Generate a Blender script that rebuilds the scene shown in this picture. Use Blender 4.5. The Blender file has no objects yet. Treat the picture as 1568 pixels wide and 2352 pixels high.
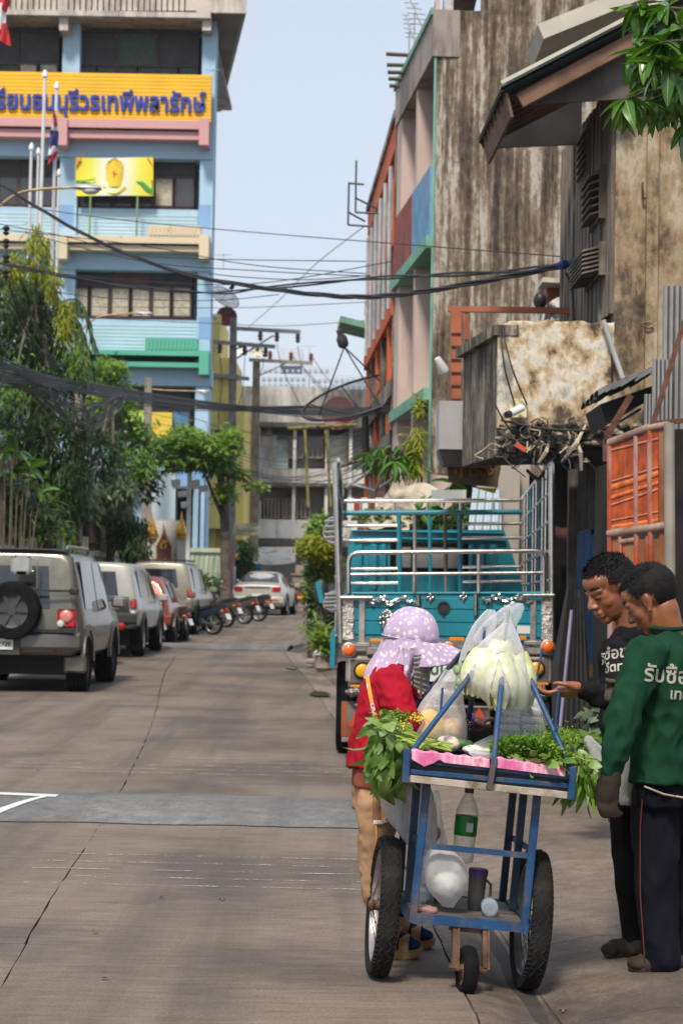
import bpy, bmesh, math, random
import numpy as np
from mathutils import Vector, Matrix, Euler, noise
from mathutils.bvhtree import BVHTree
R = math.radians
rnd = random.Random(7)
S = bpy.context.scene
COL = S.collection
# ------------------------------------------------------------------ camera, sky, sun, exposure
F, CX, CY, EYE = 4573.0, 784.0, 1176.0, 1.48          # focal length / centre in photograph pixels (1568 wide)
PITCH, ROLL = math.atan(164/F), R(1.0)
FWD = Vector((0, math.cos(PITCH), math.sin(PITCH)))
R0, U0 = Vector((1,0,0)), Vector((0,-math.sin(PITCH), math.cos(PITCH)))
RT = R0*math.cos(ROLL) + U0*math.sin(ROLL)
UP = U0*math.cos(ROLL) - R0*math.sin(ROLL)
cam = bpy.data.cameras.new('camera'); camo = bpy.data.objects.new('camera', cam); COL.objects.link(camo)
cam.sensor_fit = 'HORIZONTAL'; cam.sensor_width = 24.0; cam.lens = 24.0*F/1568.0
cam.clip_start = 0.1; cam.clip_end = 3000
cam.dof.use_dof = True; cam.dof.focus_distance = 7.6; cam.dof.aperture_fstop = 7.1
camo.matrix_world = Matrix(((RT.x,UP.x,-FWD.x,0),(RT.y,UP.y,-FWD.y,0),(RT.z,UP.z,-FWD.z,EYE),(0,0,0,1)))
S.camera = camo
SUN_EL, SUN_AZ = R(52), R(-166)     # azimuth measured from +Y towards +X: behind the camera, to the left
W = bpy.data.worlds.new('World'); S.world = W; W.use_nodes = True
wn, wl = W.node_tree.nodes, W.node_tree.links
bg = wn['Background']
sky = wn.new('ShaderNodeTexSky'); sky.sky_type = 'NISHITA'; sky.sun_disc = False
sky.sun_elevation = SUN_EL; sky.sun_rotation = SUN_AZ
sky.air_density = 1.2; sky.dust_density = 0.6; sky.ozone_density = 2.5
hs = wn.new('ShaderNodeHueSaturation'); hs.inputs['Saturation'].default_value = 0.62
wl.new(sky.outputs[0], hs.inputs['Color'])
veil = wn.new('ShaderNodeMix'); veil.data_type = 'RGBA'; veil.inputs[0].default_value = 0.62     # high thin cloud, pale all over
wl.new(hs.outputs[0], veil.inputs[6]); veil.inputs[7].default_value = (6.3,7.0,8.2,1)
wl.new(veil.outputs[2], bg.inputs['Color']); bg.inputs['Strength'].default_value = 0.13
sun = bpy.data.lights.new('sun', 'SUN'); sun.energy = 4.3; sun.angle = R(10); sun.color = (1.0,0.91,0.78)
suno = bpy.data.objects.new('sun', sun); COL.objects.link(suno)
sd = Vector((math.sin(SUN_AZ)*math.cos(SUN_EL), math.cos(SUN_AZ)*math.cos(SUN_EL), math.sin(SUN_EL)))
suno.rotation_euler = (-sd).to_track_quat('-Z','Y').to_euler()
S.view_settings.view_transform = 'Standard'; S.view_settings.look = 'None'
S.view_settings.gamma = 1; S.view_settings.exposure = 0.0; S.view_settings.use_curve_mapping = False
S.render.engine = 'CYCLES'
S.cycles.max_bounces = 7; S.cycles.diffuse_bounces = 2; S.cycles.glossy_bounces = 3
S.cycles.transmission_bounces = 5; S.cycles.transparent_max_bounces = 12
S.cycles.use_denoising = True; S.cycles.caustics_reflective = False; S.cycles.caustics_refractive = False
# ------------------------------------------------------------------ geometry of the view
def ray(px, py):
    return FWD + RT*((px-CX)/F) + UP*((CY-py)/F)
def at(px, py, Y):
    d = ray(px, py); t = Y/d.y
    return Vector((d.x*t, Y, EYE+d.z*t))
def gnd(px, py, z=0.0):
    d = ray(px, py); t = (z-EYE)/d.z
    return Vector((d.x*t, d.y*t, z))
def gz(y):                                   # the street climbs a little towards its far end
    t = min(max((y-40)/30.0, 0), 1)
    return 0.34*t*t*(3-2*t)
# ------------------------------------------------------------------ materials
MATS = {}
def nodes(name):
    m = bpy.data.materials.new(name); m.use_nodes = True
    n, l = m.node_tree.nodes, m.node_tree.links
    return m, n, l, n['Principled BSDF']
def c4(c): return (c[0], c[1], c[2], 1)
def ramp(n, l, src, stops):
    r = n.new('ShaderNodeValToRGB'); e = r.color_ramp.elements
    while len(e) < len(stops): e.new(0.5)
    for k, (p, c) in enumerate(stops):
        e[k].position = p; e[k].color = c4(c) if len(c) == 3 else c
    l.new(src, r.inputs[0]); return r.outputs[0]
def tex(n, l, kind, scale, detail=5, vec=None, stretch=None, rough=0.6, coord='Object'):
    t = n.new('ShaderNodeTexNoise' if kind == 'noise' else 'ShaderNodeTexVoronoi')
    t.inputs['Scale'].default_value = scale
    if kind == 'noise':
        t.inputs['Detail'].default_value = detail; t.inputs['Roughness'].default_value = rough
    tc = n.new('ShaderNodeTexCoord'); src = tc.outputs[coord]
    if stretch:
        mp = n.new('ShaderNodeMapping'); mp.inputs['Scale'].default_value = stretch
        l.new(src, mp.inputs[0]); src = mp.outputs[0]
    l.new(src, t.inputs['Vector'])
    return t
def mixc(n, l, fac, a, b, mode='MIX'):
    x = n.new('ShaderNodeMix'); x.data_type = 'RGBA'; x.blend_type = mode
    for s, v in ((x.inputs[0], fac), (x.inputs[6], a), (x.inputs[7], b)):
        if isinstance(v, (int, float)): s.default_value = v
        elif isinstance(v, tuple): s.default_value = c4(v)
        else: l.new(v, s)
    return x.outputs[2]
def bumpn(n, l, b, src, strength, dist=0.02):
    bp = n.new('ShaderNodeBump'); bp.inputs['Strength'].default_value = strength; bp.inputs['Distance'].default_value = dist
    l.new(src, bp.inputs['Height']); l.new(bp.outputs[0], b.inputs['Normal']); return bp
def mat(name, col, rough=0.6, metal=0.0, var=0.18, scale=3.0, bump=0.15, bscale=40.0, dirt=None, dcol=(0.05,0.045,0.04),
        dscale=2.0, dstretch=(1,1,0.25), spec=0.5, coat=0.0, sheen=0.0, bdist=0.01):
    """painted / plain surface: two-tone noise, optional dirt mask, fine relief"""
    if name in MATS: return MATS[name]
    m, n, l, b = nodes(name)
    a = tex(n, l, 'noise', scale)
    lo = tuple(max(0,c*(1-var)) for c in col); hi = tuple(min(1,c*(1+var)) for c in col)
    c = ramp(n, l, a.outputs['Fac'], [(0.38, lo), (0.62, hi)])
    if dirt:
        d = tex(n, l, 'noise', dscale, 8, stretch=dstretch, rough=0.7)
        f = ramp(n, l, d.outputs['Fac'], [(0.62-dirt*0.35, (0,0,0)), (0.78-dirt*0.25, (1,1,1))])
        c = mixc(n, l, f, c, dcol)
    l.new(c, b.inputs['Base Color'])
    rr = tex(n, l, 'noise', scale*4)
    rv = n.new('ShaderNodeMapRange'); rv.inputs[3].default_value = max(0.02, rough-0.12); rv.inputs[4].default_value = min(1, rough+0.12)
    l.new(rr.outputs['Fac'], rv.inputs[0]); l.new(rv.outputs[0], b.inputs['Roughness'])
    b.inputs['Metallic'].default_value = metal
    b.inputs['Specular IOR Level'].default_value = spec
    b.inputs['Coat Weight'].default_value = coat; b.inputs['Coat Roughness'].default_value = 0.08
    b.inputs['Sheen Weight'].default_value = sheen
    if bump:
        t = tex(n, l, 'noise', bscale, 6); bumpn(n, l, b, t.outputs['Fac'], bump, bdist)
    MATS[name] = m; return m
def glass(name, col=(0.03,0.035,0.04), rough=0.05):
    if name in MATS: return MATS[name]
    m, n, l, b = nodes(name)
    t = tex(n, l, 'noise', 1.5)
    l.new(ramp(n, l, t.outputs['Fac'], [(0.35, tuple(c*0.6 for c in col)), (0.7, tuple(c*1.4 for c in col))]), b.inputs['Base Color'])
    b.inputs['Roughness'].default_value = rough; b.inputs['Specular IOR Level'].default_value = 0.9
    t2 = tex(n, l, 'noise', 2.5, 2); bumpn(n, l, b, t2.outputs['Fac'], 0.05, 0.02)
    MATS[name] = m; return m
def leafm(name, a, b_, rough=0.42, trans=0.35, spec=0.5):
    if name in MATS: return MATS[name]
    m, n, l, b = nodes(name)
    g = n.new('ShaderNodeNewGeometry')
    oi = n.new('ShaderNodeObjectInfo')
    ad = n.new('ShaderNodeMath'); ad.operation = 'ADD'; l.new(g.outputs['Random Per Island'], ad.inputs[0]); l.new(oi.outputs['Random'], ad.inputs[1])
    fr = n.new('ShaderNodeMath'); fr.operation = 'FRACT'; l.new(ad.outputs[0], fr.inputs[0])
    mid = tuple((x+y)/2*0.9 for x, y in zip(a, b_))
    c = ramp(n, l, fr.outputs[0], [(0.0, a), (0.55, mid), (1.0, b_)])
    t = tex(n, l, 'noise', 22); c = mixc(n, l, ramp(n, l, t.outputs['Fac'], [(0.35, (0,0,0)), (0.75, (0.45,0.45,0.45))]), c, tuple(x*1.5 for x in b_))
    l.new(c, b.inputs['Base Color']); b.inputs['Roughness'].default_value = rough
    b.inputs['Specular IOR Level'].default_value = spec
    tl = n.new('ShaderNodeBsdfTranslucent'); l.new(mixc(n, l, 1.0, c, (1.25,1.3,0.5), 'MULTIPLY'), tl.inputs[0])
    mx = n.new('ShaderNodeMixShader'); mx.inputs[0].default_value = trans
    l.new(b.outputs[0], mx.inputs[1]); l.new(tl.outputs[0], mx.inputs[2]); l.new(mx.outputs[0], n['Material Output'].inputs[0])
    MATS[name] = m; return m
def film(name, col=(0.9,0.9,0.92), alpha=0.3, edge=0.75, rough=0.18, bump=0.6, bscale=9.0, stretch=(1,1,0.25)):
    """thin crinkled plastic film"""
    if name in MATS: return MATS[name]
    m, n, l, b = nodes(name)
    b.inputs['Base Color'].default_value = c4(col); b.inputs['Roughness'].default_value = rough
    t = tex(n, l, 'noise', bscale, 4, stretch=stretch); bp = bumpn(n, l, b, t.outputs['Fac'], bump, 0.03)
    tl = n.new('ShaderNodeBsdfTranslucent'); tl.inputs[0].default_value = c4(col)
    s1 = n.new('ShaderNodeMixShader'); s1.inputs[0].default_value = 0.45; l.new(b.outputs[0], s1.inputs[1]); l.new(tl.outputs[0], s1.inputs[2])
    tr = n.new('ShaderNodeBsdfTransparent')
    lw = n.new('ShaderNodeLayerWeight'); lw.inputs[0].default_value = 0.5; l.new(bp.outputs[0], lw.inputs['Normal'])
    mr = n.new('ShaderNodeMapRange'); mr.inputs[3].default_value = alpha; mr.inputs[4].default_value = edge
    l.new(lw.outputs['Facing'], mr.inputs[0])
    mx = n.new('ShaderNodeMixShader'); l.new(mr.outputs[0], mx.inputs[0]); l.new(tr.outputs[0], mx.inputs[1]); l.new(s1.outputs[0], mx.inputs[2])
    l.new(mx.outputs[0], n['Material Output'].inputs[0]); MATS[name] = m; return m
# ------------------------------------------------------------------ mesh collecting
class MB:
    def __init__(s): s.v = []; s.f = []
    def add(s, vs, fs):
        o = len(s.v); s.v += [tuple(p) for p in vs]; s.f += [tuple(i+o for i in f) for f in fs]; return s
    def box(s, a, b):
        x0,y0,z0 = a; x1,y1,z1 = b
        return s.add([(x0,y0,z0),(x1,y0,z0),(x1,y1,z0),(x0,y1,z0),(x0,y0,z1),(x1,y0,z1),(x1,y1,z1),(x0,y1,z1)],
                     [(0,3,2,1),(4,5,6,7),(0,1,5,4),(1,2,6,5),(2,3,7,6),(3,0,4,7)])
    def cbox(s, c, d, M=None, bev=0.0):
        """box centred at c with size d, optional chamfer and matrix"""
        hx,hy,hz = d[0]/2,d[1]/2,d[2]/2
        if bev <= 0:
            vs = [Vector((sx*hx,sy*hy,sz*hz)) for sz in (-1,1) for sx,sy in ((-1,-1),(1,-1),(1,1),(-1,1))]
            fs = [(0,3,2,1),(4,5,6,7),(0,1,5,4),(1,2,6,5),(2,3,7,6),(3,0,4,7)]
        else:
            b = min(bev, hx*0.98, hy*0.98, hz*0.98); vs = []
            for z, i in ((-hz,b),(-hz+b,0),(hz-b,0),(hz,b)):
                X, Y = hx-i, hy-i
                vs += [Vector(p+(z,)) for p in ((-X+b,-Y),(X-b,-Y),(X,-Y+b),(X,Y-b),(X-b,Y),(-X+b,Y),(-X,Y-b),(-X,-Y+b))]
            fs = [tuple(range(7,-1,-1)), tuple(range(24,32))]
            for r in range(3):
                for k in range(8): fs.append((r*8+k, r*8+(k+1)%8, r*8+8+(k+1)%8, r*8+8+k))
        c = Vector(c)
        if M is not None: vs = [M @ p + c for p in vs]
        else: vs = [p + c for p in vs]
        return s.add(vs, fs)
    def bar(s, a, b, w, h=None, up=(0,0,1), bev=0.0):
        a, b = Vector(a), Vector(b); d = b-a; L = d.length
        if L < 1e-6: return s
        h = w if h is None else h
        y = d/L; u = Vector(up)
        if abs(y.dot(u)) > 0.98: u = Vector((1,0,0))
        x = y.cross(u).normalized(); z = x.cross(y)
        M = Matrix((x, y, z)).transposed()
        return s.cbox((a+b)/2, (w, L, h), M, bev)
    def ring(s, c, x, y, rx, ry=None, n=12, ph=0):
        ry = rx if ry is None else ry
        return [c + x*(rx*math.cos(2*math.pi*k/n+ph)) + y*(ry*math.sin(2*math.pi*k/n+ph)) for k in range(n)]
    def tube(s, pts, r, n=8, caps=True, closed=False):
        pts = [Vector(p) for p in pts]; m = len(pts); rs = r if isinstance(r, (list,tuple)) else [r]*m
        vs = []; x = None
        for i, p in enumerate(pts):
            if closed: t = pts[(i+1)%m]-pts[i-1]
            else: t = pts[min(i+1,m-1)]-pts[max(i-1,0)]
            t = t.normalized() if t.length > 1e-9 else Vector((0,0,1))
            if x is None:
                x = t.cross(Vector((0,0,1)));
                if x.length < 1e-3: x = t.cross(Vector((1,0,0)))
            x = x - t*x.dot(t)
            if x.length < 1e-6: x = t.orthogonal()
            x.normalize(); y = t.cross(x)
            vs += s.ring(p, x, y, rs[i], n=n)
        fs = []
        for i in range(m if closed else m-1):
            j = (i+1) % m
            for k in range(n): fs.append((i*n+k, i*n+(k+1)%n, j*n+(k+1)%n, j*n+k))
        if caps and not closed: fs += [tuple(range(n-1,-1,-1)), tuple(range((m-1)*n, m*n))]
        return s.add(vs, fs)
    def lathe(s, prof, n=16, c=(0,0,0), axis=(0,0,1), caps=True):
        """profile of (radius, height) turned about an axis"""
        z = Vector(axis).normalized(); x = z.orthogonal().normalized(); y = z.cross(x); c = Vector(c); vs = []
        for r, h in prof: vs += s.ring(c+z*h, x, y, max(r,1e-4), n=n)
        fs = []
        for i in range(len(prof)-1):
            for k in range(n): fs.append((i*n+k, i*n+(k+1)%n, (i+1)*n+(k+1)%n, (i+1)*n+k))
        if caps: fs += [tuple(range(n-1,-1,-1)), tuple(range((len(prof)-1)*n, len(prof)*n))]
        return s.add(vs, fs)
    def cyl(s, a, b, r, n=12, r2=None):
        a, b = Vector(a), Vector(b); return s.lathe([(r,0),(r if r2 is None else r2,(b-a).length)], n, a, b-a)
    def ball(s, c, r, nu=12, nv=8, M=None):
        r = r if isinstance(r,(tuple,list,Vector)) else (r,r,r); c = Vector(c); vs = []; fs = []
        for i in range(nv+1):
            th = math.pi*i/nv
            for k in range(nu):
                ph = 2*math.pi*k/nu; p = Vector((r[0]*math.sin(th)*math.cos(ph), r[1]*math.sin(th)*math.sin(ph), r[2]*math.cos(th)))
                vs.append((M @ p if M is not None else p)+c)
        for i in range(nv):
            for k in range(nu): fs.append((i*nu+k, (i+1)*nu+k, (i+1)*nu+(k+1)%nu, i*nu+(k+1)%nu))
        return s.add(vs, fs)
    def loft(s, rings, closed=True, caps=False):
        n = len(rings[0]); vs = [p for r in rings for p in r]; fs = []
        for i in range(len(rings)-1):
            for k in range(n if closed else n-1): fs.append((i*n+k, i*n+(k+1)%n, (i+1)*n+(k+1)%n, (i+1)*n+k))
        if caps: fs += [tuple(range(n-1,-1,-1)), tuple(range((len(rings)-1)*n, len(rings)*n))]
        return s.add(vs, fs)
    def prism(s, poly, off):
        """polygon (3D points) pushed along a vector"""
        off = Vector(off); n = len(poly); p = [Vector(q) for q in poly]
        vs = p + [q+off for q in p]
        return s.add(vs, [tuple(range(n-1,-1,-1)), tuple(range(n,2*n))] + [(k,(k+1)%n,n+(k+1)%n,n+k) for k in range(n)])
    def quad(s, a, b, c, d): return s.add([a,b,c,d], [(0,1,2,3)])
    def grid(s, fn, nu, nv):
        vs = [fn(i/nu, j/nv) for j in range(nv+1) for i in range(nu+1)]
        return s.add(vs, [(j*(nu+1)+i, j*(nu+1)+i+1, (j+1)*(nu+1)+i+1, (j+1)*(nu+1)+i) for j in range(nv) for i in range(nu)])
    def mesh(s, name, smooth=None):
        me = bpy.data.meshes.new(name); me.from_pydata(s.v, [], s.f); me.update()
        bm = bmesh.new(); bm.from_mesh(me); bmesh.ops.recalc_face_normals(bm, faces=bm.faces); bm.to_mesh(me); bm.free()
        if smooth:
            me.polygons.foreach_set('use_smooth', [True]*len(me.polygons))
            if smooth is not True: me.set_sharp_from_angle(angle=R(smooth))
        return me
    def build(s, name, material, parent=None, smooth=None, loc=None, rot=None, mw=None):
        return obj(name, s.mesh(name, smooth), material, parent, loc, rot)
def obj(name, me, material, parent=None, loc=None, rot=None):
    o = bpy.data.objects.new(name, me); COL.objects.link(o)
    if material is not None and not me.materials: me.materials.append(material)
    if parent is not None: o.parent = parent
    if loc is not None: o.location = loc
    if rot is not None: o.rotation_euler = rot
    return o
def tag(o, label=None, cat=None, group=None, kind=None):
    if label: o['label'] = label
    if cat: o['category'] = cat
    if group: o['group'] = group
    if kind: o['kind'] = kind
    return o
def empty(name, loc=(0,0,0), rot=(0,0,0), label=None, cat=None, group=None, parent=None):
    o = bpy.data.objects.new(name, None); COL.objects.link(o); o.location = loc; o.rotation_euler = rot; o.empty_display_size = 0.2
    if parent is not None: o.parent = parent
    return tag(o, label, cat, group)
def copy_tree(o, parent=None):
    kids = list(o.children); c = o.copy(); COL.objects.link(c); c.parent = parent
    for k in kids: copy_tree(k, c)
    return c
def applied(o, name):
    """evaluate an object's modifiers into a plain mesh"""
    dg = bpy.context.evaluated_depsgraph_get(); dg.update()
    me = bpy.data.meshes.new_from_object(o.evaluated_get(dg)); me.name = name
    old = o.data; o.modifiers.clear(); o.data = me; bpy.data.meshes.remove(old); return me
def fused(mb, name, material, parent=None, voxel=0.01, smooth=4, fac=0.5, wrinkle=0.0, wscale=6.0, wdir=(1,1,1), seed=0, folds=None):
    """many overlapping solids -> one continuous skin"""
    o = obj(name, mb.mesh(name), material, parent)
    m = o.modifiers.new('r', 'REMESH'); m.mode = 'VOXEL'; m.voxel_size = voxel; m.use_smooth_shade = True
    if smooth:
        k = o.modifiers.new('s', 'SMOOTH'); k.iterations = smooth; k.factor = fac
    me = applied(o, name)
    if not me.materials: me.materials.append(material)
    if wrinkle or folds:
        nrm = [v.normal.copy() for v in me.vertices]; sv = Vector((seed*3.1, seed*1.7, seed))
        for v, nn in zip(me.vertices, nrm):
            p = Vector((v.co.x*wdir[0], v.co.y*wdir[1], v.co.z*wdir[2]))*wscale + sv
            d = wrinkle*(0.6*noise.noise(p) + 0.35*noise.noise(p*2.3) + 0.9*(0.22-abs(noise.noise(p*1.1+Vector((4,2,9))))) + 0.95*(0.2-abs(noise.noise(p*2.4+Vector((1,7,3))))))
            if folds: d += folds(v.co)
            v.co += nn*d
    me.polygons.foreach_set('use_smooth', [True]*len(me.polygons)); me.update()
    return o
def rcone(mb, a, b, ra, rb, n=12):
    """a tapered limb with rounded ends"""
    a, b = Vector(a), Vector(b); d = b-a; L = max(d.length, 1e-5); prof = []
    for k in range(4): t = math.pi/2*(1-k/4); prof.append((ra*math.cos(t), -ra*math.sin(t)))
    prof += [(ra,0),(rb,L)]
    for k in range(1,5): t = math.pi/2*k/4; prof.append((max(rb*math.cos(t),1e-3), L+rb*math.sin(t)))
    return mb.lathe(prof, n, a, d if d.length>1e-5 else (0,0,1))
def chain(mb, pts, rs, n=12):
    for i in range(len(pts)-1): rcone(mb, pts[i], pts[i+1], rs[i], rs[i+1], n)
    return mb
def text_mesh(txt, size=1.0, extrude=0.0, bold=0.0, align='CENTER', res=3):
    cu = bpy.data.curves.new('txt', 'FONT'); cu.body = txt; cu.size = size; cu.extrude = extrude; cu.offset = bold
    cu.align_x = align; cu.resolution_u = res
    o = bpy.data.objects.new('txt', cu); COL.objects.link(o)
    dg = bpy.context.evaluated_depsgraph_get(); dg.update()
    me = bpy.data.meshes.new_from_object(o.evaluated_get(dg)); bpy.data.objects.remove(o); bpy.data.curves.remove(cu)
    return me
def sag(a, b, drop, n=14, wob=0.0, seed=0):
    a, b = Vector(a), Vector(b); q = random.Random(seed); out = []
    for k in range(n+1):
        t = k/n; p = a.lerp(b, t); p.z -= drop*4*t*(1-t)
        if wob and 0 < k < n: p += Vector((q.uniform(-wob,wob), q.uniform(-wob,wob), q.uniform(-wob,wob)))
        out.append(p)
    return out
# shared finishes
M_steel = mat('stainless', (0.62,0.58,0.54), 0.22, 1.0, 0.12, 6, 0.05, 60)
M_rub = mat('rubber', (0.008,0.008,0.009), 0.9, 0, 0.3, 12, 0.3, 90, spec=0.12)
M_blk = mat('black_plastic', (0.02,0.02,0.021), 0.45, 0, 0.25, 8, 0.1)
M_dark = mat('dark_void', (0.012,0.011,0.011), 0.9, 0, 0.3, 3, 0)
M_cable = mat('cable_black', (0.016,0.016,0.018), 0.55, 0, 0.3, 9, 0.1)
M_conc_pole = mat('pole_concrete', (0.30,0.26,0.22), 0.9, 0, 0.25, 3, 0.3, 40, dirt=0.5, dcol=(0.12,0.10,0.085))
M_white = mat('white_paint', (0.74,0.74,0.72), 0.45, 0, 0.06, 4, 0.05)
M_rust = mat('rusted_steel', (0.13,0.055,0.035), 0.8, 0.3, 0.4, 12, 0.4, 60)
M_galv = mat('galvanised', (0.42,0.42,0.42), 0.45, 0.8, 0.2, 9, 0.1)
# ------------------------------------------------------------------ ground, road, pavement
def concrete(name, col, dark, brush=True, patch=0.5, rough=0.85, brown=(0.10,0.075,0.055), bs=0.35):
    m, n, l, b = nodes(name)
    big = tex(n, l, 'noise', 0.55, 6, rough=0.62, coord='Generated' if False else 'Object')
    c = ramp(n, l, big.outputs['Fac'], [(0.38, dark), (0.5, col), (0.64, tuple(min(1,x*1.18) for x in col))])
    fine = tex(n, l, 'noise', 9, 8, stretch=(0.35,2.2,1) if brush else (1,1,1), rough=0.72)
    c = mixc(n, l, 0.55, c, ramp(n, l, fine.outputs['Fac'], [(0.36, (0.27,0.26,0.25)), (0.5, (0.5,0.5,0.5)), (0.64, (0.70,0.69,0.68))]), 'OVERLAY')
    oil = tex(n, l, 'noise', 0.9, 7, stretch=(1,0.4,1), rough=0.7)
    c = mixc(n, l, ramp(n, l, oil.outputs['Fac'], [(0.52, (0,0,0)), (0.68, (patch,)*3)]), c, brown)
    tr = tex(n, l, 'noise', 1.6, 5, stretch=(1.2,0.05,1), rough=0.6)      # faint wheel tracks along the street
    c = mixc(n, l, ramp(n, l, tr.outputs['Fac'], [(0.48, (0,0,0)), (0.62, (0.45,)*3)]), c, tuple(x*0.6 for x in dark))
    gr = tex(n, l, 'noise', 75, 4, rough=0.8); c = mixc(n, l, 0.55, c, ramp(n, l, gr.outputs['Fac'], [(0.40, (0.30,)*3), (0.60, (0.70,)*3)]), 'OVERLAY')
    l.new(c, b.inputs['Base Color'])
    l.new(ramp(n, l, big.outputs['Fac'], [(0.35, (rough-0.25,)*3), (0.7, (rough,)*3)]), b.inputs['Roughness'])
    bt = tex(n, l, 'noise', 60, 8, stretch=(0.25,2,1) if brush else (1,1,1), rough=0.75)
    bumpn(n, l, b, bt.outputs['Fac'], bs, 0.012); return m
M_road = concrete('road_concrete', (0.166,0.130,0.102), (0.098,0.077,0.061))
M_pave = concrete('pavement_concrete', (0.165,0.126,0.098), (0.075,0.058,0.047), False, 0.8, bs=0.8)
M_asph = concrete('asphalt_patch', (0.158,0.154,0.150), (0.10,0.099,0.098), False, 0.3, 0.8, (0.06,0.06,0.06), 0.7)
M_kerb = concrete('kerb_concrete', (0.22,0.18,0.15), (0.13,0.105,0.09), False, 0.5)
M_soil = mat('soil', (0.055,0.045,0.038), 0.95, 0, 0.3, 2, 0.4)

g = MB(); g.quad((-900,-60,-0.16),(900,-60,-0.16),(900,1900,-0.16),(-900,1900,-0.16))
tag(g.build('ground', M_soil), kind='structure')
ROAD_R = [(-8,1.05),(5.5,0.55),(6.7,0.50),(12,0.31),(21,0.0),(30,-0.45),(42,-1.15),(46,-1.0),(50,0.4),(56,1.6),(80,2.4),(140,3)]
ROAD_L = [(-8,-7.5),(140,-6.0)]
CRACK = [tuple(gnd(px,py)[:2]) for px,py in ((-60,2375),(0,2275),(60,2165),(125,2050),(185,1965),(240,1880),(262,1842),(283,1808),(305,1760),(330,1712),(345,1672),(362,1620),(366,1588),(378,1545),(402,1508))]
CR = [(-8,CRACK[0][0]-3.2)] + [(y,x) for x,y in CRACK] + [(70,-2.6),(140,-2)]
def lerp_tab(tab, y):
    for (a,xa),(b,xb) in zip(tab, tab[1:]):
        if y <= b: return xa + (xb-xa)*max(0,min(1,(y-a)/(b-a)))
    return tab[-1][1]
def road_z(x, y):
    return gz(y)
def slab(y0, y1, left, right, gap=0.012, skew=0.0, name='slab', nx=5, seed=1, z0=0.0, material=None, parent=None, zf=None, wob=0.006):
    """one cast panel: top sheet with wandering edges and a skirt down into the joint"""
    q = random.Random(seed); ny = max(2, int((y1-y0)/0.22)); ny = min(ny, 46); M = MB(); top = []
    jit = [q.uniform(-wob,wob) for _ in range(ny+1)]; jit2 = [q.uniform(-wob,wob) for _ in range(ny+1)]
    for j in range(ny+1):
        y = y0 + (y1-y0)*j/ny; xl = lerp_tab(left,y)+gap+jit[j]*1.5; xr = lerp_tab(right,y)-gap+jit2[j]*1.5; row = []
        for i in range(nx+1):
            x = xl+(xr-xl)*i/nx
            yy = y + (x+1.0)*skew + (gap if j == 0 else (-gap if j == ny else 0)) + (q.uniform(-wob,wob)*0.7 if j in (0,ny) else 0)
            z = (zf(x,yy) if zf else road_z(x,yy)) + z0
            row.append(Vector((x,yy,z)))
        top.append(row)
    W_ = nx+1
    vs = [p for r in top for p in r]; fs = [(j*W_+i, j*W_+i+1, (j+1)*W_+i+1, (j+1)*W_+i) for j in range(ny) for i in range(nx)]
    M.add(vs, fs)
    rim = [top[0][i] for i in range(W_)] + [top[j][nx] for j in range(1,ny+1)] + [top[ny][i] for i in range(nx-1,-1,-1)] + [top[j][0] for j in range(ny-1,0,-1)]
    k = len(rim); M.add(rim+[p-Vector((0,0,0.07)) for p in rim], [(a,(a+1)%k,k+(a+1)%k,k+a) for a in range(k)])
    return M.build(name, material or M_road, parent)
road = MB(); road.grid(lambda u,v: ((-9+13*u), -8+150*v, gz(-8+150*v)-0.045), 2, 60)
ROAD = tag(road.build('road', M_soil), kind='structure')
joints = [-8, 2.2, 8.10, 12.22, 13.62, 19.5, 26, 33, 40, 43.2, 45.4, 53, 62, 75, 140]
SK = -0.028
for k,(a,b) in enumerate(zip(joints, joints[1:])):
    if abs(a-12.22) < 0.01 or abs(a-43.2) < 0.01: continue
    slab(a, b, ROAD_L, CR, 0.0025 if a < 20 else 0.006, SK, seed=k, parent=ROAD, nx=6, wob=0.0035)
    slab(a, b, CR, ROAD_R, 0.0025 if a < 20 else 0.006, SK, seed=k+50, parent=ROAD, nx=6, wob=0.0035)
# asphalt hump across the street, and a farther one
def hump(y0, y1, h, seed, name):
    q = random.Random(seed)
    def fn(u, v):
        y = y0+(y1-y0)*v; xl, xr = lerp_tab(ROAD_L,y), lerp_tab(ROAD_R,y)-0.02; x = xl+(xr-xl)*u
        e = noise.noise(Vector((x*2.3,seed,v*3)))*(0.05+0.0*u)*(1 if v in (0,1) else 0)+noise.noise(Vector((x*9,seed,v*5)))*0.018*(1 if v in (0,1) else 0)
        return Vector((x, y+e+(x+1)*SK, gz(y)+0.006+h*math.sin(math.pi*v)**1.2))
    M = MB(); M.grid(fn, 160, 12)
    return M.build(name, M_asph, ROAD, smooth=True)
hump(12.10, 13.78, 0.055, 3, 'speed_hump'); hump(43.0, 45.6, 0.06, 4, 'speed_hump')
def wornpaint(name, wear, col=(0.62,0.60,0.55)):
    m, n, l, b = nodes(name)
    t = tex(n, l, 'noise', 5, 8, stretch=(0.9,6,1), rough=0.75); t2 = tex(n, l, 'noise', 55, 4)
    f = mixc(n, l, 0.35, t.outputs['Fac'], t2.outputs['Fac'])
    b.inputs['Base Color'].default_value = c4(col); b.inputs['Roughness'].default_value = 0.7
    tr = n.new('ShaderNodeBsdfTransparent'); mx = n.new('ShaderNodeMixShader')
    l.new(ramp(n, l, f, [(wear-0.015, (0,0,0)), (wear+0.02, (1,1,1))]), mx.inputs[0]); l.new(tr.outputs[0], mx.inputs[1]); l.new(b.outputs[0], mx.inputs[2])
    l.new(mx.outputs[0], n['Material Output'].inputs[0]); return m
M_worn = wornpaint('worn_white_paint', 0.525, (0.5,0.48,0.44)); M_worn2 = wornpaint('arrow_paint', 0.36, (0.66,0.65,0.62)); M_wornf = wornpaint('worn_cream_paint', 0.52, (0.6,0.55,0.4))
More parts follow.
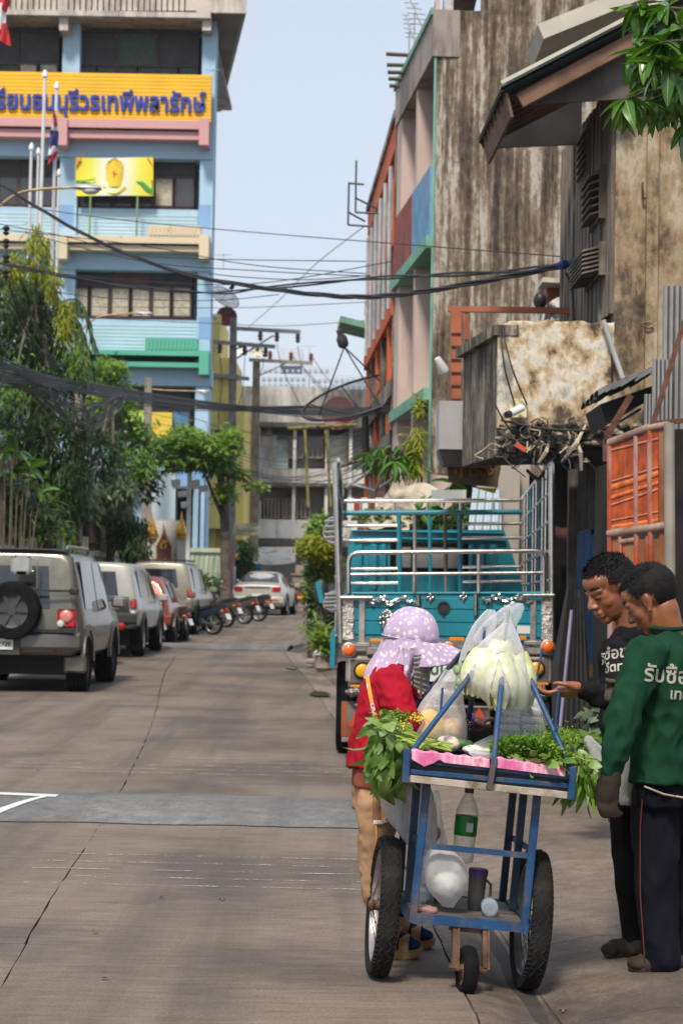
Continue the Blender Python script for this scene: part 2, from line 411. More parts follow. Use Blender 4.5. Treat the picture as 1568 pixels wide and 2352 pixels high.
def pline(y, x0, x1, w, m):
    M = MB(); k = 40
    M.grid(lambda u,v: Vector((x0+(x1-x0)*u, y+w*(v-0.5)+(x0+(x1-x0)*u+1)*SK+0.004*math.sin(u*23), gz(y)+0.004)), k, 1); return M.build('painted_line', m, ROAD)
for py in (1966,1983,2000,2017,2034): pline(gnd(400,py).y-0.02, -1.55, 0.34, 0.018, M_worn)
for py in (1745,1754,1763,1772,1781): pline(gnd(600,py).y, -2.6, 0.28, 0.022, M_wornf if py > 1760 else M_worn)
# half of a painted arrow head on the hump
def hz(y): 
    v = (y-12.10)/1.68; v = min(max(v,0),1); return 0.0105+0.055*math.sin(math.pi*v)**1.2
def band(p, q2, w0, w1):
    M = MB(); a, b = Vector(p), Vector(q2)
    def fn(u, v):
        c = a.lerp(b, u); y = c.y + (w0+(w1-w0)*u)*(v-0.5); x = c.x; return Vector((x, y, hz(y-(x+1)*SK)))
    M.grid(fn, 24, 6); return M
tip = gnd(132,1833,0.05); A = gnd(-40,1830,0.04); B = gnd(-60,1880,0.02)
m1 = band((A.x,A.y+0.05,0),(tip.x,tip.y,0),0.22,0.16).build('painted_arrow', M_worn2, ROAD)
m2 = band((B.x,B.y,0),(tip.x-0.06,tip.y-0.02,0),0.26,0.14).build('painted_arrow', M_worn2, ROAD)
# right-hand gutter and apron
GUT = [(y,x+0.30+(0.0 if y<30 else 0.05)) for y,x in ROAD_R[:8]]
KIN = [(y,x+0.16) for y,x in ROAD_R[:8]]
FACE = [(-8,4.2),(10,3.4),(14,2.9),(19,2.6),(22,2.0),(26,1.3),(30,0.95),(38,0.55),(42,0.3),(46,0.2)]
def pav_z(x, y):
    e = lerp_tab(ROAD_R, y); d = x-e
    dip = -0.05*math.exp(-((d-0.25)/0.13)**2)*(1 if y < 24 else 0.6)
    rise = 0.045*min(max((d-0.35)/0.5,0),1)*(1 if y<18 else 1.3)
    return dip + rise + 0.008*noise.noise(Vector((x*1.6,y*1.1,0)))+0.003*noise.noise(Vector((x*7,y*6,3)))
PAVE = MB(); PAVE.grid(lambda u,v: (lambda y: Vector((lerp_tab(ROAD_R,y)-0.02+u*(lerp_tab(FACE,y)+3-lerp_tab(ROAD_R,y)), y, -0.11)))(-8+54*v), 2, 40)
PAVE = tag(PAVE.build('pavement', M_soil), kind='structure')
ED = [(y,x) for y,x in ROAD_R[:8]]; WIDE = [(y,x+2.6) for y,x in FACE]
pj = [-8.2, 3.5, 6.9, 8.3, 9.9, 12.4, 15.2, 18.5, 22, 26, 30, 34.5, 39, 42.8]
for k,(a,b) in enumerate(zip(pj,pj[1:])):
    slab(a, b, ED, GUT, 0.003, 0.03, 'gutter_slab', 5, 100+k, 0, M_kerb if a > 18 else M_pave, PAVE, pav_z, 0.004)
    slab(a, b, GUT, WIDE, 0.003, 0.03, 'pavement_slab', 16, 200+k, 0, M_pave, PAVE, pav_z, 0.006)
M_wet = nodes('puddle_water')[0]; _b = M_wet.node_tree.nodes['Principled BSDF']; _b.inputs['Base Color'].default_value = (0.03,0.026,0.02,1); _b.inputs['Roughness'].default_value = 0.12
for pts, nm in ((((708,1597),(722,1590),(745,1592),(760,1598),(748,1602),(722,1602)),'puddle'), (((655,1536),(668,1530),(682,1534),(676,1541)),'puddle')):
    M = MB(); c = [gnd(*p) for p in pts]; M.add([Vector((p.x,p.y,0.018)) for p in c], [tuple(range(len(c)))])
    tag(M.build('puddle', M_wet), kind='structure')
# left footway
M = MB(); M.box((-30,20,-0.1),(-6.05,140,0.13)); tag(M.build('left_pavement', M_kerb), kind='structure')
M = MB()
for k in range(60):
    y = 20+k*1.5; M.cbox((-6.0,y+0.74,gz(y)+0.03),(0.16,1.47,0.24),bev=0.02)
tag(M.build('left_kerb', M_kerb), kind='structure')
# litter
q = random.Random(5)
M_leafbrown = mat('dry_leaf', (0.16,0.09,0.045), 0.8, 0, 0.4, 9, 0.2)
for (px,py),wh in zip(((458,1775),(88,1772),(370,2064),(510,2070),(218,2145),(1292,2305),(240,2252),(780,1850)),('just beyond the asphalt hump in mid road','far left just beyond the hump','between the near painted lines and the joint','right of the other leaf by the painted lines','beside the long crack','in the gutter by the right cart wheel','low in the near left slab','at the right end of the asphalt hump')):
    p = gnd(px,py); M = MB(); a = q.uniform(0,6)
    M.add([Vector((0.018*math.cos(a+t)*(1 if i%2 else .5), 0.018*math.sin(a+t)*(1 if i%2 else .5), 0.004+0.008*(i%3==0))) for i,t in enumerate([k*math.pi/4 for k in range(8)])], [tuple(range(8))])
    tag(M.build('dry_leaf', M_leafbrown, loc=(p.x,p.y,pav_z(p.x,p.y) if px>1100 else gz(p.y)+0.002)), 'small brown dry leaf '+wh, 'leaf', 'dry leaves scattered on the road')
# ------------------------------------------------------------------ the blue school
SY = 66.0
class Facade:
    """boxes given in photograph pixels on a wall plane at distance Y (world axes, so the wall stays plumb)"""
    def __init__(s, Y): s.Y = Y
    def xz(s, px, py): p = at(px, py, s.Y); return p.x, p.z
    def rect(s, x0, y0, x1, y1):
        xm, ym = (x0+x1)/2, (y0+y1)/2
        return s.xz(x0,ym)[0], s.xz(x1,ym)[0], s.xz(xm,y1)[1], s.xz(xm,y0)[1]
    def box(s, mb, x0, y0, x1, y1, d0, d1):
        """d: metres in front of the plane (towards the viewer)"""
        a, b, z0, z1 = s.rect(x0,y0,x1,y1); mb.box((a, s.Y-d1, z0), (b, s.Y-d0, z1)); return mb
M_blue = mat('school_pale_blue', (0.36,0.53,0.68), 0.7, 0, 0.07, 0.6, 0.1, 25, dirt=0.25, dcol=(0.30,0.42,0.50), dscale=0.8)
M_blue2 = mat('school_mid_blue', (0.21,0.38,0.63), 0.7, 0, 0.08, 0.6, 0.1, 25)
def peeling(name, col, under, amt, sc=0.9):
    m, n, l, b = nodes(name); t = tex(n, l, 'noise', sc, 8, stretch=(1,1,0.6), rough=0.75)
    v = tex(n, l, 'noise', 0.5, 4)
    c = mixc(n, l, ramp(n, l, t.outputs['Fac'], [(amt, (0,0,0)), (amt+0.02, (1,1,1))]), ramp(n, l, v.outputs['Fac'], [(0.3, tuple(x*0.9 for x in col)), (0.7, col)]), under)
    l.new(c, b.inputs['Base Color']); b.inputs['Roughness'].default_value = 0.8; MATS[name] = m; return m
M_beam = peeling('school_beam_blue', (0.37,0.55,0.70), (0.62,0.56,0.44), 0.63, 1.3)
M_pinkl = peeling('school_ledge_pink', (0.62,0.34,0.34), (0.5,0.45,0.38), 0.66, 2.2)
M_creaml = peeling('school_ledge_cream', (0.68,0.57,0.40), (0.33,0.25,0.17), 0.64, 2.2)
M_greenl = peeling('school_ledge_green', (0.10,0.42,0.30), (0.35,0.42,0.33), 0.66, 2.2)
M_cornice = mat('school_cornice', (0.56,0.50,0.44), 0.85, 0, 0.1, 1, 0.2, 30, dirt=0.45, dcol=(0.22,0.19,0.16))
M_wframe = mat('window_frame_brown', (0.055,0.028,0.024), 0.5, 0, 0.25, 3, 0.1)
M_glz = glass('window_glass_dark', (0.035,0.034,0.036), 0.18)
M_screen = mat('window_louvre_dark', (0.05,0.045,0.045), 0.7, 0, 0.2, 3, 0.1)
M_curt_g = mat('curtain_green', (0.055,0.085,0.07), 0.8, 0, 0.3, 14, 0.2)
M_curt_c = mat('curtain_cream', (0.42,0.38,0.29), 0.8, 0, 0.2, 10, 0.3)
fs = Facade(SY)
SCH = empty('school_building', at(200,1330,SY), label='pale blue four storey school with a yellow name board across its front', cat='building')
SL = SCH.location
def spart(name, rects, m, parent=None, smooth=None):
    M = MB()
    for r in rects: fs.box(M, *r)
    o = M.build(name, m, SCH if parent is None else parent, smooth)
    if parent is None: o.matrix_parent_inverse = Matrix.Translation(-SL)
    return o
# wall: piers and spandrels stand, windows are real openings
_a, _b, _z0, _z1 = fs.rect(-220,-90,490,1400); M = MB(); M.prism([(_a,SY+1.2,_z0),(_b-0.12,SY+1.2,_z0),(_b-1.9,SY+13,_z0),(_a,SY+13,_z0)],(0,0,_z1-_z0))
o = M.build('wall', M_blue, SCH); o.matrix_parent_inverse = Matrix.Translation(-SL)          # the block behind, its side wall splayed
for r in [(454,-60,485,1330,-1.2,0.02),(131,50,171,1330,-1.2,0.02),(-160,50,-122,1330,-1.2,0.02)]:
    spart('pier', [r], M_blue)
for y0,y1 in ((474,548),(729,808)): spart('spandrel', [(-160,y0,454,y1,-1.2,-0.18)], M_blue)
for k in range(8):
    for y0 in (484,738): spart('tile_course', [(-160,y0+k*8.3,454,y0+k*8.3+6.6,-0.18,-0.165)], mat('spandrel_tile', (0.42,0.59,0.68), 0.5, 0, 0.06, 1, 0.05))
for y in (470,728): spart('pier_band', [(456,y,484,y+50,0.02,0.03)], M_blue2); spart('pier_band', [(133,y,169,y+50,0.02,0.03)], M_blue2)
for y0,y1 in ((323,361),(578,618),(842,882)): spart('beam', [(-160,y0,486,y1,-1.0,0.10)], M_beam)
for (ya,yb,m,d) in ((283,302,M_pinkl,0.75),(306,324,M_pinkl,0.6),(548,563,M_creaml,0.75),(567,579,M_creaml,0.6),(807,818,M_greenl,0.75),(832,843,M_greenl,0.6)):
    spart('ledge', [(-160,ya,462,yb,-0.2,d)], m)
for (ya,yb,m) in ((284,345,M_pinkl),(549,603,M_creaml),(812,866,M_greenl)):
    for x in (140,461): spart('ledge_block', [(x,ya,x+22,yb,-0.2,0.86)], m)
for (r,m) in (((345,527,465,551),M_creaml),((338,783,458,811),M_greenl)):
    spart('planter_box', [(r[0],r[1],r[2],r[3],0.3,0.72)], m)
    spart('planter_rib', [(r[0]+4+k*9,r[1]+2,r[0]+9+k*9,r[3]-3,0.72,0.75) for k in range(13)], m)
# windows
def window(x0,y0,x1,y1,tops,bots,split,top_m,bot_m,open_gap=None):
    M = MB(); b = 3.2
    fs.box(M,x0,y0,x1,y0+b,-0.55,-0.42); fs.box(M,x0,y1-b*1.2,x1,y1,-0.55,-0.42)
    fs.box(M,x0,y0+b,x0+b,y1-b*1.2,-0.55,-0.42); fs.box(M,x1-b,y0+b,x1,y1-b*1.2,-0.55,-0.42)
    if split: fs.box(M,x0+b,split-2,x1-b,split+2,-0.53,-0.43)
    n = len(tops); w = (x1-x0)/n
    for k in range(1,n): fs.box(M,x0+w*k-2,y0+b,x0+w*k+2,y1-b*1.2,-0.54,-0.425)
    o = M.build('window', M_wframe, SCH); o.matrix_parent_inverse = Matrix.Translation(-SL)
    for k in range(n):
        spart('pane', [(x0+w*k+3,y0+b,x0+w*(k+1)-3,split-2,-0.50,-0.48)], tops[k], o)
        for j in range(2):
            a = x0+w*k+w/2*j
            spart('sash', [(a+2,split+2,a+5,y1-4,-0.47,-0.40),(a+w/2-5,split+2,a+w/2-2,y1-4,-0.47,-0.40),(a+5,split+2,a+w/2-5,split+5,-0.47,-0.40),(a+5,y1-8,a+w/2-5,y1-4,-0.47,-0.40)], M_wframe, o)
            spart('pane', [(a+5,split+5,a+w/2-5,y1-8,-0.46,-0.45)], bots[k*2+j] , o)
    back = spart('curtain', [(x0,y0,x1,y1,-1.15,-1.1)], M_dark, o)
S_, G_, C_, D_ = M_screen, M_curt_g, M_curt_c, M_glz
window(171,64,454,176,[S_,G_,S_],[G_]*6,140,None,None)
window(-152,60,131,168,[S_,S_,S_],[C_,C_,G_,G_,C_,C_],134,None,None)
window(160,358,445,474,[S_,S_,S_],[D_,D_,D_,D_,C_,D_],398,None,None)
window(-152,355,131,470,[S_,S_,S_],[D_,C_,D_,D_,D_,D_],395,None,None)
window(154,617,439,729,[S_,mat('curtain_rust',(0.12,0.06,0.05),0.8),S_],[C_]*6,652,None,None)
window(-152,613,131,725,[S_,S_,S_],[C_,D_,C_,C_,C_,C_],650,None,None)
window(150,880,436,1010,[S_,S_,S_],[D_,D_,D_,D_,mat('curtain_blue',(0.10,0.22,0.38),0.8),mat('curtain_blue',(0.10,0.22,0.38),0.8)],935,None,None)
# lower storey: colourful panel, pale wall, grey gate bay
spart('spandrel', [(150,1008,454,1080,-1.2,-0.18)], M_blue)
spart('mural_panel', [(285,942,330,1008,-0.3,-0.1)], mat('mural_lime',(0.35,0.55,0.06),0.6,0,0.2,1)); spart('mural_panel', [(330,946,394,1012,-0.3,-0.12)], mat('mural_yellow',(0.70,0.52,0.05),0.6,0,0.15,1))
spart('wall_panel', [(346,1085,404,1195,-1.0,0.25)], mat('school_pale_wall',(0.44,0.55,0.60),0.7,0,0.08,0.8,0.1,dirt=0.3,dcol=(0.30,0.36,0.38))); spart('beam', [(404,1085,470,1120,-1.0,0.2)], M_blue2)
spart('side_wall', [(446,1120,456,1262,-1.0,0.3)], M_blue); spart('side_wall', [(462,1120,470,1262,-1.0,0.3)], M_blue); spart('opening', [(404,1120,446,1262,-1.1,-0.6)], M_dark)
# cornice with slots, eaves slab returning round the corner
M = MB()
zb = fs.rect(-160,40,492,52); z1 = zb[3]; z0 = zb[2]
x_r = fs.xz(488,30)[0]
M.box((fs.xz(-170,30)[0],SY-0.9,z0),(x_r,SY+12,z1))
o = M.build('cornice', M_cornice, SCH); o.matrix_parent_inverse = Matrix.Translation(-SL)
par = MB()
xs0 = -170
slots = [20+13.2*k for k in range(37) if abs(20+13.2*k-152) > 8]
prev = -170.0
for sx in [-160+13.2*k for k in range(13)] + slots:
    if sx > 434: break
    fs.box(par, prev, 3, sx-1.6, 40, -0.2, 0.85); prev = sx+1.6
fs.box(par, prev, 3, 466, 40, -0.2, 0.85); fs.box(par, -170, -46, 466, 3, -0.2, 0.85); fs.box(par,-170,4,466,39,-0.5,-0.25)
o = par.build('parapet', M_cornice, SCH); o.matrix_parent_inverse = Matrix.Translation(-SL)
a = at(500,28,SY-0.9); e = at(566,8,SY-0.9); f2 = at(521,112,SY+16); g2 = at(470,112,SY+16)
M = MB(); M.prism([(a.x-0.7,a.y,a.z),(e.x,e.y,a.z),(f2.x,SY+13,a.z),(g2.x-1.5,SY+13,a.z)], (0,0,1.1))
o = M.build('eaves_slab', M_cornice, SCH); o.matrix_parent_inverse = Matrix.Translation(-SL)
M = MB(); M.prism([(a.x-0.7,a.y+0.15,a.z-0.015),(e.x-0.12,e.y+0.15,a.z-0.015),(f2.x-0.12,SY+12.9,a.z-0.015),(g2.x-1.4,SY+12.9,a.z-0.015)], (0,0,0.012))
o = M.build('soffit', mat('soffit_brown',(0.27,0.19,0.14),0.8,0,0.15,1,0.1), SCH); o.matrix_parent_inverse = Matrix.Translation(-SL)
for x in (143,468,-150): spart('bracket', [(x,36,x+20,82,-0.2,0.7)], M_cornice)
# name board: ribbed yellow sheet, raised blue letters
BO = empty('name_board', at(245,285,SY-0.6), label='long ribbed yellow board with raised blue Thai lettering on the blue school', cat='sign')
M = MB(); BL = BO.location
x0,x1,z0,z1 = fs.rect(-200,176,488,285)
for k in range(13):
    za = z0+(z1-z0)*k/13; zc = z0+(z1-z0)*(k+1)/13
    M.box((x0,SY-0.62,za),(x1,SY-0.45,zc-0.018)); 
M.box((x0,SY-0.60,z0),(x1,SY-0.46,z1))
o = M.build('board', mat('board_yellow',(0.84,0.47,0.012),0.45,0,0.06,0.8,0.05), BO); o.matrix_parent_inverse = Matrix.Translation(-BL)
me = text_mesh('โรงเรียนธนบุรีวรเทพีพลารักษ์', 1.0, 0.05, 0.022, 'RIGHT')
xs = [v.co.x for v in me.vertices]; wdt = max(xs)-min(xs)
sc = 0.86
for v in me.vertices: v.co.x *= 0.70; v.co.y *= 0.86
tp = at(472,256,SY-0.70)
o = obj('lettering', me, mat('letter_blue',(0.02,0.045,0.34),0.4,0,0.1,3,0.05), BO); o.matrix_parent_inverse = Matrix.Translation(-BL)
o.location = (tp.x, SY-0.68, tp.z); o.rotation_euler = (math.pi/2,0,0)
TXTW = wdt*sc
# emblem banner, two bamboo poles
M_banner, _n, _l, _b = nodes('banner_print'); _t = _n.new('ShaderNodeTexCoord'); _s = _n.new('ShaderNodeSeparateXYZ'); _l.new(_t.outputs['Generated'], _s.inputs[0])
_l.new(ramp(_n,_l,_s.outputs[0],[(0.0,(0.80,0.66,0.02)),(0.2,(0.74,0.74,0.08)),(0.38,(0.74,0.75,0.62)),(0.62,(0.74,0.75,0.62)),(0.82,(0.74,0.74,0.08)),(1.0,(0.80,0.62,0.02))]), _b.inputs['Base Color'])
BN = empty('emblem_banner', at(262,450,SY-0.5), label='white, yellow and green banner with a golden emblem hanging at the school window', cat='banner'); bl = BN.location
def bpart(name, fn, m, d):
    M = MB(); M.grid(lambda u,v: (lambda p: Vector((p.x, SY-0.3-d+0.04*math.sin(u*5+v*2), p.z)))(at(*fn(u,v), SY-0.3-d)), 10, 8)
    o = M.build(name, m, BN, True); o.matrix_parent_inverse = Matrix.Translation(-bl); return o
bpart('cloth', lambda u,v: (174+178*u, 361+88*v), M_banner, 0)
Myel = mat('banner_yellow',(0.80,0.68,0.03),0.6,0,0.1,1,0); Mgrn = mat('banner_green',(0.02,0.30,0.06),0.6,0,0.1,1,0); Mor = mat('banner_orange',(0.72,0.25,0.04),0.6,0,0.1,2,0)
bpart('corner_print', lambda u,v: (351-44*u*(1-v*0.2)*(1-u*0.1), 413+v*(4+30*(1-u))+4*u), Mgrn, 0.03)
bpart('corner_print', lambda u,v: (175+44*u, 414+v*(7-6*u)-4*u), Mgrn, 0.03)
bpart('corner_print', lambda u,v: (351-14*u*(1-v), 362+22*v), Mor, 0.03)
bpart('corner_print', lambda u,v: (175+14*u*(1-v), 362+22*v), Mor, 0.03)
def shield(u,v):
    w = 20*(1 if v > 0.2 else max(0.05,(v/0.2)**0.5)); return (263+w*(2*u-1), 362+66*v)
bpart('emblem', shield, mat('emblem_gold',(0.80,0.55,0.03),0.5,0,0.15,2,0), 0.04)
bpart('emblem', lambda u,v: (263+26*(2*u-1), 426+10*v+8*(1-(2*u-1)**2)), mat('emblem_ribbon',(0.75,0.62,0.10),0.5,0,0.15,2,0), 0.05)
def rider(u,v): 
    a = 2*math.pi*u; r = v*(7+4*math.cos(3*a+0.6)+3*math.sin(5*a)); return (265+r*math.cos(a)*0.9, 401+r*math.sin(a)*1.3)
bpart('emblem', rider, mat('emblem_figure',(0.62,0.24,0.03),0.5,0,0.2,2,0), 0.06)
for x in (208,316):
    M = MB(); M.tube([at(x,450,SY-0.35),at(x-3,548,SY-0.5)],0.035,6); o = M.build('pole', mat('bamboo_green',(0.16,0.26,0.10),0.6), BN); o.matrix_parent_inverse = Matrix.Translation(-bl)
# ------------------------------------------------------------------ flagpoles and flags
def flagpole(px0,py0,px1,py1,Y,r,label):
    a, b = at(px0,py0,Y), at(px1,py1,Y); base = Vector((b.x,Y,gz(Y)))
    e = empty('flagpole', base, label=label, cat='flagpole', group='white flagpoles in front of the school')
    M = MB(); M.tube([(0,0,0),(0,0,(a.z-base.z)*0.5),(a.x-b.x,0,a.z-base.z)],[r*1.25,r*1.1,r*0.8],10); M.build('pole', mat('flagpole_white',(0.60,0.60,0.61),0.4,0,0.08,2,0.05), e, 40)
    M = MB(); M.lathe([(r*0.8,0),(r*1.4,0.03),(r*1.5,0.10),(r*0.9,0.2),(r*0.3,0.25)],10,(a.x-b.x,0,a.z-base.z)); M.build('finial', M_white, e, 40); return e
flagpole(103,178,92,420,59,0.06,'tallest white flagpole before the yellow name board')
flagpole(130,205,120,560,60,0.06,'white flagpole with the striped flag hanging on it')
flagpole(72,345,66,500,61,0.055,'short white flagpole at the far end of the flagpoles')
flagpole(88,356,84,500,62,0.05,'short white flagpole just behind the tallest flagpole')
flagpole(135,405,131,570,62.5,0.05,'shortest white flagpole beside the emblem banner')
Mfr, Mfw, Mfb = mat('flag_red',(0.55,0.025,0.03),0.7,0,0.1,3,0.1), mat('flag_white',(0.75,0.75,0.76),0.7,0,0.05,3,0.1), mat('flag_blue',(0.035,0.035,0.20),0.7,0,0.1,3,0.1)
def flag(strips, Y, label):
    p0 = at(*strips[0][1][0], Y); e = empty('flag', p0, label=label, cat='flag', group='striped flags on the flagpoles'); L = e.location
    for m, pg in strips:
        M = MB(); n = 10
        a,b,c,d = [at(*q, Y) for q in pg]
        M.grid(lambda u,v: (a.lerp(b,u)).lerp(d.lerp(c,u),v)+Vector((0,0.09*math.sin(u*7+v*3),0))-L, 8, 10); M.build('stripe', m, e, True)
flag([(Mfr,[(120,262),(125,250),(133,290),(124,285)]),(Mfw,[(118,275),(124,270),(132,300),(117,298)]),(Mfb,[(116,298),(134,300),(133,342),(110,330)]),(Mfw,[(112,330),(132,338),(134,358),(110,355)]),(Mfr,[(112,357),(134,345),(134,352),(108,382)])], 59.8, 'red, white and blue striped flag hanging limp on its pole')
flag([(Mfr,[(-6,-8),(24,-8),(16,28),(2,20)]),(Mfw,[(-6,2),(10,10),(14,60),(-6,72)]),(Mfr,[(-6,66),(14,50),(26,104),(-6,92)])], 45, 'red and white flag partly cut off at the top left corner')
# ------------------------------------------------------------------ far buildings at the end of the street
fy = Facade(79.0)
YB = empty('yellow_building', at(510,1330,79), label='narrow bright yellow building standing behind the blue school', cat='building'); yl = YB.location
def part_at(parent, L, name, fac, rects, m, smooth=None):
    M = MB()
    for r in rects: fac.box(M, *r)
    o = M.build(name, m, parent, smooth); o.matrix_parent_inverse = Matrix.Translation(-L); return o
M_yel = mat('yellow_wall',(0.84,0.66,0.20),0.75,0,0.08,0.7,0.1,25,dirt=0.2,dcol=(0.55,0.42,0.15))
part_at(YB,yl,'wall',fy,[(430,720,500,1330,-6,0),(500,820,534,1330,-6,-0.2)],M_yel)
part_at(YB,yl,'wall',fy,[(534,930,560,1240,-6,0.4)],M_yel); part_at(YB,yl,'wall',fy,[(480,1150,548,1215,0,0.8)],M_yel)
part_at(YB,yl,'ledge',fy,[(472,860,548,868,-1,0.2)],mat('ledge_grey',(0.35,0.34,0.30),0.8)); part_at(YB,yl,'roof_rail',fy,[(478,722,500,728,-2,0.1)],M_white)
part_at(YB,yl,'window',fy,[(484,995,506,1015,0,0.08)],M_glz)
M = MB(); w0,w1,z0,z1 = Facade(74).rect(536,1205,596,1232)
for k in range(14):
    x = w0+(w1-w0)*k/14; M.prism([(x,74,z1),(x+(w1-w0)/28,73.95,z1+0.03),(x+(w1-w0)/28,73.1,z0+0.03),(x,73.15,z0)],(0,0,0.03)); M.prism([(x+(w1-w0)/28,73.95,z1+0.03),(x+(w1-w0)/14,74,z1),(x+(w1-w0)/14,73.15,z0),(x+(w1-w0)/28,73.1,z0+0.03)],(0,0,0.03))
o = M.build('awning', mat('awning_yellow_grey',(0.50,0.46,0.25),0.6,0,0.2,3,0.1,dirt=0.4), YB); o.matrix_parent_inverse = Matrix.Translation(-yl)
fg = Facade(88.0)
GB = empty('shophouse_block', at(700,1330,88), label='grey weathered shophouse block closing the end of the street', cat='building'); gl = GB.location
M_gw = mat('greyed_wall',(0.66,0.63,0.59),0.85,0,0.12,0.5,0.2,20,dirt=0.55,dcol=(0.20,0.18,0.16),dscale=0.9); M_gl = mat('grey_pale_panel',(0.70,0.68,0.65),0.85,0,0.1,0.7,0.1,dirt=0.3,dcol=(0.3,0.27,0.24))
def gp(n, rects, m): return part_at(GB,gl,n,fg,rects,m)
gp('wall',[(545,900,900,1420,-8,-0.6)],mat('inner_grey',(0.30,0.28,0.26),0.9,0,0.3,0.6,0.1))
gp('parapet',[(548,890,760,975,-0.6,0.4)],M_gw); gp('parapet',[(760,896,900,975,-0.6,0.3)],mat('greyed_wall_dark',(0.30,0.26,0.23),0.85,0,0.15,0.6,0.2,dirt=0.6))
gp('spandrel',[(592,1078,900,1112,-0.6,0.3)],M_gw); gp('spandrel',[(585,1195,820,1238,-0.6,0.5)],M_gl); gp('slab',[(585,1240,830,1256,-0.6,1.2)],mat('slab_dark',(0.16,0.14,0.12),0.9,0,0.2,1,0.2,dirt=0.5))
gp('slab',[(590,1112,900,1120,-0.6,0.9)],mat('slab_dark',(0.16,0.14,0.12),0.9)); gp('slab',[(560,975,900,985,-0.6,1.0)],mat('slab_dark',(0.16,0.14,0.12),0.9))
for x in (589,672,746,800): gp('pier',[(x,985,x+7,1240,-0.6,0.6)],M_gl)
gp('wall_panel',[(596,1000,634,1078,-0.5,-0.1)],M_gw); gp('wall_panel',[(634,1010,662,1078,-0.5,-0.05)],mat('aqua_panel',(0.42,0.52,0.54),0.8)); gp('wall_panel',[(590,1150,600,1200,-0.5,0)],M_gw)
gp('wall_panel',[(753,1000,800,1078,-0.5,-0.1)],M_gw)
def gwin(x0,y0,x1,y1,n):
    M = MB(); fg.box(M,x0,y0,x1,y0+2.2,-0.3,0.1); fg.box(M,x0,y1-2.2,x1,y1,-0.3,0.1)
    for k in range(n+1): x = x0+(x1-x0-2)*k/n; fg.box(M,x,y0+2.2,x+2.4,y1-2.2,-0.3,0.08)
    o = M.build('window', mat('window_wood_tan',(0.36,0.27,0.21),0.7), GB); o.matrix_parent_inverse = Matrix.Translation(-gl)
    for k in range(n):
        x = x0+(x1-x0-2)*k/n; part_at(o,Vector((0,0,0)),'pane',fg,[(x+2.4,y0+2.2,x+(x1-x0-2)/n,y1-2.2,-0.25,-0.2)],M_glz)
gwin(662,1002,696,1052,3); gwin(706,1002,742,1052,3); gwin(605,1146,642,1190,4); gwin(648,1146,684,1190,4); gwin(690,1146,712,1190,2); gwin(598,982,625,998,1)
M = MB()
for k in range(16):
    xx = 600+k*9; p, q2 = at(xx,1330,86.5), at(xx,1392,86.5); M.bar(p,q2,0.07)
o = M.build('shutter_bars', M_rust, GB); o.matrix_parent_inverse = Matrix.Translation(-gl)
for x0,x1,y0,y1,m in ((562,640,1256,1292,mat('awning_white',(0.66,0.62,0.57),0.6,0,0.1,1,0.1,dirt=0.25)),):
    M = MB(); M.grid(lambda u,v: at(x0+8*v+(x1-x0+40)*u-10*v*u, y0+ (y1-y0)*v+5*math.sin(u*3.1)*v, 86-2.6*v), 12, 6)
    o = M.build('awning', m, GB, True); o.matrix_parent_inverse = Matrix.Translation(-gl)
gp('cloth_panel',[(700,1288,740,1302,0.9,1.0)],mat('awning_white',(0.66,0.62,0.57),0.6)); gp('cloth_panel',[(742,1280,765,1306,0.9,1.0)],mat('awning_white',(0.66,0.62,0.57),0.6))
# blue doors with a tarp, left of the far block
BD = empty('blue_shop_front', at(560,1330,80), label='bright blue metal shop doors behind the plants at the street end', cat='shop front'); bd = BD.location
part_at(BD,bd,'door',Facade(80),[(537,1285,556,1345,0,0.1)],mat('door_bright_blue',(0.02,0.17,0.36),0.5,0,0.2,2)); part_at(BD,bd,'door',Facade(80),[(582,1295,600,1345,0,0.1)],mat('door_bright_blue',(0.02,0.17,0.36),0.5))
M = MB(); M.grid(lambda u,v: at(530+34*u, 1240+30*u+14*v, 79.5-0.8*v), 6, 4); o = M.build('tarpaulin', mat('tarp_mint',(0.35,0.50,0.44),0.6), BD, True); o.matrix_parent_inverse = Matrix.Translation(-bd)
# distant tower blocks fading in the haze
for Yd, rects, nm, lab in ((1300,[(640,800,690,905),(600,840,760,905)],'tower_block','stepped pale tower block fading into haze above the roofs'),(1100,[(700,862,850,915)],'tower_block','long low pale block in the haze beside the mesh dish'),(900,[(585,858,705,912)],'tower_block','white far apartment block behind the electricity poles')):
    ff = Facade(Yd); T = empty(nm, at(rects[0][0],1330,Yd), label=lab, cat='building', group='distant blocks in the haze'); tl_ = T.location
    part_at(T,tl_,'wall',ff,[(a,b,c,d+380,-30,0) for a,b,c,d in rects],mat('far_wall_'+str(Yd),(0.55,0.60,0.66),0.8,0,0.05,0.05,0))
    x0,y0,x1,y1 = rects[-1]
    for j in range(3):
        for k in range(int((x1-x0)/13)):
            part_at(T,tl_,'window',ff,[(x0+4+k*13,y0+8+j*15,x0+11+k*13,y0+15+j*15,0,0.6)],mat('far_window',(0.30,0.38,0.48),0.4))
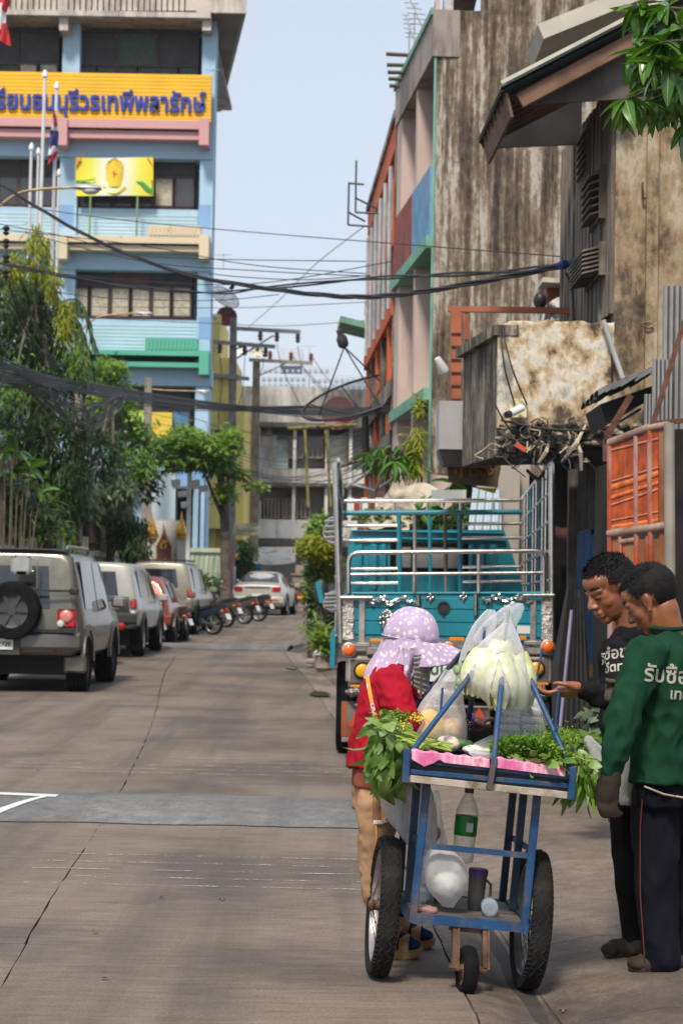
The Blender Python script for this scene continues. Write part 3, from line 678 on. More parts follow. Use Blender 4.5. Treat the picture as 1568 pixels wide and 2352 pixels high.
# ------------------------------------------------------------------ right-hand side of the street
def streaked(name, stops, sx=3.0, z=0.22, blotch=0.8, streak=0.6, bs=0.5, rough=0.9, seed=0.0):
    """rain-streaked old render: blotches mixed with vertical runs"""
    m, n, l, b = nodes(name)
    big = tex(n, l, 'noise', blotch, 7, rough=0.66); run = tex(n, l, 'noise', sx, 9, stretch=(1,1,z), rough=0.68)
    fin = tex(n, l, 'noise', 14, 7, stretch=(1,1,0.5), rough=0.75)
    mp = n.new('ShaderNodeMix'); mp.data_type = 'FLOAT'; mp.inputs[0].default_value = streak; l.new(big.outputs['Fac'], mp.inputs[2]); l.new(run.outputs['Fac'], mp.inputs[3])
    m2 = n.new('ShaderNodeMix'); m2.data_type = 'FLOAT'; m2.inputs[0].default_value = 0.22; l.new(mp.outputs[0], m2.inputs[2]); l.new(fin.outputs['Fac'], m2.inputs[3])
    mr = n.new('ShaderNodeMapRange'); mr.inputs[1].default_value = 0.41; mr.inputs[2].default_value = 0.60; mr.inputs[3].default_value = 0.30; mr.inputs[4].default_value = 0.76; l.new(m2.outputs[0], mr.inputs[0])
    c = ramp(n, l, mr.outputs[0], stops); l.new(c, b.inputs['Base Color']); b.inputs['Roughness'].default_value = rough
    bumpn(n, l, b, m2.outputs[0], bs, 0.05); MATS[name] = m; return m
M_stain = streaked('stained_gable', [(0.33,(0.028,0.022,0.018)),(0.43,(0.085,0.062,0.044)),(0.52,(0.165,0.122,0.083)),(0.58,(0.27,0.225,0.175)),(0.66,(0.45,0.41,0.355)),(0.75,(0.20,0.15,0.105))], 5.5, 0.07, 0.6, 0.74)
M_old = streaked('old_ochre_render', [(0.30,(0.04,0.03,0.022)),(0.40,(0.13,0.092,0.057)),(0.48,(0.26,0.185,0.108)),(0.56,(0.33,0.25,0.16)),(0.64,(0.42,0.355,0.27)),(0.75,(0.22,0.155,0.09))], 2.6, 0.35, 1.1, 0.45)
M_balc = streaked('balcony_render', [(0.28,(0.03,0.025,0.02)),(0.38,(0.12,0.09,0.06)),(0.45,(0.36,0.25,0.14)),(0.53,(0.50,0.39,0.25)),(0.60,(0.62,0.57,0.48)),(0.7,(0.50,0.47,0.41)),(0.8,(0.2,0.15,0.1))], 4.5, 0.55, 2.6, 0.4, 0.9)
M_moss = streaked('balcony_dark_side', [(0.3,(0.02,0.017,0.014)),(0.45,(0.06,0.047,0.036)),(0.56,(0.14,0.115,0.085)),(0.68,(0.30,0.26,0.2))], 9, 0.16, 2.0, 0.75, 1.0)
M_pinkw = mat('pink_fin_wall',(0.56,0.43,0.38),0.8,0,0.07,1,0.1,dirt=0.25,dcol=(0.35,0.26,0.22)); M_maroon = mat('maroon_shutter',(0.060,0.028,0.026),0.7,0,0.2,2,0.1)
M_orw = mat('orange_wall',(0.60,0.11,0.025),0.7,0,0.12,1.5,0.1,dirt=0.25,dcol=(0.28,0.06,0.03)); M_gtrim = mat('green_trim',(0.16,0.36,0.27),0.6,0,0.15,3,0.1)
M_bluer = mat('blue_balcony_panel',(0.11,0.28,0.47),0.6,0,0.2,4,0.1,dirt=0.3,dcol=(0.25,0.27,0.28)); M_redr = mat('red_balcony_panel',(0.26,0.05,0.035),0.7,0,0.2,4,0.1,dirt=0.3)
M_mould = streaked('mould_wall', [(0.35,(0.04,0.035,0.03)),(0.5,(0.14,0.115,0.095)),(0.62,(0.33,0.29,0.25)),(0.75,(0.45,0.41,0.36))], 4, 0.2)
# street line of the shophouse row (runs a little to the left as it recedes)
def row(px, Y): return at(px, 1337, Y).x
P_N, P_F = Vector((row(983,26),26,0)), Vector((row(900,30),30,0))
def zat(py, px, Y): return at(px, py, Y).z
PK = empty('shophouse', (P_N.x,26,0), label='tall shophouse with a black-streaked gable and pink fin walls', cat='building'); pk = PK.location
def keep(o, L): o.matrix_parent_inverse = Matrix.Translation(-L); return o
top = zat(22,990,26)
M = MB(); M.prism([(P_N.x,26,zat(1088,980,26)),(P_N.x+8.5,26,zat(1088,980,26)),(P_N.x+8.5,26,top+2.6),(at(1106,0,26).x,26,top+2.6),(at(1106,20,26).x,26,top),(P_N.x,26,top)],(0,0.24,0))
keep(M.build('gable_wall', M_stain, PK), pk)
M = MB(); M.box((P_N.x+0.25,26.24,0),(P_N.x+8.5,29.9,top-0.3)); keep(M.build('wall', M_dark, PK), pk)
dv = (P_F-P_N); dn = dv.normalized(); nrm_ = Vector((-dn.y,dn.x,0))      # nrm_ points to the street
def onrow(t, out, z): p = P_N + dv*t + nrm_*out; return Vector((p.x,p.y,z))
def rowbox(name, t0, t1, o0, o1, z0, z1, m, parent=PK, L=pk):
    M = MB(); M.prism([onrow(t0,o0,z0),onrow(t1,o0,z0),onrow(t1,o1,z0),onrow(t0,o1,z0)],(0,0,z1-z0)); return keep(M.build(name, m, parent), L)
zf1, zf2 = zat(600,960,27), zat(480,960,28)
rowbox('fin_wall', 0.42,0.47,-0.3,0.02,0,top-0.25,M_pinkw); rowbox('fin_wall',0.86,1.0,-0.3,0.03,0,top-0.1,M_pinkw); rowbox('fin_wall',0.0,0.05,-0.3,0.0,0,top,M_pinkw)
rowbox('shutter',0.05,0.42,-0.5,-0.42,0,top-0.7,M_maroon); rowbox('shutter',0.47,0.86,-0.5,-0.4,0,top-0.7,M_pinkw)
rowbox('parapet',-0.01,1.02,-0.3,0.06,top-0.62,top,mat('parapet_grey',(0.33,0.28,0.25),0.9,0,0.15,1,0.2,dirt=0.4)); rowbox('parapet_trim',-0.012,1.03,0.06,0.09,top-0.07,top+0.02,M_gtrim)
for zz, a, b in ((zat(540,978,26),0.0,0.5),(zat(890,978,26),0.0,0.5)):
    rowbox('balcony_slab',0.0,1.0,-0.4,0.10,zz-0.16,zz,M_gtrim)
zb = zat(545,978,26)
rowbox('balcony_panel',0.0,0.46,0.02,0.06,zb,zb+0.95,M_bluer); rowbox('balcony_panel',0.47,1.0,0.02,0.06,zb,zb+0.95,M_redr)
M = MB(); M.tube([onrow(0.0,0.012,1.5),onrow(0.0,0.012,top)],0.02,6); keep(M.build('corner_trim', M_gtrim, PK), pk)
# penthouse and roof details
M = MB(); M.box((at(1000,0,27).x,27,top),(at(1010,0,27).x,29,top+0.5)); M.box((at(1040,0,27).x,27,top+0.6),(at(1100,0,27).x,29,top+1.8)); keep(M.build('penthouse', M_pinkw, PK), pk)
M = MB(); M.box((at(1018,0,27).x,26.9,top+0.05),(at(1040,0,27).x,27.2,top+1.8)); keep(M.build('louvre', M_galv, PK), pk)
# orange shophouses further on
O_N, O_F = Vector((row(900,30.05),30.05,0)), Vector((row(836,38),38,0)); dv2 = O_F-O_N; dn2 = dv2.normalized(); n2 = Vector((-dn2.y,dn2.x,0))
OB = empty('shophouse', (O_N.x,30.05,0), label='lower shophouse with orange columns beyond the streaked gable', cat='building'); ob = OB.location
def orow(t,o,z): p = O_N+dv2*t+n2*o; return Vector((p.x,p.y,z))
def obox(name,t0,t1,o0,o1,z0,z1,m):
    M = MB(); M.prism([orow(t0,o0,z0),orow(t1,o0,z0),orow(t1,o1,z0),orow(t0,o1,z0)],(0,0,z1-z0)); return keep(M.build(name,m,OB),ob)
ot = zat(285,885,30.5)
top2 = zat(235,902,30)
M = MB(); M.box((O_N.x+0.02,30.0,0),(O_N.x+0.6,31.2,top2)); keep(M.build('party_wall', M_mould, OB), ob)
M = MB(); M.prism([orow(0.0,-0.35,0),orow(1,-0.35,0),orow(1,-4,0),orow(0,-6,0)],(0,0,ot-0.2)); keep(M.build('wall', M_mould, OB), ob)
for t in (0.16,0.56,0.93): obox('column',t,t+0.045,-0.3,0.04,0,ot-0.05,M_orw)
for t in (0.0,0.36,0.74): obox('panel',t+0.03,t+0.14,-0.34,-0.08,0,ot-0.4,mat('panel_pale',(0.45,0.42,0.40),0.8,0,0.1,1,0.1,dirt=0.35)); obox('pilaster',t,t+0.03,-0.3,0.05,0,ot-0.2,M_mould)
for t in (0.22,0.62): obox('shutter',t,t+0.12,-0.34,-0.2,0,ot-0.4,mat('panel_green_grey',(0.34,0.42,0.40),0.8,0,0.1,1,0.1)); obox('opening',t+0.13,t+0.32,-0.34,-0.24,0,ot-0.5,M_dark)
obox('parapet',0,1,-0.3,0.05,ot-0.42,ot,M_orw); obox('parapet_cap',-0.003,1.003,-0.3,0.09,ot,ot+0.12,M_mould)
for py in (560,715,895,1010):
    z = zat(py,880,31); obox('floor_band',0,1,-0.3,0.08,z-0.18,z+0.08,M_orw if py < 800 else M_mould)
z = zat(720,880,31)
for k in range(6):
    a = orow(0.05+k*0.16,0.1,z); keep(MB().tube([a,a+Vector((0,0,2.2))],0.035,6).build('downpipe', mat('pipe_bluegrey',(0.36,0.40,0.43),0.5), OB), ob)
M = MB(); M.prism([orow(0.96,0.0,zat(760,830,38)),orow(0.96,0.55,zat(745,815,38)),orow(1.15,0.55,zat(745,815,38)),orow(1.15,0,zat(760,830,38))],(0,0,0.12)); keep(M.build('canopy', M_gtrim, OB), ob)
# steel clothes racks jutting from the row
M_rack = mat('rack_steel',(0.05,0.065,0.085),0.5,0.4,0.2,4,0.1)
def rack(pts_px, Y, name, label, rad=0.018, m=None):
    p0 = at(*pts_px[0][0], Y); e = empty(name, p0, label=label, cat='rack'); M = MB()
    for seg in pts_px: M.tube([at(px,py,Y if k == 0 or len(q)<3 else q[2]) for k,q in enumerate(seg) for px,py in [q[:2]]], rad, 6)
    keep(M.build('frame', m or M_rack, e), p0); return e
rack([((818,368),(816,487)),((801,418),(799,516)),((816,487),(872,490)),((799,516),(858,520)),((801,420),(836,423)),((818,455),(868,480)),((800,487),(838,508))],33,'clothes_rack','thin dark steel rack jutting over the street from the orange shophouse')
rack([((886,123),(940,126)),((888,148),(932,149)),((890,165),(926,166)),((892,180),(922,181)),((894,196),(918,197))],29,'timber_bracket','row of rough timber sticks poking out under the roof edge',0.03,mat('rough_wood',(0.10,0.085,0.07),0.9))
def antenna(px,py,Y,s,n,tilt,label):
    p = at(px,py,Y); e = empty('tv_antenna', p, label=label, cat='antenna', group='roof antennas'); M = MB()
    M.tube([(0,0,-s*1.2),(0,0,s*0.15)],0.012,5); d = Vector((math.cos(tilt),0,math.sin(tilt)))
    M.tube([-d*s*0.5,d*s*0.6],0.010,5); pr = Vector((-0.25*math.sin(tilt),0.9,0.25*math.cos(tilt))).normalized()
    pr = Vector((0.75,0.6,0.12))
    for k in range(n):
        c = d*s*(-0.45+1.0*k/(n-1)); w = s*(0.42-0.22*k/(n-1)); M.tube([c-pr*w,c+pr*w],0.006,4)
    M.build('aerial', M_galv, e)
antenna(952,22,28,0.5,7,2.0,'spiky aerial on the roof edge of the streaked shophouse'); antenna(940,62,29,0.35,6,1.9,'small aerial lower on the streaked shophouse roof'); antenna(492,160,65,0.35,3,0.1,'tiny aerial at the corner of the yellow name board')
antenna(513,585,80,0.5,2,0.05,'thin aerial mast rising behind the blue school'); antenna(710,795,86,0.5,2,0.0,'thin cross shaped aerial above the far shophouse roof')
# ------------------------------------------------------------------ the old house with the balcony
H0 = 16.6                                   # its near gable
hx = at(1410,700,17.0).x                    # street front
OH = empty('old_house', (hx,17,0), label='decayed house with timber shutters, overhanging roof and crumbling balcony', cat='house'); oh = OH.location
def hk(o): return keep(o, oh)
zb_ = at(1410,1000,17).z
M = MB(); M.box((hx,17.0,2.2),(hx+3.2,17.2,at(1450,180,17).z)); hk(M.build('gable_wall', M_old, OH))
M = MB(); M.box((hx+0.26,16.93,2.2),(hx+0.36,17.0,at(1450,250,17).z)); hk(M.build('pilaster', M_old, OH))
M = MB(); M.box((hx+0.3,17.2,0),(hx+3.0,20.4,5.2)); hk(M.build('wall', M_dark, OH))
# timber street front, plank by plank
M_tim = mat('grey_timber',(0.20,0.165,0.135),0.9,0,0.35,2,0.6,30,dirt=0.5,dcol=(0.06,0.05,0.042),dscale=5,dstretch=(1,1,0.1))
zs0, zs1 = at(1380,733,17.5).z, at(1380,215,17.5).z
q = random.Random(3); n = 17; L_ = 2.9
dxr = -0.045
for k in range(n):
    y0 = 17.02+L_*k/n; y1 = 17.02+L_*(k+1)/n-0.012; x = hx+dxr*(y0-17)+q.uniform(-0.012,0.012)
    M = MB(); M.box((x-0.03,y0,zs0-0.02*q.random()),(x+0.02,y1,zs1)); hk(M.build('plank', M_tim, OH))
for (ya,yb,za,zc,tlt) in ((17.35,18.05,at(1370,510,17.7).z,at(1370,405,17.7).z,0.10),(17.3,18.3,at(1370,640,17.7).z,at(1370,580,17.7).z,0.16),(18.3,18.9,at(1360,400,18.5).z,at(1360,300,18.5).z,0.05)):
    ns = 6; S_e = MB(); S_e.box((hx-0.10,ya,za-0.03),(hx-0.035,yb,za)); S_e.box((hx-0.10,ya,zc),(hx-0.035,yb,zc+0.03)); S_e.box((hx-0.10,ya-0.03,za-0.03),(hx-0.035,ya,zc+0.03)); S_e.box((hx-0.10,yb,za-0.03),(hx-0.035,yb+0.03,zc+0.03))
    so = hk(S_e.build('shutter', M_tim, OH))
    for j in range(ns):
        z = za+(zc-za)*(j+0.5)/ns; M = MB(); M.prism([(hx-0.035,ya,z+0.03),(hx-0.035-tlt-0.05,ya,z-0.025),(hx-0.035-tlt-0.05,ya,z-0.04),(hx-0.035,ya,z+0.012)],(0,yb-ya,0)); M.build('slat', M_tim, so)
# roof: corrugated sheet on rafters, dark soffit, barge board
e0, e1 = at(1150,201,16.5), at(1446,48,16.5)        # verge: eave end, upper end
M_roofs = mat('roof_green_black',(0.022,0.035,0.03),0.6,0,0.3,3,0.2,20); M_roofedge = mat('roof_edge_pale',(0.50,0.49,0.40),0.7,0,0.1,4)
sl = (e1-e0); yb_ = 18.4; ed = at(1099,316,18.4)-e0
sh = Vector((ed.x, yb_-16.5, ed.z*0.0-0.0))
up_end = e1 + sl*0.9
M = MB(); nW = 22
def rf(u,v):
    p = e0+(up_end-e0)*u + Vector((sh.x*v, sh.y*v, 0)); p.z += 0.018*math.sin(v*2*math.pi*nW) ; return p
M.grid(rf, 3, nW*6); M.add([Vector((x,y,z-0.035)) for x,y,z in M.v[:4*(nW*6+1)]], [(j*4+i,j*4+i+1,(j+1)*4+i+1,(j+1)*4+i) for j in range(nW*6) for i in range(3)])
hk(M.build('roof', M_roofs, OH, True))
M = MB(); d_ = Vector((0,-0.03,0)); M.bar(e0+d_+Vector((0,0,0.035)), up_end+d_+Vector((0,0,0.035)), 0.03, 0.03); hk(M.build('verge_strip', M_roofedge, OH))
M_barge = mat('barge_board',(0.16,0.085,0.055),0.8,0,0.3,3,0.4,30); 
b0, b1 = at(1192,232,16.6), at(1430,105,16.6); M = MB(); M.bar(b0,b1+(b1-b0)*0.8,0.06,0.13,bev=0.006); hk(M.build('barge_board', M_barge, OH))
M = MB()
M.prism([at(1150,212,16.75),at(1446,60,16.75),at(1446,225,16.75),at(1335,232,16.75),at(1195,240,16.75)],(0,0.03,0)); hk(M.build('gable_board', mat('gable_dark_boards',(0.10,0.085,0.075),0.9,0,0.3,2,0.4,20,dirt=0.5), OH))
M = MB()
for k in range(7):
    y = 16.8+k*0.27; p = e0+Vector((sh.x*k/7,y-16.5,-0.06)); qq = p+sl*0.8; M.bar(p+(qq-p)*0.02,qq,0.045,0.07)
hk(M.build('rafter', M_barge, OH))
f0 = e0+Vector((0.04,0.05,-0.03)); M = MB(); M.prism([f0,f0+Vector((sh.x,sh.y,0)),f0+Vector((sh.x+0.05,sh.y,-0.20)),f0+Vector((0.05,0,-0.20))],(0.025,0,0)); hk(M.build('fascia', M_barge, OH))
M = MB(); M.prism([at(1142,338,18.75),at(1336,330,18.75),at(1336,205,18.75),at(1230,215,18.75),at(1115,285,18.75)],(0,0.04,0)); hk(M.build('soffit_shade_board', mat('soffit_shade',(0.018,0.017,0.016),0.9,0,0.4,3,0.3), OH))  # upright near-black board, painted in as the shade under the roof overhang
# pale gutter roof and orange panel behind
M = MB(); M.bar(at(1228,108,20.5),at(1470,10,20.5),1.2,0.16); hk(M.build('rear_roof', mat('rear_roof_cream',(0.50,0.46,0.38),0.8,0,0.1,2,0.1), OH)); M = MB(); M.prism([at(1285,128,20.7),at(1420,70,20.7),at(1420,110,20.7),at(1285,140,20.7)],(0,0.1,0)); hk(M.build('rear_panel', M_orw, OH))
# balcony: plaster side towards the viewer, mossy slatted front, ragged slab
bxl, bxr = at(1142,850,17.0).x, at(1408,850,17.0).x; bz0, bz1 = at(1270,972,17.0).z, at(1270,738,17.0).z; bzs = at(1100,1055,17.6).z
far = at(1066,800,18.6)
def ragged(u, v, seed): return 0.03*noise.noise(Vector((u*9,v*9,seed)))+0.012*noise.noise(Vector((u*30,v*30,seed)))
M = MB(); NU = 60; NV = 40
def bal(u,v):
    x = bxl+(bxr-bxl)*u; zt = bz1+0.03*noise.noise(Vector((u*8,0,2)))-(0.05 if u < 0.12 else 0)*(0.12-u)/0.12; z0_ = bz0-0.05+0.05*noise.noise(Vector((u*7,5,2)))
    return Vector((x, 17.0-0.02+0.012*noise.noise(Vector((u*14,v*10,7))), z0_+(zt-z0_)*v))
M.grid(bal, NU, NV); M.add([Vector((p[0],p[1]+0.12,p[2])) for p in M.v[:(NU+1)*(NV+1)]], [(j*(NU+1)+i,(j+1)*(NU+1)+i,(j+1)*(NU+1)+i+1,j*(NU+1)+i+1) for j in range(NV) for i in range(NU)])
top_i = [NV*(NU+1)+i for i in range(NU+1)]; o_ = (NU+1)*(NV+1)
M.add([],[]); M.f += [(top_i[i],top_i[i+1],top_i[i+1]+o_,top_i[i]+o_) for i in range(NU)] + [(j*(NU+1),(j+1)*(NU+1),(j+1)*(NU+1)+o_,j*(NU+1)+o_) for j in range(NV)]
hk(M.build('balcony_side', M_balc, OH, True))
BF = MB()
P0, P1 = Vector((bxl+0.03,17.0,0)), Vector((far.x,18.7,0)); 
def bf(t,o,z): p = P0.lerp(P1,t); return Vector((p.x+o,p.y,z))
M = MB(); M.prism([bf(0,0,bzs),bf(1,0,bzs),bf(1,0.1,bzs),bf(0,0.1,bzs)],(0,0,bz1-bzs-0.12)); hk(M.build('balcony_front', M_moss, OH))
for k in range(0):
    t = (k+0.3)/13.3; M = MB(); w = 0.04; M.prism([bf(t,-0.035,bzs+0.1+0.02*(k%3)),bf(t+w,-0.035,bzs+0.1),bf(t+w,0.0,bzs+0.1),bf(t,0.0,bzs+0.1)],(0,0,bz1-bzs-0.3)); hk(M.build('slat', M_moss, OH))
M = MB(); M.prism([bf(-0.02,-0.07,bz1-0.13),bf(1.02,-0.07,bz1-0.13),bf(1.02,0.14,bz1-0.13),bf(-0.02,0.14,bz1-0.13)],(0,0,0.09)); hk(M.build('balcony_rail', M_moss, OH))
# broken floor slab with lumps
M = MB(); q = random.Random(11)
def slabp(u,v): 
    x = bxl+0.02+(bxr-bxl+0.35)*u; z = bz0-0.02-(bz0-bzs)*(0.15+0.85*(1-u)**0.6)*v; 
    return Vector((x, 17.0-0.05+0.06*noise.noise(Vector((u*12,v*5,3)))+0.10*v, z+0.05*noise.noise(Vector((u*10,v*4,8)))))
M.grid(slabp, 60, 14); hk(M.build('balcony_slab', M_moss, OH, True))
M = MB(); M.prism([(bxl+0.05,17.08,bzs),(bxr+0.3,17.08,bz0-0.22),(bxr+0.3,18.6,bz0-0.22),(far.x+0.1,18.65,bzs)],(0,0,0.08)); hk(M.build('balcony_floor', M_dark, OH))
M = MB()
for k in range(70):
    u = q.random(); p = slabp(u, q.uniform(-0.1,1.0)); s_ = q.uniform(0.012,0.05); M.ball(p+Vector((0,-0.01,0)), (s_*1.4,s_,s_*q.uniform(0.5,1.1)), 6, 4)
tag(hk(M.build('broken_concrete', M_moss, OH)), kind='stuff')
M = MB(); M.tube([at(1385,735,16.92),at(1408,806,16.9),at(1429,868,16.9)],0.022,8); hk(M.build('drain_pipe', mat('pvc_grey',(0.36,0.38,0.38),0.5), OH, 40))
M = MB(); M.tube([at(1404,810,16.93),at(1404,905,16.93)],0.007,5); hk(M.build('wire', M_cable, OH))
for px,py in ((1487,740),): 
    M = MB(); M.tube([at(px+13*math.cos(a),py+6+6*math.sin(a),16.9) for a in [k*math.pi/6 for k in range(12)]],0.009,5,closed=True); hk(M.build('socket_ring', M_old, OH))
M = MB(); M.tube([at(1475,418,16.95),at(1475,455,16.95),at(1500,455,16.95),at(1500,415,16.95)],0.012,5); hk(M.build('bracket', M_rust, OH))
# CCTV, notice plate, tangled cables under the balcony
CC = empty('security_camera', at(1185,950,16.9), label='small white security camera on a cream plate on the balcony side', cat='camera'); cl = CC.location
M = MB(); M.cbox(at(1189,938,16.93),(0.15,0.02,0.16),bev=0.004); keep(M.build('mounting_plate', mat('plate_cream',(0.60,0.53,0.32),0.6), CC), cl)
M = MB(); a_, b_2 = at(1198,937,16.86), at(1170,950,16.72); M.tube([a_,b_2],0.033,12); keep(M.build('housing', M_white, CC, 40), cl)
M = MB(); M.tube([b_2,b_2+(b_2-a_)*0.25],0.030,12); keep(M.build('lens', M_blk, CC, 40), cl)
# grey box and orange steel frame at the far end of the balcony
GX = empty('grey_cabinet', at(1035,980,19.2), label='plain grey concrete box hanging beside the dark balcony front', cat='box'); gx = GX.location
pa, pb = at(1009,920,19.2), at(1064,1032,19.2); M = MB(); M.box((pa.x,19.2,pb.z),(pb.x+0.2,19.8,pa.z)); keep(M.build('cabinet_body', mat('render_grey',(0.36,0.35,0.34),0.85,0,0.08,2,0.15,dirt=0.15,dcol=(0.2,0.19,0.18)), GX), gx)
M = MB(); M.prism([(pa.x,19.25,pb.z),(pb.x+0.2,19.25,pb.z),(pb.x+0.2,19.75,pb.z),(pa.x,19.75,pb.z)],(0.06,0.1,-0.14)); keep(M.build('sloped_base', mat('render_grey_dark',(0.16,0.15,0.145),0.9), GX), gx)
OF = empty('orange_steel_frame', at(1045,920,19.6), label='orange painted steel angle frame standing above the grey box', cat='frame'); ofl = OF.location
M_os = mat('orange_steel',(0.34,0.10,0.045),0.6,0,0.2,3,0.1)
M = MB(); M.bar(at(1046,715,19.5),at(1046,925,19.5),0.13,0.10); M.bar(at(1068,722,19.9),at(1072,780,19.9),0.06); keep(M.build('post', M_os, OF), ofl)
M = MB(); M.bar(at(1028,709,19.5),at(1330,714,19.3),0.07,0.055); keep(M.build('beam', M_os, OF), ofl)
M = MB()
for k in range(6): M.tube([at(1036,765+k*30,19.42),at(1058,765+k*30,19.42)],0.008,5)
keep(M.build('rung', M_rust, OF), ofl)
SD = tag(MB().lathe([(0.02,0),(0.045,0.02),(0.05,0.05),(0.035,0.16),(0.03,0.18)],10,at(1024,858,19.3),(-0.5,-0.3,0.8)).build('wall_lamp', M_white, smooth=40),'small white lamp fitting on the orange steel frame','lamp')
# orange shed and sheeted things on the terrace behind
TB = empty('terrace_shed', at(1300,700,21), label='orange boarded shed with white sheets on the terrace behind the balcony', cat='shed'); tb = TB.location
M = MB(); a0, a1 = at(1256,655,21), at(1335,735,21); M.box((a0.x,21,a1.z),(a1.x,21.3,a0.z)); keep(M.build('boards', M_os, TB), tb)
M = MB(); M.bar(at(1240,650,20.9),at(1340,655,20.9),0.5,0.05); keep(M.build('shed_roof', mat('shed_roof_cream',(0.55,0.50,0.42),0.8), TB), tb)
for x0,x1 in ((1262,1330),(1236,1258)):
    M = MB(); M.grid(lambda u,v: at(x0+(x1-x0)*u+4*math.sin(v*5), 735-55*v*(0.7+0.3*math.sin(u*3.1)), 20.7+0.06*math.sin(u*9+v*4)), 12, 8); keep(M.build('sheet', mat('sheet_white',(0.62,0.61,0.60),0.7,0,0.08,5,0.2), TB, True), tb)
CM = empty('security_camera', at(1240,690,20.2), label='dark dome camera fixed above the orange beam', cat='camera'); M = MB(); M.ball((0,0,0),(0.07,0.07,0.09),10,8); M.tube([(0,0,0.05),(0.02,0.1,0.12)],0.02,6); M.build('dome', M_blk, CM, True)
# ------------------------------------------------------------------ ground floor below the old house
GF = empty('ground_floor_front', (hx,17.1,0), label='dark ground floor front with weathered boards under the balcony', cat='shop front'); gf = GF.location
M = MB(); p0, p1 = at(1318,1048,19.0), at(1400,1222,19.0)
for k in range(5):
    a = p0.lerp(at(1400,1048,17.6),k/5); b = p0.lerp(at(1400,1048,17.6),(k+0.94)/5); M.prism([(a.x,a.y,p1.z),(b.x,b.y,p1.z),(b.x+0.02,b.y+0.03,p1.z),(a.x+0.02,a.y+0.03,p1.z)],(0,0,p0.z-p1.z))
keep(M.build('boards', mat('sooty_boards',(0.07,0.06,0.05),0.95,0,0.5,3,0.5,20,dirt=0.5,dcol=(0.02,0.018,0.016)), GF), gf)
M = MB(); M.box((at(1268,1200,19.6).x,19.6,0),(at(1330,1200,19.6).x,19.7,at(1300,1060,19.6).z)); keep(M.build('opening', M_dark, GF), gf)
for px,Y in ((1312,18.9),(1392,17.7)):
    p = at(px,1500,Y); M = MB(); M.box((p.x-0.05,Y-0.06,0),(p.x+0.05,Y+0.06,2.6)); keep(M.build('post', M_tim, GF), gf)
M = MB(); M.grid(lambda u,v: at(1272+40*u, 1205+35*v+8*math.sin(u*3), 19.3-0.2*v), 6, 4); keep(M.build('cloth_awning', mat('awning_maroon',(0.10,0.035,0.035),0.8), GF, True), gf)
BLD = empty('blue_door', at(1360,1700,18.3), label='narrow faded blue plank door behind the man in black', cat='door'); bdl = BLD.location
M_bdoor = mat('blue_plank',(0.022,0.085,0.19),0.7,0,0.3,3,0.3,30,dirt=0.35,dcol=(0.02,0.03,0.045)); za = at(1355,1222,18.3).z
for k in range(4):
    a = at(1322+17*k,1400,18.62-0.15*k); b = at(1338+17*k,1400,18.62-0.15*(k+0.92)); M = MB(); M.prism([(a.x,a.y,0.02),(b.x,b.y,0.02),(b.x+0.03,b.y+0.02,0.02),(a.x+0.03,a.y+0.02,0.02)],(0,0,za-0.02+0.03*math.sin(k*2))); keep(M.build('plank', M_bdoor, BLD), bdl)
M = MB(); M.cbox(at(1356,1540,18.1),(0.03,0.03,0.12)); keep(M.build('latch', M_rust, BLD), bdl)
# corrugated sheets, tiled lean-to, rusty brackets
CF = empty('corrugated_screen', at(1530,1000,14.6), label='tall grey corrugated metal screen above the orange gate', cat='screen'); cf = CF.location
M_corr = mat('corrugated_grey',(0.27,0.26,0.255),0.5,0.35,0.12,2,0.1,20,dirt=0.25,dcol=(0.16,0.14,0.13))
def sheet(x0,x1,y0,y1,Y,name,waves):
    M = MB(); k = waves*4; zt0, zt1 = at(x0,y0,Y).z, at(x1,y0,Y).z; zl = at(x0,y1,Y).z; xa, xb = at(x0,y0,Y).x, at(x1,y0,Y).x
    M.grid(lambda u,v: Vector((xa+(xb-xa)*u, Y+0.014*(1 if int(u*k)%4 in (0,) else -1), zl+(zt0-zl)*v)), k, 1); keep(M.build(name, m_ if False else M_corr, CF), cf)
sheet(1522,1640,655,1000,14.5,'sheet',9); sheet(1498,1545,825,1000,14.4,'sheet',5); sheet(1480,1502,905,1000,14.35,'sheet',3)
TL = empty('lean_to_roof', at(1430,900,14.8), label='small sagging grey tiled lean-to roof propped by a rusty strut', cat='roof'); tl2 = TL.location
M_tile = mat('tile_grey',(0.10,0.098,0.10),0.75,0,0.3,6,0.4,30,dirt=0.4,dcol=(0.04,0.038,0.035))
q = random.Random(2)
for k in range(8):
    t = k/8; a = at(1368,915,14.8).lerp(at(1502,855,14.8),t); b = at(1368,915,14.8).lerp(at(1502,855,14.8),t+0.17)
    for j in range(4):
        M = MB(); o3 = Vector((0,0.26*j,0.01*q.uniform(-1,1))); d3 = (b-a); M.loft([[a+o3+Vector((0,0.14*math.cos(w),0.05*math.sin(w)+0.012*k*0)) for w in [i*math.pi/6 for i in range(7)]], [b+o3+Vector((0,0.13*math.cos(w),0.045*math.sin(w)+0.012)) for w in [i*math.pi/6 for i in range(7)]]], closed=False); keep(M.build('tile', M_tile, TL, True), tl2)
M = MB(); a, b = at(1378,928,14.82), at(1500,885,14.82); M.prism([a,b,b+Vector((0,0,-0.09)),a+Vector((0.05,0,-0.16))],(0,0.9,0)); keep(M.build('underside', M_dark, TL), tl2)
M = MB(); M.bar(at(1448,908,14.7),at(1393,1003,14.7),0.045,0.045); keep(M.build('strut', M_rust, TL), tl2); M = MB(); M.bar(at(1388,1012,14.7),at(1480,1006,14.7),0.05,0.05); M.bar(at(1392,1010,14.7),at(1392,1060,14.7),0.05); keep(M.build('beam', M_rust, TL), tl2)
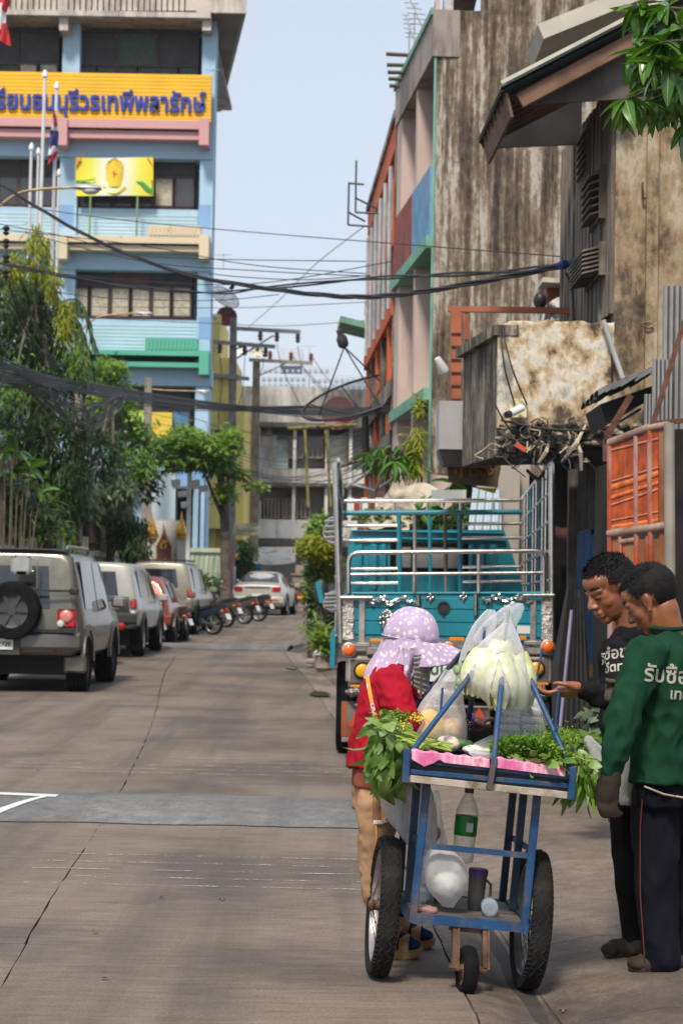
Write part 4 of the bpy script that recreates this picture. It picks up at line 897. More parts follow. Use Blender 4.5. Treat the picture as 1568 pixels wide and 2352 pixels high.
RB = tag(MB().build('rusty_bracket', M_rust) if False else (lambda M: M.build('rusty_bracket', M_rust))(MB().bar(at(1572,735,12.6),at(1500,970,12.6),0.030,0.030).bar(at(1500,972,12.6),at(1580,965,12.6),0.035,0.03).bar(at(1500,970,12.58),at(1506,1038,12.58),0.03,0.03)),'rust brown angle bracket crossing the grey corrugated sheets','bracket')
# orange gate leaf: pipe frame, hanging cut-bottle curtain above, timber panels below
GT = empty('orange_gate', at(1470,1700,12.5), label='orange gate with a hanging strip curtain above wooden panels', cat='gate'); gt = GT.location
GTY = 12.5
def gpt(px,py): 
    return at(px,py,GTY+(1400-px)*0.0022)
M_gpipe = mat('gate_pipe',(0.36,0.065,0.018),0.55,0.2,0.25,6,0.2,30,dirt=0.5,dcol=(0.40,0.36,0.34),dscale=4); M_gpale = mat('gate_pipe_pale',(0.30,0.22,0.17),0.6,0.1,0.2,6,0.2,dirt=0.4,dcol=(0.18,0.07,0.04),dscale=4)
def gate_tube(a,b,r,m,name): M = MB(); M.tube([gpt(*a),gpt(*b)],r,10); return keep(M.build(name,m,GT,40),gt)
gate_tube((1398,1018),(1490,982),0.026,M_gpale,'top_rail'); gate_tube((1488,984),(1535,975),0.022,M_gpale,'top_rail'); gate_tube((1398,1226),(1532,1208),0.028,M_gpale,'middle_rail')
gate_tube((1400,1015),(1402,1700),0.020,M_gpipe,'stile'); gate_tube((1460,995),(1464,1700),0.018,M_gpipe,'stile'); gate_tube((1536,972),(1540,1700),0.034,mat('post_grey',(0.30,0.26,0.22),0.6,0.3,0.15,4,0.1),'gate_post'); gate_tube((1492,988),(1497,1700),0.02,M_gpipe,'stile')
M_or = mat('gate_wood',(0.24,0.085,0.03),0.75,0,0.3,3,0.3,25,dirt=0.25,dcol=(0.26,0.17,0.11),dscale=3,dstretch=(1,1,0.15))
M = MB(); M.prism([gpt(1512,980),gpt(1530,978),gpt(1534,1700),gpt(1516,1700)],(0,0.05,0)); keep(M.build('door_board', M_or, GT), gt)
for x0,x1 in ((1403,1419),(1430,1455),(1466,1487),(1490,1515)):
    M = MB(); M.prism([gpt(x0,1240),gpt(x1,1236),gpt(x1+3,1700),gpt(x0+3,1700)],(0,0.02,0)); keep(M.build('panel', M_or, GT), gt)
for x in (1424,1487): gate_tube((x,1232),(x+2,1700),0.016,M_gpipe,'mullion')
gate_tube((1426,1245),(1458,1240),0.018,M_gpale,'rail')
# the strip curtain: columns of strung tubes, four rows of bead loops
M_str = mat('curtain_strip',(0.40,0.068,0.012),0.55,0,0.3,10,0.2,40,dirt=0.4,dcol=(0.16,0.03,0.015),dscale=6,dstretch=(1,1,0.3)); M_bead = mat('curtain_bead',(0.52,0.13,0.025),0.5,0,0.3,20,0.2); M_beadp = mat('curtain_bead_pink',(0.42,0.16,0.10),0.6,0,0.3,20,0.2)
q = random.Random(8); NS = 54
for k in range(NS):
    x = 1404+(1532-1404-22)*k/(NS-1); 
    if abs(x-1461) < 3: continue
    yt = 1016-(x-1404)*0.30+4; yb2 = 1224-(x-1404)*0.125
    o = MB().tube([gpt(x+q.uniform(-0.5,0.5),yt),gpt(x+q.uniform(-.6,.6),(yt+yb2)/2),gpt(x,yb2)],0.0052,5).build('strip', M_str, GT); keep(o,gt)
M = MB(); Mb = MB()
for k in range(NS*1):
    x = 1404+(1532-1404-22)*(k+0.5)/NS; t = (x-1404)/106
    for rowy, h, mm in ((1034-26*t,6,1),(1106-32*t,5,1),(1120-32*t,14,0),(1143-34*t,10,0),(1160-36*t,6,1),(1196-20*t,5,1),(1212-16*t,12,0)):
        (M if mm == 0 else Mb).ball(gpt(x,rowy)+Vector((0,-0.008,0)), (0.0062,0.006,h*0.00137), 6, 5)
tag(keep(M.build('bead_row', M_bead, GT, True),gt), kind='stuff'); tag(keep(Mb.build('bead_row', M_beadp, GT, True),gt), kind='stuff')
# dark doorway right of the gate
DW = empty('dark_doorway', at(1600,1700,12.9), label='black open doorway beside the grey gate post', cat='doorway'); dw = DW.location
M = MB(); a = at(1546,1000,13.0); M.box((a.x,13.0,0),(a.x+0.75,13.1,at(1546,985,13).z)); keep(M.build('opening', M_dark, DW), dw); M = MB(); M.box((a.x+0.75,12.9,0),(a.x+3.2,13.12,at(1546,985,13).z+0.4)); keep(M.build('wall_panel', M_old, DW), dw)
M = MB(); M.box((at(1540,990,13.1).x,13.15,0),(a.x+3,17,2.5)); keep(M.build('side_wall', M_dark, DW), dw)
# yellow framed brown sign and pale column behind the truck
SG = empty('brown_sign', at(1085,1100,19.8), label='brown hanging sign with orange lettering and a red emblem, yellow edge', cat='sign'); sg = SG.location
M = MB(); M.prism([at(1026,1062,19.8),at(1148,1062,19.8),at(1143,1120,19.8),at(1030,1108,19.8)],(0,0.03,0)); keep(M.build('board', mat('sign_brown',(0.11,0.075,0.04),0.6,0,0.2,3,0.1), SG), sg)
M = MB(); M.prism([at(1140,1060,19.84),at(1154,1058,19.84),at(1137,1134,19.84),at(1082,1118,19.84),at(1138,1122,19.84)],(0,0.02,0)); keep(M.build('edge', mat('sign_yellow',(0.80,0.60,0.02),0.5), SG), sg)
M = MB(); p = at(1112,1070,19.78); M.prism([p+Vector((x*0.11,0,z*0.085)) for x,z in ((-1,0.35),(-0.5,0.6),(0,0.3),(0.5,0.6),(1,0.35),(0,-0.9))],(0,-0.004,0)); keep(M.build('emblem', mat('sign_red',(0.20,0.015,0.015),0.5), SG), sg)
for txt, px, py, sz, m in (('กุ', 1053,1087,0.17,mat('sign_orange',(0.75,0.20,0.02),0.5)),('เวียง',1105,1092,0.13,mat('sign_orange_dull',(0.35,0.14,0.03),0.5))):
    me = text_mesh(txt, sz, 0.002, 0.003); o = obj('lettering', me, m, SG); keep(o, sg); o.location = at(px,py,19.785); o.rotation_euler = (math.pi/2,R(-4),0)
PC = empty('pale_column', (at(1170,1300,22).x,22,0), label='pale beige square column behind the cargo truck', cat='column'); M = MB(); M.box((-0.16,0,0),(0.1,0.3,at(1150,1070,22).z)); M.box((-0.34,0.3,0),(-0.16,0.6,at(1150,1070,22).z)); M.box((0.1,0.2,0),(0.22,0.4,3)); M.build('shaft', mat('column_beige',(0.44,0.39,0.34),0.8,0,0.08,1,0.1,dirt=0.3), PC)
# ------------------------------------------------------------------ parked vehicles
M_glassc = glass('car_glass', (0.02,0.024,0.027), 0.06); M_red = mat('tail_red',(0.42,0.012,0.012),0.15,0,0.25,12,0.05,coat=0.6); M_amber = mat('lamp_amber',(0.75,0.20,0.01),0.2,0,0.15,20,0.05,coat=0.6); M_clear = mat('lamp_clear',(0.6,0.58,0.56),0.15,0.2,0.2,14,0.05,coat=0.6)
M_plate = mat('number_plate',(0.66,0.66,0.62),0.5,0,0.05,4,0.05); M_alloy = mat('alloy',(0.45,0.45,0.46),0.35,0.9,0.15,6,0.05); M_gold = mat('gold_rim',(0.48,0.27,0.06),0.35,0.8,0.2,6,0.05); M_ink = mat('plate_ink',(0.02,0.02,0.022),0.6,0,0.1,3,0)
def paint(name, col, metal=0.35): return mat(name, col, 0.32, metal, 0.08, 2.0, 0.03, 8, coat=0.5, dirt=0.12, dcol=tuple(c*0.55 for c in col), dscale=1.6)
def wheel(parent, c, r, w, rim_m, name='wheel', axis=(1,0,0)):
    e = empty(name, c, parent=parent); rot = Vector((0,0,1)).rotation_difference(Vector(axis)).to_euler(); e.rotation_euler = rot
    M = MB(); M.lathe([(r*0.60,-w*0.46),(r*0.80,-w*0.5),(r*0.95,-w*0.46),(r,-w*0.34),(r,-w*0.12),(r*0.985,-w*0.10),(r*0.985,-w*0.06),(r,-w*0.04),(r,w*0.04),(r*0.985,w*0.06),(r*0.985,w*0.10),(r,w*0.12),(r,w*0.34),(r*0.95,w*0.46),(r*0.80,w*0.5),(r*0.60,w*0.46)],28,caps=False); M.build('tyre', M_rub, e, 35)
    M = MB(); M.lathe([(r*0.62,w*0.42),(r*0.60,w*0.30),(r*0.50,w*0.22),(r*0.20,w*0.26),(r*0.16,w*0.34),(0.001,w*0.34)],20,caps=False); M.lathe([(r*0.62,-w*0.42),(r*0.60,-w*0.30),(r*0.50,-w*0.22),(r*0.20,-w*0.26),(r*0.16,-w*0.34),(0.001,-w*0.34)],20,caps=False)
    for k in range(6):
        a = k*math.pi/3; M.bar((0.15*r*math.cos(a),0.15*r*math.sin(a),w*0.27),(0.6*r*math.cos(a),0.6*r*math.sin(a),w*0.31),0.13*r,0.02)
    M.build('rim', rim_m, e, 40); return e
def smooth_path(tab, n):
    """Catmull-Rom through a table of equal-length tuples"""
    out = []
    for i in range(len(tab)-1):
        p0, p1, p2, p3 = tab[max(i-1,0)], tab[i], tab[i+1], tab[min(i+2,len(tab)-1)]
        for k in range(n):
            t = k/n; out.append(tuple(0.5*((2*b)+(-a+c)*t+(2*a-5*b+4*c-d)*t*t+(-a+3*b-3*c+d)*t**3) for a,b,c,d in zip(p0,p1,p2,p3)))
    out.append(tab[-1]); return out
STY = {  # y, half width, bottom, belt, roof half width, top, tilt of everything above the belt
 'suv': [(0.0,0.80,0.52,1.00,0.66,1.70,0.30),(0.05,0.86,0.48,1.02,0.70,1.76,0.26),(0.25,0.90,0.45,1.03,0.72,1.79,0.10),(0.9,0.91,0.42,1.03,0.72,1.80,0.0),(2.0,0.91,0.42,1.02,0.71,1.79,0.0),(2.7,0.91,0.42,1.02,0.69,1.74,0.0),(3.25,0.90,0.42,1.02,0.80,1.10,0.0),(3.9,0.88,0.44,0.95,0.76,1.00,0.0),(4.4,0.82,0.46,0.85,0.66,0.90,0.0)],
 'pickup': [(0.0,0.84,0.62,1.12,0.66,1.74,0.22),(0.05,0.88,0.58,1.13,0.70,1.78,0.20),(0.3,0.90,0.54,1.13,0.71,1.80,0.06),(1.3,0.90,0.50,1.12,0.71,1.80,0.0),(2.6,0.90,0.48,1.10,0.70,1.78,0.0),(3.3,0.90,0.48,1.08,0.66,1.68,0.0),(3.9,0.90,0.48,1.08,0.80,1.14,0.0),(4.6,0.88,0.50,1.00,0.78,1.06,0.0),(5.0,0.82,0.52,0.9,0.7,0.95,0.0)],
 'sedan': [(0.0,0.80,0.38,0.88,0.70,0.96,0.05),(0.05,0.86,0.32,0.92,0.74,1.02,0.03),(0.35,0.89,0.28,0.94,0.76,1.06,0.0),(0.62,0.90,0.26,0.95,0.72,1.12,0.0),(1.35,0.90,0.24,0.95,0.57,1.44,0.0),(2.1,0.90,0.24,0.94,0.57,1.47,0.0),(2.7,0.90,0.24,0.92,0.58,1.38,0.0),(3.5,0.89,0.24,0.90,0.74,0.98,0.0),(4.3,0.86,0.26,0.80,0.66,0.84,0.0),(4.65,0.78,0.30,0.66,0.55,0.72,0.0)],
 'hatch': [(0.0,0.76,0.44,0.94,0.52,1.40,0.55),(0.05,0.81,0.38,0.96,0.56,1.48,0.50),(0.35,0.84,0.34,0.97,0.58,1.52,0.20),(1.0,0.85,0.30,0.95,0.58,1.54,0.0),(1.9,0.85,0.30,0.93,0.57,1.50,0.0),(2.7,0.85,0.30,0.92,0.60,1.20,0.0),(3.2,0.84,0.30,0.90,0.70,1.00,0.0),(3.8,0.76,0.34,0.78,0.56,0.84,0.0)]}
def car_ring(s):
    y,w,zb,zl,wr,zt,tl = s
    h = [(0,zb),(w*0.86,zb),(w*0.97,zb+0.07),(w,zb+(zl-zb)*0.42),(w*0.995,zb+(zl-zb)*0.75),(w*0.955,zl),(wr+(w*0.955-wr)*0.45,zl+(zt-zl)*0.55),(wr,zt-0.075*min(1,(zt-zl)/0.3)),(wr-0.10,zt-0.012),(wr*0.5,zt+0.004),(0,zt+0.01)]
    pts = [Vector((x,y+max(0,z-zl)*tl,z)) for x,z in h]
    return pts + [Vector((-p.x,p.y,p.z)) for p in reversed(pts[1:-1])]
def car(name, label, cat, p, yaw, style, pm, W=1.0, H=1.0, rim=None, group='cars parked along the left kerb', wr=0.33, ww=0.22, axles=(0.95,3.55), plate='', lamps=None, dark_lower=None, window_m=None, hide_rear_glass=False):
    e = empty(name, p, (0,0,yaw), label, cat, group); e.scale = (W,1,H); st = smooth_path(STY[style],3); rings = [car_ring(s) for s in st]
    M = MB(); M.loft(rings, caps=True); body = M.build('body', pm, e, 38)
    y0 = st[0]; L = st[-1][0]; k0 = STY[style][0]
    # rear glass
    zl, zt, wrr, w0, tl = k0[3], k0[5], k0[4], k0[1], k0[6]
    if style in ('suv','pickup','hatch'):
        def rg(u,v):
            z = zl+0.05+(zt-zl-0.16)*v; hw = (w0*0.955+(wrr-w0*0.955)*((z-zl)/(zt-zl)))-0.10; x = hw*(2*u-1)
            c = 1-abs(2*u-1)**6*0.0; return Vector((x, (z-zl)*tl-0.012+0.03*abs(2*u-1)**3, z))
        M = MB(); M.grid(rg, 8, 4); M.build('rear_window', window_m or M_glassc, e, True)
    else:
        M = MB(); M.grid(lambda u,v: Vector(((0.66-0.14*v)*(2*u-1), 0.60+0.70*v-0.012, 1.125+0.30*v)), 8, 4); M.build('rear_window', window_m or M_glassc, e, True)
    # side glass on both sides: follows the body surface a little proud of it
    gy0, gy1 = {'suv':(0.55,2.75),'pickup':(0.7,3.35),'sedan':(0.95,2.95),'hatch':(0.75,2.55)}[style]
    def sect(y):
        for a,b in zip(st,st[1:]):
            if y <= b[0]: t = (y-a[0])/max(1e-6,b[0]-a[0]); return tuple(p+(q-p)*t for p,q in zip(a,b))
        return st[-1]
    for sgn in (1,-1):
        for a,b in ((gy0,(gy0+gy1)/2-0.04),((gy0+gy1)/2+0.04,gy1)):
            def sg(u,v):
                y = a+(b-a)*u; s_ = sect(y); z0_, z1_ = s_[3]+0.02, max(s_[3]+0.05, s_[5]-0.13); z = z0_+(z1_-z0_)*v
                f = (z-s_[3])/max(0.05,(s_[5]-s_[3])); x = s_[1]*0.955+(s_[4]-s_[1]*0.955)*min(1,f*0.86)+0.008
                return Vector((sgn*x, y+max(0,z-s_[3])*s_[6], z))
            M = MB(); M.grid(sg, 6, 3); M.build('side_window', M_glassc, e, True)
        M = MB(); ym = gy1-0.12; M.cbox((sgn*1.0,ym+0.25,1.12 if style!='sedan' else 1.02),(0.20,0.10,0.15),bev=0.03); M.build('wing_mirror', pm if style!='suv' else M_steel, e, 40)
        for ya in axles:
            wheel(e, (sgn*(0.90-ww/2+0.02), ya, wr/H), wr, ww, rim or M_alloy)
            M = MB()
            for k in range(12):
                a0, a1 = math.pi*k/12, math.pi*(k+1)/12; ro, ri = wr*1.32, wr*1.12
                M.prism([Vector((0,ya+ri*math.cos(a0),wr+ri*math.sin(a0))),Vector((0,ya+ro*math.cos(a0),wr+ro*math.sin(a0))),Vector((0,ya+ro*math.cos(a1),wr+ro*math.sin(a1))),Vector((0,ya+ri*math.cos(a1),wr+ri*math.sin(a1)))],(sgn*0.05,0,0))
            o = M.build('wheel_arch', pm if style == 'suv' else M_blk, e); o.location.x = sgn*0.875
    M = MB(); M.box((-0.70,0.25,0.22),(0.70,L-0.3,k0[2]+0.10)); M.build('underbody', M_dark, e)
    # bumper, lamps, plate
    bz = k0[2]
    M = MB(); M.loft([[Vector((x*1.0, -0.07-0.05*d+0.16*abs(x)**4, z)) for x in [(-0.88+1.76*k/14) for k in range(15)]] for z,d in ((bz+0.02,0),(bz+0.06,1),(bz+0.20,1),(bz+0.24,0.2),(bz+0.25,-1.5))],closed=False); M.build('rear_bumper', dark_lower or pm, e, 40)
    for sgn in (1,-1):
        for (cx,cz,sx,sz,m) in (lamps or [(0.70,zl-0.18,0.14,0.26,M_red)]):
            M = MB(); M.cbox((sgn*cx,0.012,cz),(sx,0.07,sz),bev=0.03); M.build('tail_lamp', m, e, 40)
    pz = bz+0.10 if style in ('suv',) else zl-0.22
    if style == 'pickup': pz = bz+0.14
    M = MB(); M.cbox((0,-0.135 if style in('suv','pickup') else -0.03,pz),(0.36,0.012,0.14),bev=0.004); pl = M.build('number_plate', M_plate, e)
    if plate:
        me = text_mesh(plate, 0.085, 0.001, 0.002); o = obj('lettering', me, M_ink, pl); o.location = (0,-0.143 if style in('suv','pickup') else -0.038,pz-0.03); o.rotation_euler = (math.pi/2,0,0)
    return e
def gp_(px, py, Y): p = at(px,py,Y); return Vector((p.x,Y,gz(Y)))
P_sil = paint('paint_champagne',(0.125,0.12,0.095)); P_silv = paint('paint_silver',(0.24,0.235,0.22)); P_wht = paint('paint_off_white',(0.40,0.40,0.365),0.1); P_red = paint('paint_copper',(0.30,0.065,0.035)); P_bei = paint('paint_beige',(0.25,0.23,0.175)); P_pearl = paint('paint_pearl',(0.52,0.49,0.43))
M_dgrey = mat('tailgate_grey',(0.045,0.045,0.048),0.55,0,0.1,3,0.1)
# off-roader with the spare wheel
SUVY = 25.7
c = car('parked_car','champagne off-roader with a spare wheel on its tailgate, plate 2739','car',gp_(26,1595,SUVY),R(-1.0),'suv',P_sil,0.985,1.03,M_dgrey,wr=0.37,ww=0.27,axles=(0.62,3.2),lamps=[(0.70,0.93,0.26,0.24,M_red),(0.60,0.55,0.17,0.07,M_red)],dark_lower=paint('bumper_grey',(0.13,0.13,0.125)),plate='ภม 2739')
M = MB(); M.lathe([(0.05,0),(0.05,0.012),(0.03,0.018),(0.001,0.02)],14,(0.63,-0.022,0.87),(0,-1,0)); M.build('lamp_lens', M_clear, c, True); M = MB(); M.lathe([(0.085,0),(0.085,0.010),(0.05,0.018),(0.001,0.02)],16,(0.70,-0.022,0.96),(0,-1,0)); M.build('lamp_lens', mat('lamp_pink',(0.6,0.2,0.17),0.15,0,0.2,20,0.05,coat=0.6), c, True)
wheel(c,(0.02,-0.16,1.03),0.365,0.23,M_dgrey,'spare_wheel',(0,-1,0))
M = MB(); M.bar((0.2,-0.10,0.78),(0.82,-0.06,0.78),0.05,0.04); M.build('spare_carrier', M_blk, c); M = MB(); M.bar((0.3,-0.08,1.28),(0.86,-0.04,1.28),0.03,0.03); M.cbox((0.80,-0.05,1.28),(0.12,0.07,0.09),bev=0.02); M.build('tailgate_hinge', M_blk, c)
M = MB(); M.tube([(0.30,-0.02,1.18),(0.32,-0.10,1.42),(0.32,-0.12,1.66),(0.24,-0.13,1.70)],0.012,6); M.cbox((0.12,-0.15,1.60),(0.28,0.08,0.24),bev=0.04); M.build('rear_view_mirror', M_steel, c, 40)
for s_ in (1,-1):
    M = MB(); M.tube([(s_*0.64,0.30,1.80),(s_*0.64,0.36,1.84),(s_*0.63,2.2,1.84),(s_*0.62,2.35,1.79)],0.022,8); M.build('roof_rail', M_alloy, c, 40)
    M = MB(); M.cbox((s_*0.80,0.16,0.36),(0.30,0.06,0.22),bev=0.05); M.build('mud_flap', P_sil, c, 40)
M = MB(); M.box((-0.40,-0.15,0.48),(0.12,-0.11,0.74)); M.build('plate_recess', M_dgrey, c)
for o in c.children:
    if o.name.startswith('number_plate'): o.location = (-0.14,-0.03,-0.01)
M = MB(); M.grid(lambda u,v: Vector((0.70*(2*u-1),0.18+0.30*v,1.795+0.02*v-0.05*(1-v)*0)), 6, 2); M.build('roof_spoiler', M_blk, c)
# silver saloon in front of it
car('parked_car','dusty silver saloon with gold wheels just ahead of the off-roader','car',gp_(42,1540,31.0),R(-2),'sedan',P_silv,1.0,1.0,M_gold,wr=0.31,lamps=[(0.66,0.84,0.26,0.14,M_red)])
# pickup with canopy
c = car('parked_car','off-white pickup with a canopy and dark grey tailgate','car',gp_(208,1510,37.6),R(-1.0),'pickup',P_wht,0.98,1.0,M_alloy,wr=0.37,ww=0.25,axles=(1.0,4.0),lamps=[(0.80,1.02,0.13,0.20,M_red),(0.80,0.86,0.12,0.10,M_clear),(0.80,0.68,0.09,0.08,M_red)],dark_lower=M_dgrey)
M = MB(); M.loft([[Vector((x,-0.03-0.02*b,z)) for x in (-0.72,-0.3,0.3,0.72)] for z,b in ((0.62,0),(0.66,1),(0.90,1),(0.93,1.6),(1.10,1.4),(1.16,0))],closed=False); M.build('tailgate', M_dgrey, c, 30)
M = MB(); M.lathe([(0.07,0),(0.075,0.04),(0.04,0.06),(0.001,0.06)],12,(0.60,-0.12,0.60),(0,-1,0)); M.build('fog_lamp', M_red, c, True)
for s_ in (1,-1): M = MB(); M.cbox((s_*0.78,0.35,0.34),(0.28,0.04,0.40)); M.build('mud_flap', M_rub, c)
# copper hatchback
car('parked_car','copper red hatchback behind the pickup with dents along its side','car',gp_(302,1478,44.6),R(-2.5),'hatch',P_red,1.0,1.0,M_dgrey,wr=0.31,axles=(0.7,2.9),lamps=[(0.62,0.92,0.20,0.28,mat('tail_dark_red',(0.16,0.01,0.012),0.15,0,0.2,9,0.05,coat=0.6))])
# beige pickup with canopy
c = car('parked_car','beige pickup with a canopy and black roof bars beside the motorbikes','car',gp_(362,1462,50.2),R(-3),'pickup',P_bei,0.97,1.03,M_alloy,wr=0.38,ww=0.26,axles=(1.0,4.0),lamps=[(0.80,1.06,0.13,0.16,M_red),(0.80,0.91,0.13,0.12,M_clear),(0.80,0.78,0.13,0.12,M_red)])
M = MB(); M.bar((-0.64,0.25,1.84),(0.64,0.25,1.84),0.05,0.04); M.bar((-0.62,0.25,1.84),(-0.62,2.2,1.84),0.05,0.05); M.bar((0.62,0.25,1.84),(0.62,2.2,1.84),0.05,0.05); M.build('roof_bars', M_blk, c)
# pearl saloon at the end
c = car('parked_car','pearl white saloon with wide red tail lamps at the street end','car',gp_(590,1415,68.0),R(-5),'sedan',P_pearl,1.02,1.02,M_alloy,group='cars parked along the left kerb',wr=0.33,lamps=[(0.64,0.88,0.30,0.17,M_red),(0.54,0.86,0.16,0.05,M_clear)])
M = MB(); M.bar((-0.45,-0.03,0.96),(0.45,-0.03,0.96),0.03,0.02); M.build('chrome_strip', M_steel, c)
for s_ in (1,-1): M = MB(); M.bar((s_*0.5,-0.12,0.52),(s_*0.72,-0.09,0.52),0.03,0.03); M.build('reflector', M_red, c)
# ------------------------------------------------------------------ motorbikes
def motorbike(p, heading, label, body_m, rim_m=None, helmet=None, seat_m=None):
    e = empty('motorbike', p, (0,0,heading), label, 'motorbike', 'motorbikes parked along the left kerb'); rim_m = rim_m or M_alloy
    for y in (0.0,1.24):
        w = empty('wheel',(0,y,0.28),(0,math.pi/2,0),parent=e); r = 0.28
        M = MB(); M.lathe([(r*0.78,-0.03),(r*0.92,-0.045),(r,-0.02),(r,0.02),(r*0.92,0.045),(r*0.78,0.03)],24,caps=False); M.build('tyre', M_rub, w, 40)
        M = MB(); M.lathe([(r*0.80,-0.028),(r*0.74,-0.02),(r*0.74,0.02),(r*0.80,0.028)],24,caps=False); M.lathe([(0.03,-0.05),(0.04,0),(0.03,0.05)],10)
        for k in range(6): a = k*math.pi/3; M.bar((0.03*math.cos(a),0.03*math.sin(a),0),(r*0.76*math.cos(a+0.2),r*0.76*math.sin(a+0.2),0),0.03,0.02)
        M.build('rim', rim_m, w, 40)
    M = MB()
    M.loft([[Vector((s*w_,y,z)) for s,z in ((-1,zb),(-1.1,(zb+zt)/2),(-0.7,zt),(0.7,zt),(1.1,(zb+zt)/2),(1,zb))] for y,w_,zb,zt in ((-0.40,0.03,0.74,0.79),(-0.25,0.07,0.60,0.77),(0.05,0.10,0.48,0.72),(0.35,0.09,0.40,0.60),(0.62,0.07,0.30,0.44),(0.85,0.12,0.30,0.55),(1.0,0.15,0.42,0.86),(1.10,0.11,0.60,0.95),(1.16,0.05,0.70,0.93))],caps=True); M.build('fairing', body_m, e, 45)
    M = MB(); M.loft([[Vector((s*w_,y,z)) for s,z in ((-1,zb),(-0.9,zt-0.01),(-0.4,zt),(0.4,zt),(0.9,zt-0.01),(1,zb))] for y,w_,zb,zt in ((-0.32,0.06,0.77,0.84),(-0.1,0.10,0.74,0.83),(0.15,0.11,0.69,0.76),(0.36,0.09,0.62,0.72),(0.5,0.05,0.56,0.64))],caps=True); M.build('seat', seat_m or M_blk, e, 45)
    M = MB(); M.tube([(0,1.24,0.28),(0,1.08,0.62),(0,1.0,0.95)],0.035,8); M.tube([(-0.33,0.86,1.0),(-0.2,0.97,1.02),(0,1.0,0.97),(0.2,0.97,1.02),(0.33,0.86,1.0)],0.018,8); M.build('handlebar', M_blk, e, 40)
    for s_ in (-1,1):
        M = MB(); M.tube([(s_*0.22,0.95,1.02),(s_*0.30,0.98,1.20)],0.007,5); M.ball((s_*0.32,0.98,1.24),(0.07,0.02,0.045),10,6); M.build('mirror', M_steel, e, True)
    M = MB(); M.loft([[Vector((0.065*s,y,z)) for s in (-1,-0.4,0.4,1)] for y,z in ((0.95,0.42),(1.05,0.55),(1.24,0.59),(1.40,0.53),(1.52,0.40))],closed=False); M.build('mudguard', body_m, e, True)
    M = MB(); M.cbox((0,-0.37,0.66),(0.16,0.06,0.08),bev=0.02); M.build('tail_lamp', M_red, e, 40)
    for s_ in (-1,1): M = MB(); M.ball((s_*0.15,-0.33,0.62),(0.035,0.045,0.03),8,6); M.build('indicator', M_amber, e, True)
    M = MB(); M.cbox((0,-0.44,0.48),(0.20,0.012,0.16),Matrix.Rotation(R(-22),3,'X')); M.build('number_plate', M_plate, e)
    M = MB(); M.tube([(0.13,0.35,0.26),(0.16,0.1,0.28),(0.17,-0.25,0.34)],[0.03,0.05,0.055],10); M.build('exhaust', M_blk, e, 40)
    M = MB(); M.cbox((0,0.45,0.33),(0.22,0.45,0.24),bev=0.05); M.tube([(-0.08,0,0.28),(-0.09,0.3,0.32)],0.03,6); M.build('engine', M_dgrey, e, 40)
    M = MB(); M.tube([(-0.1,0.4,0.2),(-0.25,0.38,0.02)],0.012,5); M.build('kickstand', M_steel, e); M = MB(); M.tube([(0,-0.1,0.6),(0.06,0,0.28)],0.025,6); M.build('shock_absorber', M_steel, e)
    return e
Mk = lambda n,c: mat(n,c,0.35,0.1,0.1,3,0.05,coat=0.4)
motorbike(gp_(331,1484,43.0), R(75), 'motorbike with gold wheel rims beside the copper hatchback', Mk('bike_yellow_black',(0.16,0.13,0.03)), M_gold)
motorbike(gp_(398,1468,46.5), R(70), 'black motorbike with white plate between hatchback and beige pickup', Mk('bike_black',(0.02,0.02,0.022)))
motorbike(gp_(490,1456,51.0), R(62), 'black motorbike with blue seat trim nearest the roadway', Mk('bike_black_blue',(0.012,0.022,0.045)))
motorbike(gp_(520,1432,56.0), R(60), 'dark motorbike half hidden behind the blue trimmed one', Mk('bike_graphite',(0.05,0.05,0.055)))
motorbike(gp_(562,1424,58.5), R(64), 'grey scooter with a long black seat before the pearl saloon', Mk('bike_grey',(0.06,0.058,0.056)))
motorbike(gp_(595,1420,61.0), R(62), 'black scooter closest to the pearl saloon', Mk('bike_black2',(0.025,0.025,0.03)))
motorbike(gp_(470,1440,58.0), R(68), 'black motorbike by the light green wall', Mk('bike_black',(0.02,0.02,0.022)))
# ------------------------------------------------------------------ the teal cargo truck with its stainless cage
TY, TF = 16.9, 20.3
TK = empty('cargo_truck', gnd(1028,1742), label='teal cargo truck with a stainless steel cage and ornate tailgate', cat='truck'); tkl = TK.location
M_teal = mat('truck_teal',(0.007,0.205,0.275),0.34,0,0.10,1.5,0.03,10,coat=0.4,dirt=0.12,dcol=(0.02,0.12,0.15)); M_hammer = mat('hammered_steel',(0.58,0.53,0.48),0.28,0.95,0.2,10,1.0,26,bdist=0.03); M_tsteel = mat('tarnished_steel',(0.47,0.42,0.37),0.38,0.8,0.25,5,0.4,18,dirt=0.35,dcol=(0.10,0.075,0.055)); M_orr = mat('reflector_orange',(0.72,0.25,0.01),0.3,0,0.1,9,0.05); M_lens = mat('lamp_orange',(0.80,0.13,0.012),0.18,0,0.12,30,0.1,coat=0.6); M_lensy = mat('lamp_yellow',(0.80,0.36,0.01),0.25,0,0.2,70,0.3,90,coat=0.5)
def tk(name, M, m, smooth=None, parent=None):
    o = M.build(name, m, parent or TK, smooth)
    if parent is None: o.matrix_parent_inverse = Matrix.Translation(-tkl)
    return o
def T(cx, cy, Y=TY): return at(698+0.4218*cx, 1028.8+0.4218*cy, Y)          # crop pixel -> place
def pipe(name, pts, r, m=None): return tk(name, MB().tube(pts, r, 10), m or M_steel, 45)
def panel(name, c0, c1, d0, d1, m, bev=0.006, Y=TY):
    a, b = T(c0[0],c0[1],Y), T(c1[0],c1[1],Y); M = MB(); M.cbox(((a.x+b.x)/2, Y+(d0+d1)/2, (a.z+b.z)/2), (abs(b.x-a.x), d1-d0, abs(a.z-b.z)), bev=bev); return tk(name, M, m)
